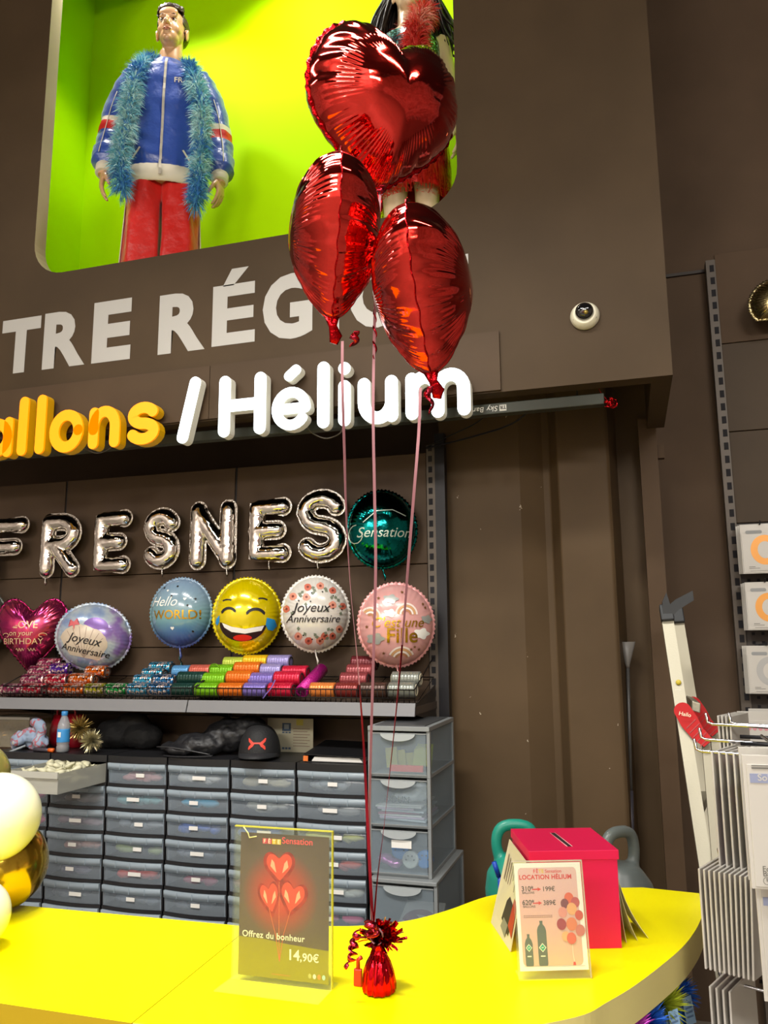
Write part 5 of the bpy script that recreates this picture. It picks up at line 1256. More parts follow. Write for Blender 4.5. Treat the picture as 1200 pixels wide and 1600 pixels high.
b = MB().box(-.011, .005, -.004, .004, 0, .03); part(t, 'clip_body', b, mat('clip_red', 'c82818', .35), bevel=.002)
b = MB().tube([(-.003, 0, .03), (-.003, 0, .045), (.004, 0, .05)], .004, 8); part(t, 'clip_end', b, mat('clip_red', 'c82818', .35))

# ================================================================== acrylic stand with the heart poster
ACR = clear('clear_acrylic', 'fbfcf8', .965, 'e8ecd8', .05, .8); ACE = clear('acrylic_edge', 'e8e4a0', .35, 'e4dc50', .2, .5)
A0, A1 = PZ(363, 1527, ZC + .003), PZ(520, 1546, ZC + .003)
ax_ = (A1 - A0); AW = ax_.length; ax_.normalize(); AH = P(369, 1289, A0.y).z - ZC; ay_ = Vector((0, 0, 1)).cross(ax_)   # away from viewer
def F1(x, z, d): return A0 + ax_ * x + ay_ * d + Vector((0, 0, z - .003))
t = thing('acrylic_stand', 'larger clear acrylic stand holding the heart poster, bottom centre', 'sign holder', A0, 0, 'acrylic sign holders on the counter')
b = MB().prism([(0, .003), (AW, .003), (AW, AH), (0, AH)], F1, -.0060, -.0040); part(t, 'front_sheet', b, ACR, world=True)
b = MB().prism([(0, .003), (AW, .003), (AW, AH), (0, AH)], F1, .0025, .0045); part(t, 'back_sheet', b, ACR, world=True)
b = MB(); b.prism([(0, AH - .002), (AW, AH - .002), (AW, AH), (0, AH)], F1, -.0040, .0025); b.prism([(AW - .002, .003), (AW, .003), (AW, AH - .002), (AW - .002, AH - .002)], F1, -.0040, .0025); part(t, 'edge', b, ACE, world=True)
b = MB(); cs = [F1(-.006, .0012, -.062), F1(AW - .004, .0012, -.062), F1(AW, .0012, .03), F1(0, .0012, .03)]; cs2 = [q + Vector((0, 0, .002)) for q in cs]
b.add(cs + cs2, [(3, 2, 1, 0), (4, 5, 6, 7), (0, 1, 5, 4), (1, 2, 6, 5), (2, 3, 7, 6), (3, 0, 4, 7)]); part(t, 'foot', b, ACR, world=True)
b = MB().tube([F1(.02, AH - .001, -.0065), F1(.03, AH - .012, -.0065), F1(.033, AH - .02, -.007), F1(.048, AH - .017, -.0065)], .0012, 5); b2 = part(t, 'tape_remnant', b, mat('tape_yellow', 'd8d088', .4), world=True)
px0, px1, pz0, pz1 = .012, AW - .008, .010, AH - .012; PW, PH = px1 - px0, pz1 - pz0
o_ = F1(px0, pz0, -.0008)
t = thing('heart_poster', 'dark poster with three red hearts and the price 14,90€', 'poster', o_); t['label'] = 'dark poster picturing three red heart balloons over a price'
def Q(x, z, d=0.): return o_ + ax_ * (x * PW) + Vector((0, 0, z * PH)) + ay_ * (-d)
def pq(b, pts, d): return b.add([Q(x, z, d) for x, z in pts], [tuple(range(len(pts)))])
loc = lambda x, z: (ax_ * (x * PW) + Vector((0, 0, z * PH)))
b = MB().prism([(0, 0), (1, 0), (1, 1), (0, 1)], lambda x, z, d: Q(x, z, d), 0, -.0006)
cc = loc(.46, .58)
part(t, 'sheet', b, ramp_mat('poster_glow', [(.0, 'd84a34'), (.3, 'b83a2a'), (.55, '8a4234'), (.75, '5e4a3e'), (1., '574639')], 'radial', axis=tuple(cc), hi=.105, rough=.3), world=True)
b = pq(MB(), [(0, 0), (1, 0), (1, .225), (.8, .232), (.5, .245), (.3, .262), (.0, .265)], .0003); part(t, 'olive_lower_area', b, mat('poster_olive', '8f8400', .3), world=True)  # olive across the lower part of the sheet
hcol = ramp_mat('poster_heart', [(.0, 'c83a24'), (.42, 'a82416'), (.6, '8c180e'), (1., '7c1810')], 'noise', scale=60, rough=.3, detail=1)
def ph(cx, cz, w_, h_, tilt):
    f = heart_out(w_, h_); ct, st = math.cos(math.radians(tilt)), math.sin(math.radians(tilt)); r_ = []
    for i in range(60):
        x, z = f(i / 60); r_.append((cx + (x * ct - z * st), cz + (x * st + z * ct) * PW / PH * 1.0))
    return r_
for i, (cx, cz, w_, h_, tl) in enumerate(((.45, .765, .36, .33, 3), (.345, .545, .25, .34, 12), (.60, .56, .32, .34, -10))):
    b = pq(MB(), ph(cx, cz, w_, h_, tl), .0005 + i * .0001); hh_ = part(t, 'printed_heart', b, hcol, world=True)
    b = pq(MB(), ph(cx, cz + .01, w_ * .8, h_ * .78, tl), .0006 + i * .0001); part(t, 'heart_face', b, mat('poster_heart_face', 'dc4630', .3), world=True, parent=hh_)
    b = MB()
    for q in (-1, 1):
        vs, fs = band([(cx + q * w_ * .24, cz + .055), (cx + q * w_ * .22, cz + .02), (cx + q * w_ * .1, cz - .035)], [.004, .04 * w_ / .28, .004]); b.add([Q(x, z, .0008 + i * .0001) for x, z in vs], fs)
    part(t, 'heart_shine', b, mat('poster_shine', 'f0a884', .3), world=True, parent=hh_)
b = MB()
for x0, z0 in ((.45, .665), (.34, .475), (.585, .485)):
    vs, fs = band([(x0, z0), (.46 + (x0 - .46) * .35, .3), (.465, .12)], .006); b.add([Q(x, z, .0008) for x, z in vs], fs)
part(t, 'printed_strings', b, mat('poster_string', 'd8683a', .4), world=True)
PT = mat('poster_cream', 'f0e8cc', .4)
b = MB(); b.text('Offrez du bonheur', Q(.04, .268, .001), ax_, (0, 0, 1), .0158, 0, 0, .012, 'LEFT', 0, 1.06); b.text('14', Q(.55, .14, .001), ax_, (0, 0, 1), .0255, 0, 0, .02, 'LEFT'); b.text(',90€', Q(.69, .14, .001), ax_, (0, 0, 1), .0195, 0, 0, .016, 'LEFT', 0, 1.05)
part(t, 'lettering', b, PT, world=True)
b = MB().text('Sensation', Q(.475, .938, .001), ax_, (0, 0, 1), .0165, 0, 0, .008, 'LEFT'); part(t, 'red_lettering', b, mat('poster_red', 'f25050', .4), world=True)
for i, ch in enumerate('FÊTE'):
    b = pq(MB(), [(.255 + i * .054, .928), (.303 + i * .054, .928), (.303 + i * .054, .966), (.255 + i * .054, .966)], .001); tl = part(t, 'letter_tile', b, mat(('tile_red', 'tile_red', 'tile_yellow', 'tile_yellow')[i], ('d8404c', 'd84c5c', 'e0b828', 'd8b030')[i], .4), world=True)
    b = MB().text(ch, Q(.279 + i * .054, .933, .0014), ax_, (0, 0, 1), .0105, 0, 0, .01); part(t, 'tile_letter', b, PT, world=True, parent=tl)
for i, c_ in enumerate(('b8b060', 'cdd0c4', 'e08038', 'a8c8c0')):
    b = MB().add([Q(.80 + i * .05 + .018 * math.cos(q), .045 + .017 * math.sin(q) * PW / PH * 1.4, .001) for q in [2 * PI * j / 14 for j in range(14)]], [tuple(range(14))]); part(t, 'printed_balloon', b, mat('mini_' + c_, c_, .4), world=True)
b = MB()
for q in range(16): b.add([Q(.38 + q * .013, .028, .001), Q(.388 + q * .013, .028, .001), Q(.388 + q * .013, .033, .001), Q(.38 + q * .013, .033, .001)], [(0, 1, 2, 3)])
part(t, 'fine_print', b, mat('poster_string', 'd8683a', .4), world=True)

# ================================================================== red collection box with leaflets, and the hire price stand
zT = 1.193
FLc, FRc, BRc, BLc = PZ(826, 1330, zT), PZ(966.7, 1328, zT), PZ(921, 1292.8, zT), PZ(792.7, 1295.2, zT)
ux_ = (FRc - FLc).normalized(); uy_ = Vector((-ux_.y, ux_.x, 0)); BWd = ((FRc - FLc).length); BDp = ((BLc - FLc).dot(uy_) + (BRc - FRc).dot(uy_)) / 2
B0 = Vector((FLc.x, FLc.y, ZC)); HB_ = zT - ZC
t = thing('ballot_box', 'bright red cardboard box with a slotted lid on the counter', 'box', B0, math.atan2(ux_.y, ux_.x))
RBX = mat('red_card', 'dc084a', .45); lidz = HB_ - .019
b = MB().box(.003, BWd - .003, .003, BDp - .003, 0, lidz); part(t, 'box_body', b, RBX, bevel=.001)
b = MB(); s0, s1, w0 = BWd * .40, BWd * .455, .0
b.box(0, BWd, 0, BDp, lidz, HB_); part(t, 'lid', b, RBX, bevel=.001)
b = MB(); pA, pB = Vector((BWd * .46, BDp * .76, HB_ + .0006)), Vector((BWd * .50, BDp * .16, HB_ + .0006)); dd = (pB - pA).normalized(); nn = Vector((-dd.y, dd.x, 0)) * .0055
b.quad(pA - nn, pB - nn, pB + nn, pA + nn); b.v = [v for v in b.v]; part(t, 'slot', b, mat('slot_dark', '2a1216', .9))
b = MB(); 
for a_, c_ in ((pA - nn, pB - nn), (pA + nn, pB + nn)): b.tube([a_, c_], .001, 5)
part(t, 'slot_edge', b, mat('card_white_edge', 'e8a8a8', .6))
PAP = mat('leaflet_paper', 'd9cfb4', .6)
def Bx(x, y, z): return B0 + ux_ * x + uy_ * y + Vector((0, 0, z))
# leaflet leaning on the left side
t = thing('leaflet', 'cream leaflet leaning against the left side of the red box', 'leaflet', Bx(-.05, .1, 0), 0, 'leaflets around the red box')
l0, l1, l2, l3 = Bx(-.058, BDp * .80, .001), Bx(-.046, -.008, .001), Bx(-.004, .012, HB_ - .022), Bx(-.004, BDp * .97, HB_ - .022)
nl = (l1 - l0).cross(l3 - l0).normalized() * .0008
b = MB().add([l0 - nl, l1 - nl, l2 - nl, l3 - nl, l0 + nl, l1 + nl, l2 + nl, l3 + nl], [(0, 1, 2, 3), (7, 6, 5, 4), (0, 4, 5, 1), (1, 5, 6, 2), (2, 6, 7, 3), (3, 7, 4, 0)]); part(t, 'sheet', b, PAP, world=True)
sg = -1 if (nl.dot(ux_) > 0) else 1
def Lf(s_, r_, e=.0016): return l0.lerp(l1, s_).lerp(l3.lerp(l2, s_), r_) + nl.normalized() * e * sg
b = MB().add([Lf(.42, .18), Lf(.8, .10), Lf(.85, .42), Lf(.55, .5)], [(0, 1, 2, 3)]); part(t, 'dark_photo', b, mat('leaflet_dark', '3c3430', .6), world=True)
b = MB().add([Lf(.75, .2, .002), Lf(.97, .12, .002), Lf(.98, .5, .002), Lf(.82, .52, .002)], [(0, 1, 2, 3)]); part(t, 'red_photo', b, mat('leaflet_red', 'b03c2c', .6), world=True)
b = MB().add([Lf(.45, .1, .002), Lf(.7, .05, .002), Lf(.74, .2, .002), Lf(.52, .22, .002)], [(0, 1, 2, 3)]); part(t, 'grey_photo', b, mat('leaflet_grey', '8c8a80', .6), world=True)
b = MB()
for q in range(6): b.add([Lf(.15 + q * .11, .86 - .02 * q), Lf(.19 + q * .11, .86 - .02 * q), Lf(.19 + q * .11, .56), Lf(.15 + q * .11, .56)], [(0, 1, 2, 3)])
part(t, 'printed_lines', b, mat('leaflet_text', '9a8878', .6), world=True)
# curved leaflets on the right side
for i in range(3):
    b = MB(); rings = []
    for q in range(10):
        f = q / 9; z = HB_ - .025 - (HB_ - .026) * f; x = BWd + .003 + i * .0015 + (.012 + .022 * i) * f ** 2.2 + .004 * i * f
        rings.append([Bx(x, .03 + .012 * i, z), Bx(x, .14 + .006 * i, z), Bx(x + .0007, .14 + .006 * i, z), Bx(x + .0007, .03 + .012 * i, z)])
    b.loft(rings, smooth=False); solo('leaflet', ['inner', 'middle', 'outer'][i] + ' curling leaflet against the right side of the red box', 'leaflet', b, PAP, Bx(BWd + .02, .08, 0), 'leaflets around the red box')
# small stand
C0, C1 = PZ(812, 1531, ZC + .002), PZ(923, 1528, ZC + .002); cx_ = C1 - C0; CW = cx_.length; cx_.normalize(); cyv = Vector((0, 0, 1)).cross(cx_)
cz_ = (Vector((0, 0, 1)) + cyv * .16).normalized()
CH = .01; 
while True:
    q = C0 + cz_ * CH - CAM; vv = 800 - FPX * q.dot(UP) / q.dot(FWD)
    if vv < 1346: break
    CH += .001
def F2(x, z, d): return C0 + cx_ * x + cz_ * z + cyv * d
t = thing('acrylic_stand', 'smaller clear acrylic stand leaning back before the red box', 'sign holder', C0, 0, 'acrylic sign holders on the counter')
b = MB().prism([(-.002, 0), (CW + .002, 0), (CW + .002, CH), (-.002, CH)], F2, -.0050, -.0032); part(t, 'front_sheet', b, ACR, world=True)
b = MB().prism([(-.002, 0), (CW + .002, 0), (CW + .002, CH), (-.002, CH)], F2, .002, .004); part(t, 'back_sheet', b, ACR, world=True)
b = MB().prism([(-.002, CH - .002), (CW + .002, CH - .002), (CW + .002, CH), (-.002, CH)], F2, -.001, .002); b.prism([(CW, .001), (CW + .002, .001), (CW + .002, CH - .002), (CW, CH - .002)], F2, -.001, .002); part(t, 'edge', b, clear('acrylic_edge_pale', 'f0e8dc', .4, 'dcd2c0', .2, .5), world=True)
fb = C0 + cyv * .004; b = MB().add([C0, C0 + cx_ * CW, C0 + cx_ * CW + cyv * .04 + Vector((0, 0, .0)), C0 + cyv * .04, C0 + Vector((0, 0, .002)), C0 + cx_ * CW + Vector((0, 0, .002)), C0 + cx_ * CW + cyv * .04 + Vector((0, 0, .002)), C0 + cyv * .04 + Vector((0, 0, .002))], [(3, 2, 1, 0), (4, 5, 6, 7), (0, 1, 5, 4), (1, 2, 6, 5), (2, 3, 7, 6), (3, 0, 4, 7)]); part(t, 'foot', b, ACR, world=True)
o2 = F2(.002, .014, -.0004); SW, SH = CW - .004, CH - .018
t = thing('price_poster', 'pale pink hire price poster with grey gas bottles and balloons', 'poster', o2)
def Q2(x, z, d=0.): return o2 + cx_ * (x * SW) + cz_ * (z * SH) - cyv * d
def p2(b, pts, d): return b.add([Q2(x, z, d) for x, z in pts], [tuple(range(len(pts)))])
b = MB().prism([(0, 0), (1, 0), (1, 1), (0, 1)], lambda x, z, d: Q2(x, z, d), 0, -.0006); part(t, 'sheet', b, mat('poster_white', 'ebe6df', .4), world=True)
b = p2(MB(), [(x, z) for x, z in rrect(.05, .93, .045, .955, .05)], .0003); part(t, 'pink_panel', b, ramp_mat('poster_pink', [(0, 'dcae92'), (.6, 'd9a9a6'), (1, 'dbb4b4')], 'axis', axis=2, lo=0, hi=SH, rough=.4), world=True)
b = MB().text('LOCATION HÉLIUM', Q2(.46, .845, .0006), cx_, cz_, .0112, 0, 0, .03, spacing=1.05); b.text('Sensation', Q2(.46, .905, .0006), cx_, cz_, .0085, 0, 0, .01, 'LEFT')
part(t, 'red_lettering', b, mat('hire_red', 'd23c40', .4), world=True)
for i, ch in enumerate('FÊTE'):
    b = MB().text(ch, Q2(.3 + i * .042, .905, .0006), cx_, cz_, .009, 0, 0, .02); part(t, 'logo_letter', b, mat(('tile_red', 'tile_red', 'tile_yellow', 'tile_yellow')[i], 'd8404c', .4), world=True)
b = MB(); D_ = mat('poster_dark', '3c3232', .5)
for z, n1, n2 in ((.735, '310', '199€'), (.605, '620', '389€')):
    b.text(n1 + '*', Q2(.09, z, .0006), cx_, cz_, .0122, 0, 0, .015, 'LEFT'); b.text(n2, Q2(.40, z - .005, .0006), cx_, cz_, .0118, 0, 0, .008, 'LEFT', 0, 1.0); b.text('BALLONS', Q2(.10, z - .026, .0006), cx_, cz_, .0056, 0, 0, .01, 'LEFT')
part(t, 'lettering', b, D_, world=True)
b = MB()
for z in (.747, .617): p2(b, [(.25, z - .003), (.335, z - .004), (.33, z - .016), (.385, z + .003), (.33, z + .022), (.335, z + .01), (.25, z + .006)], .0006)
part(t, 'red_arrows', b, mat('hire_red', 'd23c40', .4), world=True)
b = MB()
for z in (.5, .485): 
    for q in range(13): p2(b, [(.1 + q * .033, z), (.127 + q * .033, z), (.127 + q * .033, z + .007), (.1 + q * .033, z + .007)], .0006)
part(t, 'fine_print', b, mat('fine_brown', '9c7468', .5), world=True)
GC = mat('printed_bottle_grey', '5c6258', .5); GN = mat('printed_green', '2aa07c', .5)
for x0, x1, zt_ in ((.09, .205, .335), (.28, .415, .455)):
    xm = (x0 + x1) / 2; w_ = (x1 - x0) / 2
    b = p2(MB(), [(x0, .06), (x0 + .01, .045), (x1 - .01, .045), (x1, .06), (x1, zt_ - .09), (xm + w_ * .75, zt_ - .055), (xm + w_ * .3, zt_ - .03), (xm + w_ * .35, zt_), (xm - w_ * .35, zt_), (xm - w_ * .3, zt_ - .03), (xm - w_ * .75, zt_ - .055), (x0, zt_ - .09)], .0006)
    bo = part(t, 'printed_bottle', b, GC, world=True)
    b = p2(MB(), [(xm - w_ * .8, .21), (xm, .21 - w_ * .62), (xm + w_ * .8, .21), (xm, .21 + w_ * .62)], .0009); dm = part(t, 'diamond', b, PT, world=True, parent=bo)
    b = p2(MB(), [(xm - w_ * .62, .21), (xm, .21 - w_ * .48), (xm + w_ * .62, .21), (xm, .21 + w_ * .48)], .0011); part(t, 'diamond_centre', b, GN, world=True, parent=bo)
    b = p2(MB(), [(xm - w_ * .25, .206), (xm + w_ * .25, .21), (xm + w_ * .25, .216), (xm - w_ * .25, .212)], .0013); part(t, 'diamond_mark', b, PT, world=True, parent=bo)
    b = p2(MB(), [(xm - w_ * .5, .128), (xm + w_ * .5, .128), (xm + w_ * .5, .138), (xm - w_ * .5, .138)], .0009); part(t, 'bottle_print', b, PT, world=True, parent=bo)
BC = ('d8604c', 'b85058', '7a3c4c', 'e0a070', 'd88a84', 'c85048', 'a03848', 'd87858', 'c87068', 'e0a878')
for i, (x, z, r_) in enumerate(((.79, .66, .07), (.88, .62, .065), (.72, .61, .06), (.82, .56, .075), (.68, .53, .065), (.92, .5, .06), (.65, .42, .07), (.80, .42, .08), (.92, .36, .07), (.70, .31, .06), (.78, .29, .07))):
    b = MB().add([Q2(x + r_ * math.cos(q), z + r_ * SW / SH * 1.1 * math.sin(q), .0005 + .00012 * i) for q in [2 * PI * j / 20 for j in range(20)]], [tuple(range(20))]); bb = part(t, 'printed_balloon', b, mat('pb_' + BC[i % 10], BC[i % 10], .4), world=True)
b = MB(); vs, fs = band([(.79, .24), (.785, .15), (.80, .07)], .006); b.add([Q2(x, z, .0006) for x, z in vs], fs); part(t, 'printed_string', b, PT, world=True)
b = p2(MB(), [(.775, .045), (.82, .045), (.81, .075), (.785, .075)], .0008); part(t, 'printed_weight', b, mat('hire_red', 'd23c40', .4), world=True)
b = p2(MB(), [(.06, .043), (.95, .036), (.95, .039), (.06, .046)], .0008); part(t, 'ground_line', b, mat('fine_brown', '9c7468', .5), world=True)

# ================================================================== latex balloons at the left edge of the counter
def latex(label, c, r, m, kdir, kind='latex_balloon'):
    c = Vector(c); kd = Vector(kdir).normalized(); t = thing(kind, label, 'balloon', (c.x, c.y, c.z), 0, 'latex balloons at the counter end')
    prof = [(0, -r)]
    for i in range(1, 24):
        a = -PI / 2 + PI * i / 24; s = math.sin(a); prof.append((r * math.cos(a) * (1 - .10 * max(0, s) ** 2), r * s * (1 + .10 * max(0, s))))
    prof += [(r * .09, r * 1.10), (r * .05, r * 1.13)]
    b = MB().lathe(prof, 48, ax=kd); part(t, 'balloon_skin', b, m)
    b = MB().lathe([(r * .05, r * 1.12), (r * .07, r * 1.15), (r * .05, r * 1.18), (r * .13, r * 1.25), (0, r * 1.25)], 14, ax=kd); part(t, 'knot', b, m)
Yb = 1.60
LWH = mat('cream_latex_skin', 'f0eed2', .2, coat=.3, spec=.5); LGO = mat('gold_chrome_latex', 'c9a53a', .16, .95); LOL = mat('olive_gold_latex', 'b8b060', .2, .6)
c = P(-6, 1276, Yb); s_ = lambda c: (c - CAM).dot(FWD) / FPX
latex('large cream latex balloon at the left picture edge', c, 66 * s_(c), LWH, (-1, .6, .1))
c = P(2, 1372, Yb + .07); rg = 68 * s_(c); c.z = ZC + rg + .001; latex('gold chrome balloon resting on the counter', c, rg, LGO, (-1, .4, .4))
c = P(-38, 1415, Yb - .16); latex('small cream balloon low at the left edge', (c.x, c.y, ZC + 54 * s_(c)), 52 * s_(c), LWH, (-1, .2, .3))
c = P(-38, 1212, Yb + .12); latex('olive gold balloon behind the large cream one', c, 50 * s_(c), LOL, (-1, .3, .3))

# ================================================================== gas bottles standing behind the counter
def cyl(label, u, vtop, Y, m, body_c, rz, twist):
    c = P(u, vtop, Y); H = c.z
    t = thing('gas_bottle', label, 'gas bottle', (c.x, c.y, 0), rz, 'gas bottles behind the counter'); R0 = .10; s0 = H - .28
    b = MB().lathe([(0, 0), (R0 * .9, 0), (R0, .02), (R0, s0 - .12), (R0 * .9, s0 - .06), (R0 * .55, s0 - .01), (.04, s0), (0, s0)], 32); part(t, 'steel_body', b, body_c)
    m2 = MB()
    # moulded guard: barrel with a hollow front and a carrying loop above
    pr = [(.075, s0 - .02), (.088, s0 + .03), (.092, s0 + .08), (.085, s0 + .13), (.06, s0 + .165), (.045, s0 + .18)]
    m2.lathe([(0, s0 - .02)] + pr + [(0, s0 + .185)], 30)
    m2.tube(smooth_path([(-.045, 0, s0 + .16), (-.055, 0, s0 + .215), (-.04, 0, s0 + .255), (.0, 0, s0 + .265), (.045, 0, s0 + .255), (.058, 0, s0 + .215), (.05, 0, s0 + .16)], 5), .017, 12)
    g = remesh(m2, .006, 6); part(t, 'valve_guard', g, m)
    b = MB().lathe([(0, 0), (.03, 0), (.038, -.004), (.042, .002), (.030, .006), (.026, .003), (0, .003)], 22, (.0, -.088, s0 + .075), (0, -1, .15)); part(t, 'guard_opening', b, mat('guard_dark', '20262a', .6))
    return t, s0
GG = mat('green_guard', '1c8a76', .35); GY = mat('grey_guard', '5f6664', .35)
t, s0 = cyl('gas bottle with a green valve guard behind the red box', 803, 1280, 2.5, GG, mat('bottle_steel', '4a4644', .5), math.radians(15), 0)
b = MB().tube([(-.05, -.10, s0 + .03), (-.052, -.115, s0 + .07), (-.06, -.12, s0 + .15)], [.014, .012, .006], 10); b.tube([(-.062, -.12, s0 + .15), (-.075, -.122, s0 + .19)], .007, 8); part(t, 'blue_lever', b, mat('valve_blue', '1c4cb8', .3))
b = MB().tube([(-.045, -.07, s0 + .06), (-.04, -.13, s0 + .06)], .02, 14); part(t, 'brass_valve', b, mat('brass', '9c8450', .3, .8))
b = MB().lathe([(0, -.03), (.03, -.028), (.036, -.01), (.036, .012), (.028, .03), (0, .032)], 18, (-.055, -.13, s0 - .02), (-.3, -.2, 1)); part(t, 'blue_knob', b, mat('valve_blue', '1c4cb8', .3))
cyl('gas bottle with a grey valve guard right of the red box', 966, 1291, 2.45, GY, mat('bottle_steel', '4a4644', .5), math.radians(48), 0)

# ================================================================== tinsel balloon weights on the shelf under the counter end
TB, TG, TP = mat('tinsel_blue', '2f74e8', .25, .45), mat('tinsel_lime', 'c2d040', .25, .45), mat('tinsel_magenta', 'd050d0', .25, .45)
TAGM = mat('tag_pale_blue', '8fb4d8', .5)
for i, (u, v, Y, r, m, lab) in enumerate(((1056, 1550, 1.97, .05, TB, 'blue tinsel weight nearest the lilac panel'), (1034, 1570, 1.85, .058, TG, 'lime and gold tinsel weight in the middle of the shelf'), (985, 1576, 1.88, .045, TG, 'lime tinsel weight farther back under the counter edge'),
                                           (1010, 1597, 1.76, .05, TB, 'blue tinsel weight before the lime one'), (966, 1592, 1.77, .045, TG, 'lime tinsel weight left of the front blue one'), (985, 1610, 1.69, .048, TP, 'magenta tinsel weight at the bottom picture edge'),
                                           (935, 1606, 1.70, .045, TP, 'magenta tinsel weight farthest left on the shelf'))):
    c = P(u, v, Y); t = thing('tinsel_weight', lab, 'balloon weight', (c.x, c.y, .821), 0, 'tinsel balloon weights under the counter end')
    h = c.z - .821
    b = tinsel(MB(), (0, 0, h), r * 1.1, 420, 20 + i, w=.0018, core=.15); part(t, 'tinsel_tuft', b, m)
    b = MB().lathe([(0, 0), (.028, 0), (.032, .01), (.026, max(.02, h - .04)), (.012, max(.03, h - .015)), (0, max(.03, h - .01))], 18); part(t, 'weight_base', b, m)
    if i in (0, 1, 3, 4):
        d = Vector((.5, -.8, 0)).normalized(); e = Vector((d.y * -1, d.x, 0)); o = Vector((.02, -.035, h - .01))
        pts = [o + e * -.016 + Vector((0, 0, .02)), o + e * .014 + Vector((0, 0, .026)), o + e * .02 - Vector((0, 0, .045)) + d * .01, o - e * .012 - Vector((0, 0, .05)) + d * .01]
        pts = [o + (q - o) * .72 for q in pts]
        b = MB().add(pts + [q + d * .0008 for q in pts], [(3, 2, 1, 0), (4, 5, 6, 7), (0, 1, 5, 4), (1, 2, 6, 5), (2, 3, 7, 6), (3, 0, 4, 7)]); tg = part(t, 'paper_tag', b, TAGM)
        b = MB()
        for q in range(4): 
            z0 = .2 + q * .16; a_ = pts[0].lerp(pts[3], z0).lerp(pts[1].lerp(pts[2], z0), .15); c_ = pts[0].lerp(pts[3], z0).lerp(pts[1].lerp(pts[2], z0), .85); dz = Vector((0, 0, -.004))
            b.add([a_ + d * .0014, c_ + d * .0014, c_ + dz + d * .0014, a_ + dz + d * .0014], [(0, 1, 2, 3)])
        part(t, 'printed_lines', b, mat('tag_text', '5f7ea8', .5), parent=tg)
# ================================================================== mannequins in the display box
SKIN = mat('mannequin_skin', 'c99b72', .32, spec=.6, coat=.3); SKINF = mat('pale_mannequin_skin', 'd9bf9c', .35, spec=.5)
FLOORZ = 3.135
def hand(m, wrist, dirv, palm_n, thumb, L_=.185):
    """palm, four unequal bent fingers and a thumb; palm_n is the side the fingers curl to, thumb the side of the thumb"""
    w_, d, pn, th = Vector(wrist), Vector(dirv).normalized(), Vector(palm_n).normalized(), Vector(thumb).normalized()
    M = Matrix((th, pn, d)).transposed()
    m.ell(w_ + d * .045, (.041, .015, .052), 18, 12, M=M); m.ell(w_ + d * .065 + th * -.005, (.04, .0135, .032), 16, 10, M=M)
    m.ell(w_ + d * .03 + th * .024 + pn * .006, (.018, .014, .034), 14, 8, M=M); m.tube([w_ - d * .10, w_ - d * .03, w_ + d * .02], [.029, .026, .027], 14)
    for i, (off, ln, sp) in enumerate(((.029, .072, .10), (.0098, .080, .02), (-.0096, .075, -.05), (-.0285, .060, -.14))):
        b0 = w_ + d * (.088 - .004 * abs(i - 1)) + th * off; p = [b0 - d * .02, b0]; a = .22 + .05 * i; cur = d + th * sp
        for seg, f in ((0, .45), (1, .32), (2, .23)):
            cur = (cur.normalized() * math.cos(a) + pn * math.sin(a)).normalized(); p.append(p[-1] + cur * ln * f); a = .20 + .05 * i
        m.tube(p, [.0088, .0088, .0082, .0076, .0064], 10, round_ends=True)
    b0 = w_ + d * .022 + th * .03 + pn * .006; p = [b0, b0 + (d * .8 + th * .62 + pn * .25).normalized() * .032, b0 + (d * .9 + th * .48 + pn * .35).normalized() * .056, b0 + (d * .97 + th * .36 + pn * .42).normalized() * .078]
    m.tube(p, [.0135, .0115, .0098, .008], 10, round_ends=True)
def head_mesh(c, female=False):
    """head facing -y around its centre c (eye height), with brow, nose, lips, chin and ears"""
    m = MB(); c = Vector(c)
    E_ = lambda x, y, z, rx, ry, rz_: m.ell(c + Vector((x, y, z)), (rx, ry, rz_), 24, 16)
    E_(0, .012, .035, .076, .093, .085); E_(0, -.01, -.02, .066, .078, .082); E_(0, -.03, -.07, .05, .052, .045); E_(0, -.062, -.093, .024, .02, .02)
    E_(-.036, -.045, -.03, .026, .026, .032); E_(.036, -.045, -.03, .026, .026, .032)
    E_(0, -.078, .028, .05, .012, .012); E_(0, -.074, .055, .05, .02, .03)
    m.tube([c + Vector((0, -.082, .02)), c + Vector((0, -.096, -.006)), c + Vector((0, -.107, -.028))], [.007, .0095, .0125], 12, round_ends=True)
    E_(-.011, -.094, -.031, .008, .009, .007); E_(.011, -.094, -.031, .008, .009, .007)
    E_(0, -.083, -.057, .024, .011, .0065); E_(0, -.081, -.068, .021, .011, .008); E_(0, -.079, -.05, .012, .008, .008)
    for s in (-1, 1):
        E_(s * .079, .012, -.012, .008, .02, .032); E_(s * .083, .006, .004, .007, .012, .014); E_(s * .079, .008, -.038, .006, .01, .011)
    m.lathe([(.052, -.22), (.055, -.16), (.053, -.10), (.055, -.05), (.0, -.04)], 24, c + Vector((0, .022, 0)), (0, -.06, 1))
    return m
def ringz(cx, cy, z, rx, ry, n=64, ex=.85, fold=None):
    r = []
    for j in range(n):
        a = 2 * PI * j / n; ca, sa = math.cos(a), math.sin(a)
        x = rx * abs(ca) ** ex * (1 if ca > 0 else -1); y = ry * abs(sa) ** ex * (1 if sa > 0 else -1)
        k = 1 + (fold(a, z) if fold else 0); r.append(Vector((cx + x * k, cy + y * k, z)))
    return r
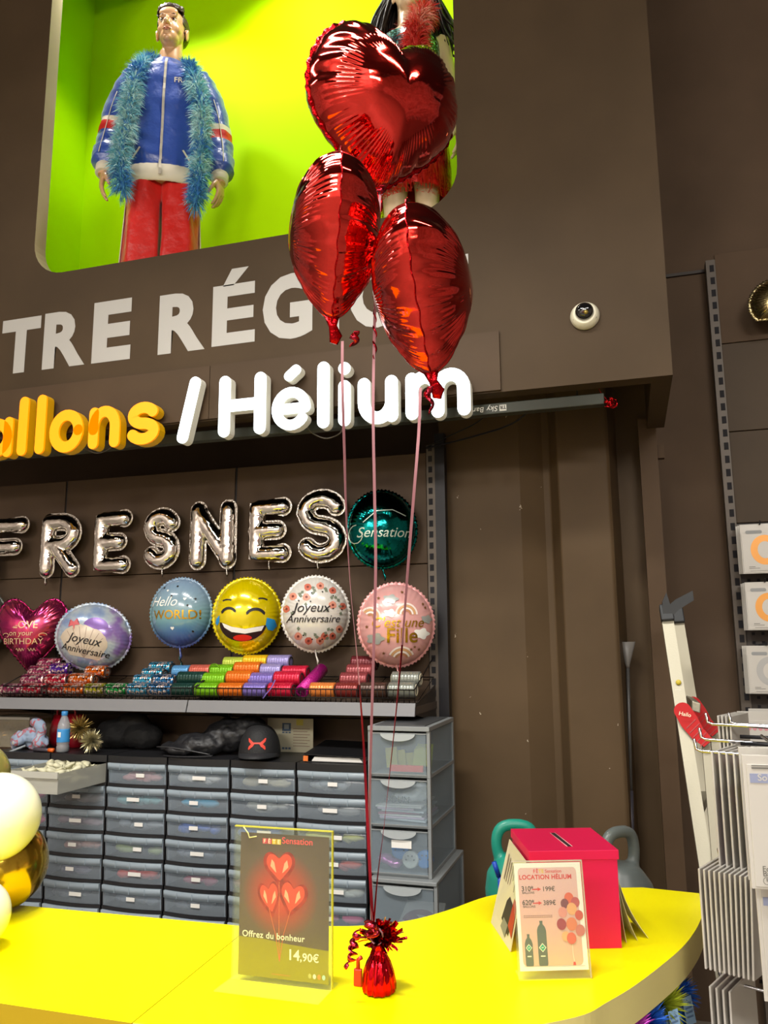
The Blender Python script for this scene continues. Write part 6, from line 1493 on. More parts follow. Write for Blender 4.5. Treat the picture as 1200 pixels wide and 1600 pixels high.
def boa(t, name, path, r, n, seed, mats):
    """feather boa: a cord hidden in tufts of thin barbs"""
    rr = random.Random(seed); p = smooth_path(path, 10); b = MB()
    L_ = [0]
    for i in range(1, len(p)): L_.append(L_[-1] + (p[i] - p[i - 1]).length)
    def at(s):
        for i in range(1, len(p)):
            if L_[i] >= s: k = (s - L_[i - 1]) / max(1e-6, L_[i] - L_[i - 1]); return p[i - 1].lerp(p[i], k)
        return p[-1]
    b.tube(p, r * .38, 8, mi=0)
    for i in range(n):
        c = at(rr.uniform(0, L_[-1])); d = Vector((rr.gauss(0, 1), rr.gauss(0, 1), rr.gauss(0, 1) - .25)).normalized()
        l = r * rr.uniform(.7, 1.35); e = d.orthogonal().normalized(); e = Matrix.Rotation(rr.uniform(0, 6.3), 3, d) @ e
        o = c + d * r * .15; mid = o + d * l * .55 + e.cross(d) * l * .12; tip = o + d * l + Vector((0, 0, -.25 * l)) + e.cross(d) * l * .3
        nz_ = noise.noise(c * 9); mi = rr.choice((0, 0, 1)) if nz_ < -.08 else rr.choice((1, 1, 2)) if nz_ < .12 else rr.choice((1, 2, 2)); w_ = rr.uniform(.0012, .0026)
        b.add([o - e * w_, o + e * w_, mid + e * w_ * 1.2, mid - e * w_ * 1.2, tip], [(0, 1, 2, 3), (3, 2, 4)], mi)
        if i % 2 == 0:   # fine barbs at the tip
            for q in range(5):
                dd = (d + Vector((rr.gauss(0, .6), rr.gauss(0, .6), rr.gauss(0, .6)))).normalized(); a_ = o.lerp(tip, .55); k_ = a_ + dd * l * .5; f_ = dd.orthogonal().normalized() * .0007
                b.add([a_ - f_, a_ + f_, k_], [(0, 1, 2)], mi)
    return b
# ---------------------------------------------------------------- the man in the blue track jacket
MX, MY, MR = -2.16, 3.25, math.radians(25)
T = thing('mannequin', 'male mannequin in blue track jacket and red trousers with blue boa', 'mannequin', (MX, MY, FLOORZ), MR, 'mannequins in the green display box')
HC_ = Vector((0.012, -.03, 1.70)); hyaw = math.radians(-9)
hm = head_mesh((0, 0, 0)); HM = Matrix.Translation(HC_) @ Matrix.Rotation(hyaw, 4, 'Z') @ Matrix.Rotation(math.radians(-4), 4, 'X')
hm = remesh(hm, .0034, 11); hm.xf(HM)
bm_ = MB()
bm_.loft([ringz(0, .0, z, rx, ry, 28, 1) for z, rx, ry in ((.80, .15, .10), (.95, .14, .095), (1.1, .145, .1), (1.25, .17, .11), (1.38, .18, .10), (1.46, .12, .075), (1.52, .06, .058), (1.6, .052, .054))])
for s in (-1, 1):
    bm_.tube([(s * .09, 0, .86), (s * .095, 0, .5), (s * .1, .01, .09)], [.08, .055, .04], 16); bm_.tube([(s * .1, .03, .06), (s * .1, -.06, .03), (s * .1, -.14, .025)], [.045, .04, .03], 12, round_ends=True)
    bm_.tube([(s * .14, .01, 1.43), (s * .21, .015, 1.26), (s * .26, .01, 1.08), (s * .278, -.03, .95), (s * .285, -.055, .86)], [.05, .048, .042, .036, .028], 16)
body = remesh(bm_, .011, 4)
hd = MB(); hand(hd, (-.288, -.06, .845), (-.06, -.10, -1), (.92, .15, 0), (.25, -.95, -.1)); hand(hd, (.288, -.06, .845), (.02, -.10, -1), (-.9, .2, 0), (-.35, -.93, -.1))
hd = remesh(hd, .0026, 3)
full = MB(); 
for q in (body, hm, hd): full.add(q.v, q.f, 0, True)
part(T, 'body', full, SKIN)
# hair: a cap over the skull with short locks
b = MB(); base = MB(); base.ell((0, .02, .042), (.083, .095, .088), 28, 18); base.ell((0, .045, .012), (.079, .068, .062), 24, 14)
for i in range(34):
    rr = random.Random(i); a = rr.uniform(-2.6, -.55); base.ell((.075 * math.cos(a), .012 + .085 * math.sin(a), .085 + rr.uniform(-.012, .02)), (.014, .018, .012), 8, 6)
hr = remesh(base, .005, 2); keep = []
HAIR = mat('mannequin_hair', '38261a', .45, spec=.6)
for f in hr.f:
    c = sum((hr.v[i] for i in f), Vector()) / len(f)
    front = c.y < -.035 and c.z < .082; side = abs(c.x) > .05 and c.z < .0 - max(0, .02 - c.y) * 1.2 and c.y < .03
    if not (front or side or (c.y < .02 and c.z < .02 and c.y < -.01)): keep.append(f)
hb = MB(); hb.add([v + n_ * .003 * noise.noise(v * 90) for v, n_ in zip(hr.v, hr.nor)], keep, 0, True); hb.xf(HM)
ho_ = part(T, 'hair', hb, HAIR)
sm = ho_.modifiers.new('thick', 'SOLIDIFY'); sm.thickness = .006; sm.offset = -1
# eyes, brows, lips painted as small shapes
EW, EI, BR, LP = mat('eye_white', 'ded4c4', .25), mat('eye_dark', '2a1a12', .15), mat('brow_brown', '4a2e1c', .5), mat('lip_tone', 'a8654c', .35)
for s in (-1, 1):
    b = MB().ell((s * .031, -.0725, .006), (.0145, .008, .0072), 16, 10); b.xf(HM); e_ = part(T, 'eye', b, EW)
    b = MB().ell((s * .031 - .001, -.0798, .0062), (.0062, .0022, .0062), 14, 8); b.xf(HM); part(T, 'iris', b, EI, parent=e_)
    b = MB().tube([(s * .015, -.0865, .029), (s * .032, -.086, .035), (s * .048, -.078, .030)], [.0022, .0032, .0016], 8); b.xf(HM); part(T, 'eyebrow', b, BR)
    b = MB().tube([(s * .017, -.079, .012), (s * .031, -.0825, .0150), (s * .046, -.074, .010)], [.0012, .0018, .0012], 6); b.xf(HM); part(T, 'eyelid', b, BR)
b = MB().tube([(-.023, -.086, -.0605), (-.008, -.0945, -.0590), (0, -.0945, -.0605), (.008, -.0945, -.0590), (.023, -.086, -.0605)], [.0015, .004, .0036, .004, .0015], 8); b.tube([(-.02, -.086, -.064), (0, -.0935, -.068), (.02, -.086, -.064)], [.0015, .0055, .0015], 8); b.xf(HM); part(T, 'lips', b, LP)
# jacket
SATIN = mat('blue_satin', '24479e', .3, spec=.7, sheen=.3, bump=.9, bscale=13); WHITEC = mat('white_rib', 'd9d0bc', .7); REDC = mat('red_cloth', 'c41a14', .55)
def jk(z):
    pts = ((.80, .166, .118), (.86, .19, .135), (.95, .198, .138), (1.08, .192, .134), (1.22, .198, .132), (1.37, .20, .122), (1.45, .165, .105), (1.50, .10, .082), (1.52, .075, .072))
    for i in range(len(pts) - 1):
        if pts[i][0] <= z <= pts[i + 1][0]:
            k = (z - pts[i][0]) / (pts[i + 1][0] - pts[i][0]); k = k * k * (3 - 2 * k); return [pts[i][j] + (pts[i + 1][j] - pts[i][j]) * k for j in (1, 2)]
    return pts[0][1:] if z < pts[0][0] else pts[-1][1:]
def jfold(a, z):
    p = Vector((math.cos(a) * 2.2, math.sin(a) * 2.2, z * 9)); lowk = max(0, 1 - abs(z - .88) / .12)
    return .07 * noise.noise(p) + .045 * noise.noise(Vector((a * 3, z * 22 + a * 5, 4))) + lowk * .035 * math.sin(a * 15 + 2 * math.sin(a * 4))
zsq = [.86 + (1.52 - .86) * i / 46 for i in range(47)]
b = MB().loft([ringz(0, 0, z, *jk(z), 72, .82, jfold) for z in zsq], caps=False); jo = part(T, 'jacket', b, SATIN)
b = MB().loft([ringz(0, 0, z, rx, ry, 72, .82, lambda a, z: .012 * math.sin(a * 40) + .02 * noise.noise(Vector((a, z * 5, 0)))) for z, rx, ry in ((.785, .168, .124), (.79, .184, .138), (.825, .189, .142), (.866, .196, .143), (.870, .17, .118))], caps=False); part(T, 'waistband', b, WHITEC, parent=jo)
b = MB(); zp = [.80 + .70 * i / 40 for i in range(41)]; rings = []
for z in zp:
    rx, ry = jk(max(z, .84)); k = jfold(-PI / 2, z) if z > .86 else 0; y = -ry * (1 + k) - .0035 - (.022 if z < .872 else 0)
    rings.append([Vector((-.006, y + .003, z)), Vector((-.006, y - .001, z)), Vector((.006, y - .001, z)), Vector((.006, y + .003, z))])
b.loft(rings, smooth=False); part(T, 'zip', b, mat('zip_pale', 'c9c2b4', .35, .4), parent=jo)
b = MB().loft([ringz(0, .012, z, rx, ry, 48, 1) for z, rx, ry in ((1.50, .082, .078), (1.525, .072, .068), (1.555, .068, .064), (1.558, .062, .058), (1.51, .066, .06))], caps=False); part(T, 'collar', b, mat('navy_satin', '1d3270', .4), parent=jo)
b = MB()
def jfn(x, z):
    rx, ry = jk(z); sx_ = min(.98, abs(x) / rx) ** (1 / .82); a = math.acos(sx_) if x >= 0 else PI - math.acos(sx_); a = -a
    return Vector((x, -ry * abs(math.sin(a)) ** .82 * (1 + jfold(a, z)) - .004, z))
vs, fs = text_geo('FRA', .042, .012, 'LEFT'); b.drape([(x + .045, z + 1.34) for x, z in vs], fs, jfn, .012); part(T, 'lettering', b, WHITEC, parent=jo)
for s in (-1, 1):
    b = MB(); vs, fs = band([(s * .105, .955), (s * .145, .90)], .010); b.drape(vs, fs, jfn, .012); part(T, 'pocket_trim', b, WHITEC, parent=jo)
def sleeve(s):
    ctrl = [(s * .145, .0, 1.445), (s * .192, .008, 1.365), (s * .236, .015, 1.24), (s * .262, .01, 1.10), (s * .276, -.015, .985), (s * .284, -.05, .875)]
    p = smooth_path(ctrl, 9); n = len(p); rings = []; mi = []
    for i, q in enumerate(p):
        f = i / (n - 1); t_ = (p[min(i + 1, n - 1)] - p[max(0, i - 1)]).normalized(); u = Vector((0, 1, 0)); u = (u - t_ * u.dot(t_)).normalized(); w_ = t_.cross(u)
        r = .074 + .012 * math.sin(f * PI) - .012 * f + (.008 if .8 < f < .97 else 0)
        if f > .97: r = .045
        rings.append([q + (u * math.cos(a) + w_ * math.sin(a)) * r * (1 + .09 * noise.noise(Vector((a * 1.2 + s * 5, f * 16, a * .5))) + .012 * math.sin(f * 46 + 2 * math.sin(a)) + .05 * noise.noise(Vector((math.cos(a) * 2 + s * 3, math.sin(a) * 2, f * 9)))) for a in [2 * PI * j / 36 for j in range(36)]])
        mi.append(1 if .50 < f < .555 else 2 if .555 <= f < .625 else 0)
    so = part(T, 'sleeve', MB().loft(rings, mis=mi), [SATIN, WHITEC, REDC], parent=jo)
    c0, c1 = p[-1], p[-1] + (p[-1] - p[-4]).normalized() * .045
    b = MB().tube([c0 - (c1 - c0) * .4, c0, c1, c1 + (c1 - c0) * .02], [.04, .046, .042, .036], 24); part(T, 'cuff', b, WHITEC, parent=so) if False else part(T, 'cuff', b, WHITEC, parent=jo)
    b = MB().tube([q + Vector((0, -.0, 0)) + (Vector((s * .3, -.95, 0)).normalized()) * .083 for q in p[14:44:3]], .0022, 6); part(T, 'piping', b, WHITEC, parent=jo)
sleeve(-1); sleeve(1)
# trousers
TR_ = mat('red_satin', 'cc160e', .38, spec=.5, sheen=.2, bump=.7, bscale=16)
def leg(s):
    rings = []
    for i in range(44):
        z = .825 - (.825 - .035) * i / 43; k = (.84 - z) / .8
        cx = s * (.078 + .022 * k); rx = .094 + .012 * min(1, k * 1.6); ry = .115 - .01 * k
        def fold(a, zz): return .085 * math.sin(5 * a + s * 1.1 + 3 * noise.noise(Vector((zz * 3, s * 3, 0)))) * (.5 + .5 * k) + .08 * noise.noise(Vector((math.cos(a) * 2.5 + s * 4, math.sin(a) * 2.5, zz * 5))) + .02 * noise.noise(Vector((a * 3, zz * 26, s)))
        ri = ringz(cx, .0, z, rx, ry, 60, .95, fold)
        for v in ri:   # the two legs meet at the crotch, not across it
            if z < .70 and v.x * s < .006: v.x = s * .006
            if z >= .70 and v.x * s < -.004: v.x = s * -.004
        rings.append(ri)
    return MB().loft(rings)
to = None
b = leg(-1); b2 = leg(1); bb = MB(); bb.add(b.v, b.f, 0, True); bb.add(b2.v, b2.f, 0, True); to = part(T, 'trousers', bb, TR_)
for s in (-1, 1):
    b = MB(); rings = []
    for i in range(20):
        z = .8 - .74 * i / 19; k = (.84 - z) / .8; x = s * (.078 + .022 * k + (.094 + .012 * min(1, k * 1.6)) * 1.07)
        rings.append([Vector((x - s * .004, -.014, z)), Vector((x, -.014, z)), Vector((x, .014, z)), Vector((x - s * .004, .014, z))])
    b.loft(rings, smooth=False); part(T, 'side_stripe', b, WHITEC, parent=to)
Mm = Matrix.Translation((MX, MY, FLOORZ)) @ Matrix.Rotation(MR, 4, 'Z')
boab = boa(None, 'boa', [(-.165, -.20, .68), (-.185, -.195, .86), (-.165, -.18, 1.02), (-.155, -.165, 1.2), (-.135, -.12, 1.38), (-.09, -.01, 1.53), (0, .085, 1.56), (.09, -.0, 1.53), (.14, -.11, 1.39), (.19, -.165, 1.2), (.20, -.185, 1.02), (.20, -.195, .84), (.185, -.205, .62)], .056, 8600, 3, None)
boab.xf(Mm); solo('feather_boa', 'long turquoise and blue feather boa around the male mannequin', 'feather boa', boab, [mat('boa_blue', '3a80c4', .7), mat('boa_turquoise', '74bcd0', .7), mat('boa_pale', 'c0e4e4', .7)], (MX, MY, FLOORZ + .7), 'feather boas on the mannequins')

# ---------------------------------------------------------------- the woman behind the heart balloon
FX, FY, FR = -.845, 3.25, math.radians(8)
T = thing('mannequin', 'female mannequin in red fringed skirt mostly hidden by the top balloon', 'mannequin', (FX, FY, FLOORZ), FR, 'mannequins in the green display box')
hm = remesh(head_mesh((0, 0, 0)), .005, 6); HM = Matrix.Translation((0, -.02, 1.57)) @ Matrix.Rotation(math.radians(10), 4, 'Z') @ Matrix.Scale(.92, 4); hm.xf(HM)
bm_ = MB()
bm_.loft([ringz(0, .0, z, rx, ry, 28, 1) for z, rx, ry in ((.78, .15, .10), (.88, .155, .11), (1.0, .115, .085), (1.08, .108, .08), (1.2, .135, .1), (1.3, .155, .09), (1.36, .11, .07), (1.4, .05, .05), (1.5, .044, .046))])
for s in (-1, 1):
    bm_.ell((s * .062, -.085, 1.2), (.055, .05, .055), 16, 12)
    bm_.tube([(s * .075, 0, .84), (s * .075, -.01, .5), (s * .07, .005, .3), (s * .065, .02, .09)], [.085, .056, .05, .032], 16); bm_.tube([(s * .065, .03, .06), (s * .065, -.05, .035), (s * .065, -.12, .02)], [.036, .033, .024], 12, round_ends=True)
    bm_.tube([(s * .15, 0, 1.325), (s * .185, .02, 1.16), (s * .2, .02, 1.05), (s * .215, -.03, .9), (s * .225, -.06, .82)], [.042, .036, .033, .029, .022], 14)
body = remesh(bm_, .01, 4); hd = MB()
for s in (-1, 1): hand(hd, (s * .226, -.065, .81), (s * .03, -.1, -1), (-s, .15, 0), (0, -1, -.1))
for i in range(len(hd.v)): pass
hd = remesh(hd, .003, 3); full = MB()
for q in (body, hm, hd): full.add(q.v, q.f, 0, True)
part(T, 'body', full, SKINF)
b = MB(); rr = random.Random(9)
for i in range(260):
    a = rr.uniform(-.35, PI + .35); r0 = .075 + rr.uniform(-.01, .015); p0 = Vector((r0 * math.cos(a), .01 + r0 * math.sin(a), 1.60 + rr.uniform(-.02, .07)))
    dx = Vector((math.cos(a), math.sin(a) * .8, 0)); w_ = rr.uniform(.04, .13)
    p = [p0, p0 + dx * w_ * .6 + Vector((0, 0, -.12)), p0 + dx * w_ + Vector((rr.uniform(-.02, .02), 0, -.24)), p0 + dx * w_ * 1.1 + Vector((rr.uniform(-.05, .05), rr.uniform(-.05, .02), -.24 - rr.uniform(.05, .16)))]
    b.tube(smooth_path(p, 3), [.006] * 9 + [.0015], 5)
b.ell((0, .015, 1.63), (.082, .09, .085), 20, 12)
part(T, 'hair', b, mat('black_hair', '181310', .4))
for s in (-1, 1):
    b = MB().ell((s * .031, -.0725, .006), (.0145, .008, .0072), 12, 8); b.xf(HM); e_ = part(T, 'eye', b, EW)
    b = MB().ell((s * .031, -.0798, .0062), (.0062, .0022, .0062), 10, 6); b.xf(HM); part(T, 'iris', b, EI, parent=e_)
SEQ = ramp_mat('black_sequin', [(.0, '0c1418'), (.55, '14242a'), (.8, '2f6f74'), (1., '9fd8d8')], 'cells', scale=130, rough=.22, metal=.5)
def tk(z):
    pts = ((.86, .165, .122), (1.0, .128, .098), (1.08, .12, .094), (1.2, .148, .128), (1.28, .15, .112), (1.335, .13, .09))
    for i in range(len(pts) - 1):
        if pts[i][0] <= z <= pts[i + 1][0]:
            k = (z - pts[i][0]) / (pts[i + 1][0] - pts[i][0]); return [pts[i][j] + (pts[i + 1][j] - pts[i][j]) * k for j in (1, 2)]
    return pts[-1][1:]
b = MB().loft([ringz(0, -.006, z, *tk(z), 48, .95, lambda a, z: .02 * noise.noise(Vector((a * 2, z * 12, 1)))) for z in [.86 + .475 * i / 24 for i in range(25)]], caps=False); top = part(T, 'sequin_top', b, SEQ)
b = MB()
def tfn(x, z):
    rx, ry = tk(z); return Vector((x, -.006 - ry * math.sqrt(max(.02, 1 - (x / rx) ** 2)) - .006, z))
b.drape([(-.075 + .018 * math.cos(q), 1.21 + .034 * math.sin(q)) for q in [2 * PI * i / 20 for i in range(20)]], [tuple(range(20))], tfn, .015); part(T, 'oval_motif', b, mat('motif_orange', 'd0622c', .4), parent=top)
FR_ = mat('red_fringe', 'd01c10', .5); FR2 = mat('red_tinsel_fringe', 'c02018', .25, .5)
b = MB(); b.loft([ringz(0, 0, z, rx, ry, 48, .95) for z, rx, ry in ((.52, .165, .13), (.6, .17, .135), (.8, .172, .13), (.92, .15, .115))], caps=False); sk = part(T, 'skirt', b, FR_)
b = MB(); rr = random.Random(14)
for i in range(900):
    a = rr.uniform(0, 6.283); z0 = rr.uniform(.6, .8); rx, ry = .176, .138; o = Vector((rx * math.cos(a), ry * math.sin(a), z0)); e = Vector((-math.sin(a), math.cos(a), 0)) * .0022; k = o + Vector((.012 * math.cos(a), .012 * math.sin(a), -rr.uniform(.08, .16)))
    b.add([o - e, o + e, k + e, k - e], [(0, 1, 2, 3)])
part(T, 'long_fringe', b, FR2, parent=sk)
b = MB()
for i in range(2600):
    a = rr.uniform(0, 6.283); z0 = rr.uniform(.47, .575); rx, ry = .168, .133; o = Vector((rx * math.cos(a), ry * math.sin(a), z0)); d = Vector((math.cos(a) + rr.gauss(0, .3), math.sin(a) + rr.gauss(0, .3), rr.uniform(-1, .4))).normalized(); e = d.orthogonal().normalized() * .0016; k = o + d * rr.uniform(.02, .042)
    b.add([o - e, o + e, k], [(0, 1, 2)])
part(T, 'feather_hem', b, FR_, parent=sk)
Mm = Matrix.Translation((FX, FY, FLOORZ)) @ Matrix.Rotation(FR, 4, 'Z')
bo = boa(None, 'boa', [(.05, -.20, .96), (.055, -.20, 1.08), (.05, -.20, 1.2), (.07, -.16, 1.32), (.085, -.06, 1.42), (.03, .06, 1.46), (-.04, .07, 1.46)], .062, 3600, 5, None)
bo.xf(Mm); solo('feather_boa', 'red feather boa hanging on the female mannequin', 'feather boa', bo, [mat('boa_red', 'd02c24', .7), mat('boa_coral', 'e0584c', .7), mat('boa_pink', 'eba08c', .7)], (FX, FY, FLOORZ + .9), 'feather boas on the mannequins')
# ================================================================== right side: tall gondola, packs, ladder, funnel pole, spinner rack
YG = 3.93; XG = P(1124, 600, YG).x
PAN2 = painted('gondola_panel', '4e4133', rough=.5); PEG = ramp_mat('peg_board', [(.0, '0d0b0a'), (.16, '0d0b0a'), (.2, '3d342d'), (1., '3d342d')], 'voronoi', scale=30, rough=.5)
t = thing('tall_gondola', 'tall dark gondola with slotted upright and pegboard at the right', 'shelving', (XG + .5, YG, 0))
b = MB().box(XG - .02, XG + .022, YG - .02, YG + .04, 0, P(1118, 408, YG).z); z = .1
while z < P(1118, 412, YG).z: b.box(XG - .004, XG + .015, YG - .0225, YG - .0195, z, z + .034, 1); z += .0635
part(t, 'slotted_upright', b, [mat('post_grey_brown', '5c534a', .5, .2), BLACK], world=True)
zb1, zb2, zb3 = P(1150, 535, YG).z, P(1150, 674, YG).z, P(1150, 818, YG).z
b = MB().box(XG + .024, XG + 1.2, YG, YG + .02, zb1 + .002, 3.5); part(t, 'panel', b, DARKB, world=True, bevel=.002)
b = MB().box(XG + .024, XG + 1.2, YG, YG + .02, zb2 + .002, zb1 - .002); part(t, 'panel', b, PAN2, world=True, bevel=.002)
b = MB().box(XG + .024, XG + 1.2, YG, YG + .02, zb3 + .002, zb2 - .002); part(t, 'panel', b, PAN2, world=True, bevel=.002)
b = MB().box(XG + .024, XG + 1.2, YG + .002, YG + .02, .1, zb3 - .002)
pegp = MB()
part(t, 'pegboard', b, mat('pegboard_brown', '3d342d', .5), world=True)
b = MB(); hx = XG + .05; 
for r_ in range(24):
    for c_ in range(5):
        x, z = hx + c_ * .04, zb3 - .03 - r_ * .04
        if z > .6: b.box(x, x + .013, YG - .0005, YG + .0022, z, z + .013)
pg = part(t, 'peg_holes', b, BLACK, world=True); pg['kind'] = 'stuff'
CHR = mat('chrome_wire', 'c8c8cc', .15, 1.0)
# pale gold foil balloon cut by the picture edge
c = P(1222, 472, YG - .14); ppm = FPX / (c - CAM).dot(FWD)
r = Round.__new__(Round); r.rx, r.rz, r.T, r.lift = 46 / ppm, 40 / ppm, .07, .001; r.t = thing('foil_balloon', 'pale gold foil balloon cut by the right picture edge', 'foil balloon', c)
def moon(t_):
    a = 2 * PI * t_; x, z = r.rx * math.cos(a), r.rz * math.sin(a)
    return x, max(z, -r.rz * .62)
part(r.t, 'foil_body', foil_shape(moon, .07, amp=.05), foil_mat('pale_gold_foil', 'd8c68e', .25, .2)); part(r.t, 'seam_flange', flange(moon), foil_mat('pale_gold_seam', 'd0c090', .3, .4, 80))
# film packs with a big ring print, hung in three rows on single pegs
PKW = mat('pack_film_white', 'c2beb6', .3, coat=.3); PKG = mat('pack_grey_print', '8e9090', .5); PKT = mat('pack_text', '6a6862', .6)
def wall_pack(u0, v0, v1, Yp, label, ring, group, tilt=0., printed=True, text2=None):
    a, c = P(u0, v0, Yp), P(u0, v1, Yp); H = a.z - c.z; W = H * .84; o = Vector((a.x, Yp, c.z))
    t = thing('balloon_pack', label, 'balloon pack', (o.x + W / 2, Yp, o.z), tilt, group)
    b = MB().box(-W / 2, W / 2, -.003, .003, 0, H); b.box(-W / 2 + .004, W / 2 - .004, -.0055, -.003, .004, H * .82); part(t, 'film_pack', b, PKW, bevel=.0015)
    if not printed: return t
    b = MB(); f = lambda x, z, y=-.0062: Vector((x, y, z))
    vs, fs = band([(.055 * H / .28 * math.cos(q) * 1.02 + W * .02, H * .47 + .066 * H / .28 * math.sin(q)) for q in [2 * PI * i / 40 for i in range(41)]], .036 * H / .28); b.add([f(x, z) for x, z in vs], fs); part(t, 'ring_print', b, ring)
    b = MB(); vs2 = rrect(-W * .38, -W * .02, H * .80, H * .87, H * .03); b.add([f(x, z, -.0066) for x, z in vs2], [tuple(range(len(vs2)))]); part(t, 'brand_flash', b, PKG)
    b = MB(); b.box(-W * .36, -W * .22, -.0068, -.0058, H * .13, H * .14); b.box(-W * .36, -W * .12, -.0068, -.0058, H * .10, H * .108); b.box(-W * .34, W * .2, -.0068, -.0058, H * .05, H * .056); part(t, 'printed_lines', b, PKT)
    return t
OR_ = mat('ring_orange', 'd8923a', .35, .2); SI_ = mat('ring_silver', 'a8a8a6', .35, .3)
rows = [('upper orange ring', 822, 897, 1155, OR_), ('lower orange ring', 912, 985, 1163, OR_), ('silver ring', 1011, 1084, 1165, SI_)]
for i, (nm, v0, v1, u0, m) in enumerate(rows):
    for k in range(3):
        if k == 0: lab = f'front balloon pack showing the {nm} at the right edge'
        else: lab = f'white pack {["", "directly", "farther"][k]} behind the front {nm} pack'
        wall_pack(u0 - k * 3, v0 - 2 + k * (1 if i < 2 else 0), v1, YG - .17 + k * .045, lab, m, 'balloon packs on the pegboard', math.radians(-3 - 3 * k), k == 0)
    h = P(u0 + 32, v0 - 3, YG - .18); b = MB().tube([(h.x, YG, h.z), (h.x, YG - .19, h.z), (h.x - .002, YG - .205, h.z + .012)], .003, 6); b.box(h.x - .02, h.x + .02, YG - .004, YG, h.z - .006, h.z + .006)
    solo('peg_hook', f'dark peg hook carrying the {nm} packs', 'hook', b, BLACKM, (h.x, YG - .1, h.z), 'hooks of the gondola and the rack')
# lower pack with pink wording
for k in range(2):
    tt = wall_pack(1151 + k * 18, 1111 - k * 4, 1190, YG - .3 + k * .05, ['white pack with pink dotted wording above the rack', 'plain white pack just behind the pink worded one'][k], SI_, 'balloon packs on the pegboard', 0, False)
    if k == 0:
        H = P(1151, 1111, YG - .3).z - P(1151, 1190, YG - .3).z
        b = MB().text('chotogobo', (.005, -.0064, H * .66), (1, 0, 0), (0, 0, 1), .034, 0, 0, .01) if False else MB()
        rr = random.Random(2)
        for q in range(9): b.add([Vector((-.085 + q * .021 + .009 * math.cos(w), -.0062, H * .68 + .012 * math.sin(w))) for w in [2 * PI * i / 12 for i in range(12)]], [tuple(range(12))])
        part(tt, 'pink_dots', b, mat('pack_pink', 'd08a92', .5))

# aluminium step ladder leaning at the right
ALU = mat('brushed_aluminium', 'a8a391', .42, .6, bump=.05, bscale=200); ALU2 = mat('aluminium_shade', '96907e', .42, .6)
def lad(u, v, Y): return P(u, v, Y)
la0, la1 = P(1043, 967, 3.0), P(1101, 1340, 2.75); dl = (la1 - la0); sc_ = (la0.z - .02) / (la0.z - la1.z); la2 = la0 + dl * sc_
off = P(1060, 967, 3.32) - P(1043, 967, 3.0); off.z = 0
t = thing('step_ladder', 'aluminium folding ladder with red hinges leaning at the right', 'ladder', (la2.x, la2.y, 0))
axl = (la0 - la2).normalized(); wdir = Vector((1, 0, 0)); wdir = (wdir - axl * wdir.dot(axl)).normalized(); ddir = axl.cross(wdir)
for k in range(2):
    b = MB(); c0, c1 = la2 + off * k, la0 + off * k; L_ = (c1 - c0).length
    b.obox((c0 + c1) / 2, wdir * .0195, ddir * .0015, axl * (L_ / 2)); b.obox((c0 + c1) / 2 + wdir * .0185 + ddir * .012, wdir * .0012, ddir * .012, axl * (L_ / 2)); b.obox((c0 + c1) / 2 - wdir * .0185 + ddir * .012, wdir * .0012, ddir * .012, axl * (L_ / 2))
    part(t, 'stile', b, ALU if k == 0 else ALU2, world=True)
    b = MB(); q = c1 + axl * .02; b.obox(q - axl * .0, wdir * .022, ddir * .02, axl * .03); part(t, 'end_cap', b, mat('ladder_black', '1e2124', .5), world=True, bevel=.004)
    # second pair of stiles folded behind, from the hinge down
    h0 = P(1096, 1150, 2.9) + off * k; h1 = P(1113, 1345, 2.74) + off * k; d2 = (h1 - h0); h2 = h0 + d2 * ((h0.z - .02) / (h0.z - h1.z)); ax2 = (h0 - h2).normalized(); w2 = (Vector((1, 0, 0)) - ax2 * ax2.x).normalized(); dd2 = ax2.cross(w2); L2 = (h0 - h2).length
    b = MB().obox((h0 + h2) / 2 + wdir * .012, w2 * .013, dd2 * .010, ax2 * (L2 / 2)); part(t, 'rear_stile', b, ALU2, world=True)
    # red hinge plate
    hp0, hp1 = P(1064, 1107, 2.90) + off * k, P(1103, 1158, 2.87) + off * k; dh = (hp1 - hp0).normalized(); nh = Vector((0, -1, 0)); nh = (nh - dh * nh.dot(dh)).normalized(); sh = dh.cross(nh)
    def hf(x, z, d): return hp0 + dh * x + sh * z + nh * (.014 + d)
    Lh = (hp1 - hp0).length
    out_ = arc(.012, 0, .026, .028, 90, 270, 10) + [(.05, -.026), (.09, -.018), (Lh + .01, -.022), (Lh + .014, .016), (.1, .03), (.05, .034)]
    b = MB().prism(out_, hf, 0, .012); hg = part(t, 'hinge_plate', b, mat('ladder_red', 'b40e12', .5, spec=.25), world=True, bevel=.002)
    b = MB()
    for q in range(5): b.prism([(.055 + q * .017, -.018), (.058 + q * .017, -.018), (.066 + q * .017, .026), (.063 + q * .017, .026)], hf, .0121, .0135)
    part(t, 'grip_ribs', b, mat('ladder_dark_red', 'a01416', .4), world=True, parent=hg)
    if k == 0:
        b = MB().text('Hailo', P(1060, 1117, hp0.y - .055), (.985, 0, -.17), (.17, 0, .985), .018, 0, 0, .008, 'LEFT', .1); part(t, 'lettering', b, PT, world=True, parent=hg)
b = MB(); q = P(1047, 950, 2.995)
hk = [P(1036, 962, 2.99), P(1052, 962, 2.99), P(1060, 953, 2.99), P(1084, 938, 2.99), P(1082, 923, 2.99), P(1055, 937, 2.99), P(1047, 944, 2.99), P(1041, 926, 2.99), P(1035, 940, 2.99)]
b.prism([(p.x, p.z) for p in hk], lambda x, z, d: Vector((x, 2.985 + d, z)), 0, .05); part(t, 'hook_head', b, mat('ladder_black', '1e2124', .5), world=True, bevel=.004)
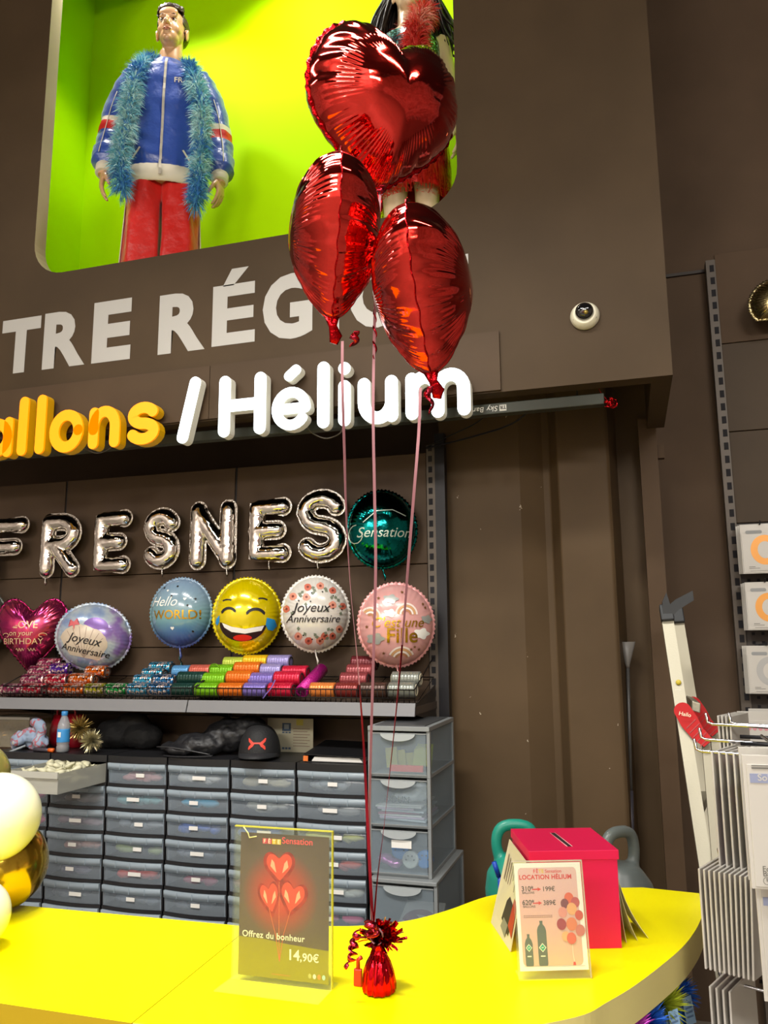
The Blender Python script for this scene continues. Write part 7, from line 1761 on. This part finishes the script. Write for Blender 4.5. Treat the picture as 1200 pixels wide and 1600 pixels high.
b = MB(); q0 = P(1086, 1103, 2.95); b.obox(q0 + Vector((.0, .1, 0)), (.013, 0, -.004), (0, .15, 0), (.002, 0, .016)); part(t, 'tool_tray', b, ALU, world=True, bevel=.003)
n_r = 6
for k in range(n_r):
    c = la2.lerp(la0, .12 + .13 * k) ; b = MB().obox(c + off / 2 + ddir * .012, wdir * .015, off / 2, axl * .012); part(t, 'tread', b, ALU2, world=True)
b = MB().lathe([(0, 0), (.009, 0), (.009, .002), (0, .002)], 16, P(1060, 1066, 2.925) - Vector((0, .006, 0)), (0, -1, 0)); part(t, 'yellow_sticker', b, mat('sticker_yellow', 'c8b43a', .5), world=True)
b = MB().obox(P(1059, 1079, 2.922) - Vector((0, .005, 0)), (.009, 0, 0), (0, .0006, 0), (0, 0, .0035)); part(t, 'white_sticker', b, LAB, world=True)

# grey funnel on a long pole, leaning in the recess
ft, fb, bt = P(978, 1003, 3.62), P(981, 1044, 3.62), P(990, 1400, 3.55)
t = thing('funnel_pole', 'long grey pole ending in a funnel, leaning in the wall recess', 'pole', (bt.x + .03, 3.5, 0))
GP = mat('funnel_grey', '75716c', .4); 
axp = (ft - fb).normalized(); b = MB().lathe([(.008, 0), (.009, .012), (.040, (ft - fb).length), (.036, (ft - fb).length), (.006, .012)], 28, fb, axp); part(t, 'funnel', b, GP, world=True)
foot = bt + (bt - fb) * (bt.z / (fb.z - bt.z)) * .985; mid = fb.lerp(foot, .33)
b = MB().tube([fb + axp * .005, mid], .0075, 10); part(t, 'pole', b, mat('pole_grey', '5c5a58', .4, .3), world=True)
b = MB().tube([mid, fb.lerp(foot, .62)], .0095, 10); b.tube([fb.lerp(foot, .62), foot], .0115, 10); part(t, 'lower_pole', b, mat('pole_violet_grey', '4a4750', .35, .3), world=True)

# spinner rack at the right edge with hooks and film packs
rc = Vector((.335, 1.86, 0)); hd_ = Vector((math.cos(math.radians(24)) * -1, math.sin(math.radians(24)), 0))      # side hooks point left
pd_ = Vector((math.sin(math.radians(24)), math.cos(math.radians(24)), 0))                                       # plane of the side packs
t = thing('spinner_rack', 'chrome spinner rack of film packs at the right picture edge', 'rack', rc)
b = MB().tube([rc + Vector((0, 0, .04)), rc + Vector((0, 0, 1.62))], .018, 16); part(t, 'post', b, CHR, world=True)
b = MB().lathe([(0, 0), (.24, 0), (.24, .02), (.03, .04), (0, .04)], 32, rc); part(t, 'base', b, BLACKM, world=True)
def hook(p, d, L_, label):
    b = MB().tube([p + d * L_, p + d * .014, p + d * .003 + Vector((0, 0, .004)), p + Vector((0, 0, .022))], .0034, 8, round_ends=True)
    hk_ = part(t, 'hook', b, CHR, world=True); return hk_
def pack_stack(p, n, H, W, gap, label, group, m=PKW, edge=None, spread=0.):
    """packs hanging on a side hook, seen from their edges; p is the near top corner of the first pack"""
    for k in range(n):
        o = p - hd_ * (gap * k) * -1 if False else p + (-hd_) * (gap * k)
        q = thing('balloon_pack', label(k), 'balloon pack', o + pd_ * (W / 2) - Vector((0, 0, H)), 0, group)
        c4 = [o, o + pd_ * W, o + pd_ * W - Vector((0, 0, H)), o - Vector((0, 0, H)) + hd_ * .001 * k]
        b = MB(); th = -hd_ * .0042; b.add(c4 + [v + th for v in c4], [(0, 1, 2, 3), (7, 6, 5, 4), (0, 4, 5, 1), (1, 5, 6, 2), (2, 6, 7, 3), (3, 7, 4, 0)])
        part(q, 'film_pack', b, m, world=True, bevel=.0012)
        b = MB(); a0 = o + pd_ * W * .12 - Vector((0, 0, .006)) + hd_ * .0006; a1 = o + pd_ * W * .92 - Vector((0, 0, .006)) + hd_ * .0006
        b.add([a0, a1, a1 - Vector((0, 0, .028)), a0 - Vector((0, 0, .028))], [(0, 1, 2, 3)]); part(q, 'header_print', b, mat('pack_header_pink', 'c9a4a4', .5), world=True)
        if edge:
            b = MB().add([o + pd_ * .004 - Vector((0, 0, .07)) + hd_ * .0008, o + pd_ * W * .95 - Vector((0, 0, .07)) + hd_ * .0008, o + pd_ * W * .95 - Vector((0, 0, H - .01)) + hd_ * .0008, o + pd_ * .004 - Vector((0, 0, H - .01)) + hd_ * .0008], [(0, 1, 2, 3)]); part(q, 'colour_print', b, edge[k % len(edge)], world=True)
ordn = ['leftmost', 'second from left', 'third from left', 'fourth from left', 'fifth from left', 'sixth from left', 'seventh from left', 'eighth from left', 'ninth from left', 'tenth from left', 'eleventh from left']
EP = [mat('edge_yellow', 'c8b878', .4), mat('edge_lilac', 'b8a4b4', .4), mat('edge_grey', 'b0aca8', .4), mat('edge_rose', 'c8a8a4', .4)]
G1 = 'film packs on the spinner rack'
pack_stack(P(1110, 1174, 1.82), 5, .30, .15, .0145, lambda k: f'{ordn[k]} pack of the upper side stack on the spinner rack', G1, edge=EP)
pack_stack(P(1090, 1357, 1.78), 11, .185, .15, .0098, lambda k: f'{ordn[k]} pack of the middle side stack on the spinner rack', G1)
pack_stack(P(1107, 1541, 1.80), 4, .19, .15, .0125, lambda k: f'{ordn[k]} pack of the lowest side stack on the spinner rack', G1)
pack_stack(P(1120, 1118, 2.05), 4, .20, .13, .009, lambda k: f'{ordn[k]} narrow pack at the back of the spinner rack', G1)
for u, v, Y, L_ in ((1086, 1164, 1.84, .22), (1094, 1146, 1.94, .20), (1104, 1122, 2.04, .18)):
    hook(P(u, v + 9, Y), -hd_, L_, '')
hook(P(1140, 1131, 2.02), -hd_, .12, '')
for v, Y in ((1345, 1.86), (1530, 1.88)): 
    hook(P(1124, v, Y), -hd_, .17, '')
for z in (P(1180, 1320, 1.86).z, P(1180, 1527, 1.86).z, P(1180, 1150, 1.9).z):
    for dz in (0, -.014):
        b = MB().tube([rc + Vector((-.12, .02, z + dz)), rc + Vector((0, 0, z + dz))], .004, 8); part(t, 'cross_bar', b, BLACKM, world=True)
# front-facing packs
def front_pack(u0, v0, v1, Y, label, back=False, lean=0.):
    a, c = P(u0, v0, Y), P(u0, v1, Y); H = a.z - c.z; W = H * .95
    q = thing('balloon_pack', label, 'balloon pack', (a.x + W / 2 + (c.x - a.x) * 0, Y, c.z), math.radians(4), G1)
    b = MB().box(-W / 2, W / 2, -.002, .002, 0, H); b.box(-W / 2 + .006, W / 2, -.0045, -.002, .004, H * .93); part(q, 'film_pack', b, PKW, bevel=.001)
    f = lambda x, z, y=-.0052: Vector((x, y, z))
    b = MB().box(-W / 2 + .01, W / 2, -.0055, -.0046, H * .79, H * .86); bd = part(q, 'blue_band', b, mat('band_blue', '8d94b0', .4))
    b = MB().text('Solid Colors', f(-W / 2 + .022, H * .808, -.0058), (1, 0, 0), (0, 0, 1), .0155, 0, 0, .015, 'LEFT'); part(q, 'band_lettering', b, PKW, parent=bd)
    if back: return
    b = MB(); ho = heart_out(W * .92, H * .62); b.add([f(x + W * .18, z + H * .40, -.0056) for x, z in [ho(i / 70) for i in range(70)]], [tuple(range(70))]); part(q, 'heart_print', b, mat('heart_print_red', 'd8403e', .35))
    b = MB(); b.text('Foil', f(-W / 2 + .018, H * .135, -.0054), (1, 0, 0), (0, 0, 1), .0125, 0, 0, .008, 'LEFT'); b.text('Balloon', f(-W / 2 + .018, H * .10, -.0054), (1, 0, 0), (0, 0, 1), .0125, 0, 0, .008, 'LEFT'); b.text('Balloons', f(-W / 2 + .034, H * .056, -.0054), (1, 0, 0), (0, 0, 1), .009, 0, 0, 0, 'LEFT'); part(q, 'lettering', b, PKT)
    b = MB(); vs, fs = band([(-W / 2 + .024 + .0058 * math.cos(w), H * .066 + .0058 * math.sin(w)) for w in [2 * PI * i / 20 for i in range(21)]], .0009); b.add([f(x, z, -.0054) for x, z in vs], fs); b.box(-W / 2 + .0233, -W / 2 + .0247, -.0056, -.0050, H * .062, H * .086); part(q, 'warning_sign', b, PKT)
    b = MB(); b.box(-W / 2 + .014, -W / 2 + .05, -.0055, -.0050, H * .945 - .006, H * .945 - .0045); b.box(-W / 2 + .014, -W / 2 + .06, -.0055, -.0050, H * .915 - .004, H * .915 - .0015); part(q, 'printed_lines', b, PKT)
front_pack(1157, 1178, 1385, 1.55, 'white pack with a big red heart on the spinner rack')
front_pack(1152, 1166, 1372, 1.60, 'plain white pack directly behind the red heart pack', True)
front_pack(1178, 1372, 1560, 1.62, 'white pack with a blue band below the red heart pack', True)
fh = P(1222, 1172, 1.53); hook(fh, Vector((0, 1, 0)), .22, '')
labels = {}
for o in sc.objects:
    if o.parent is None and o.get('label'): labels.setdefault(o['label'], []).append(o.name)
for k_, v_ in labels.items():
    if len(v_) > 1: print('DUPLABEL', len(v_), k_)
    n_ = len(k_.split())
    if not 4 <= n_ <= 16: print('LABELLEN', n_, k_)
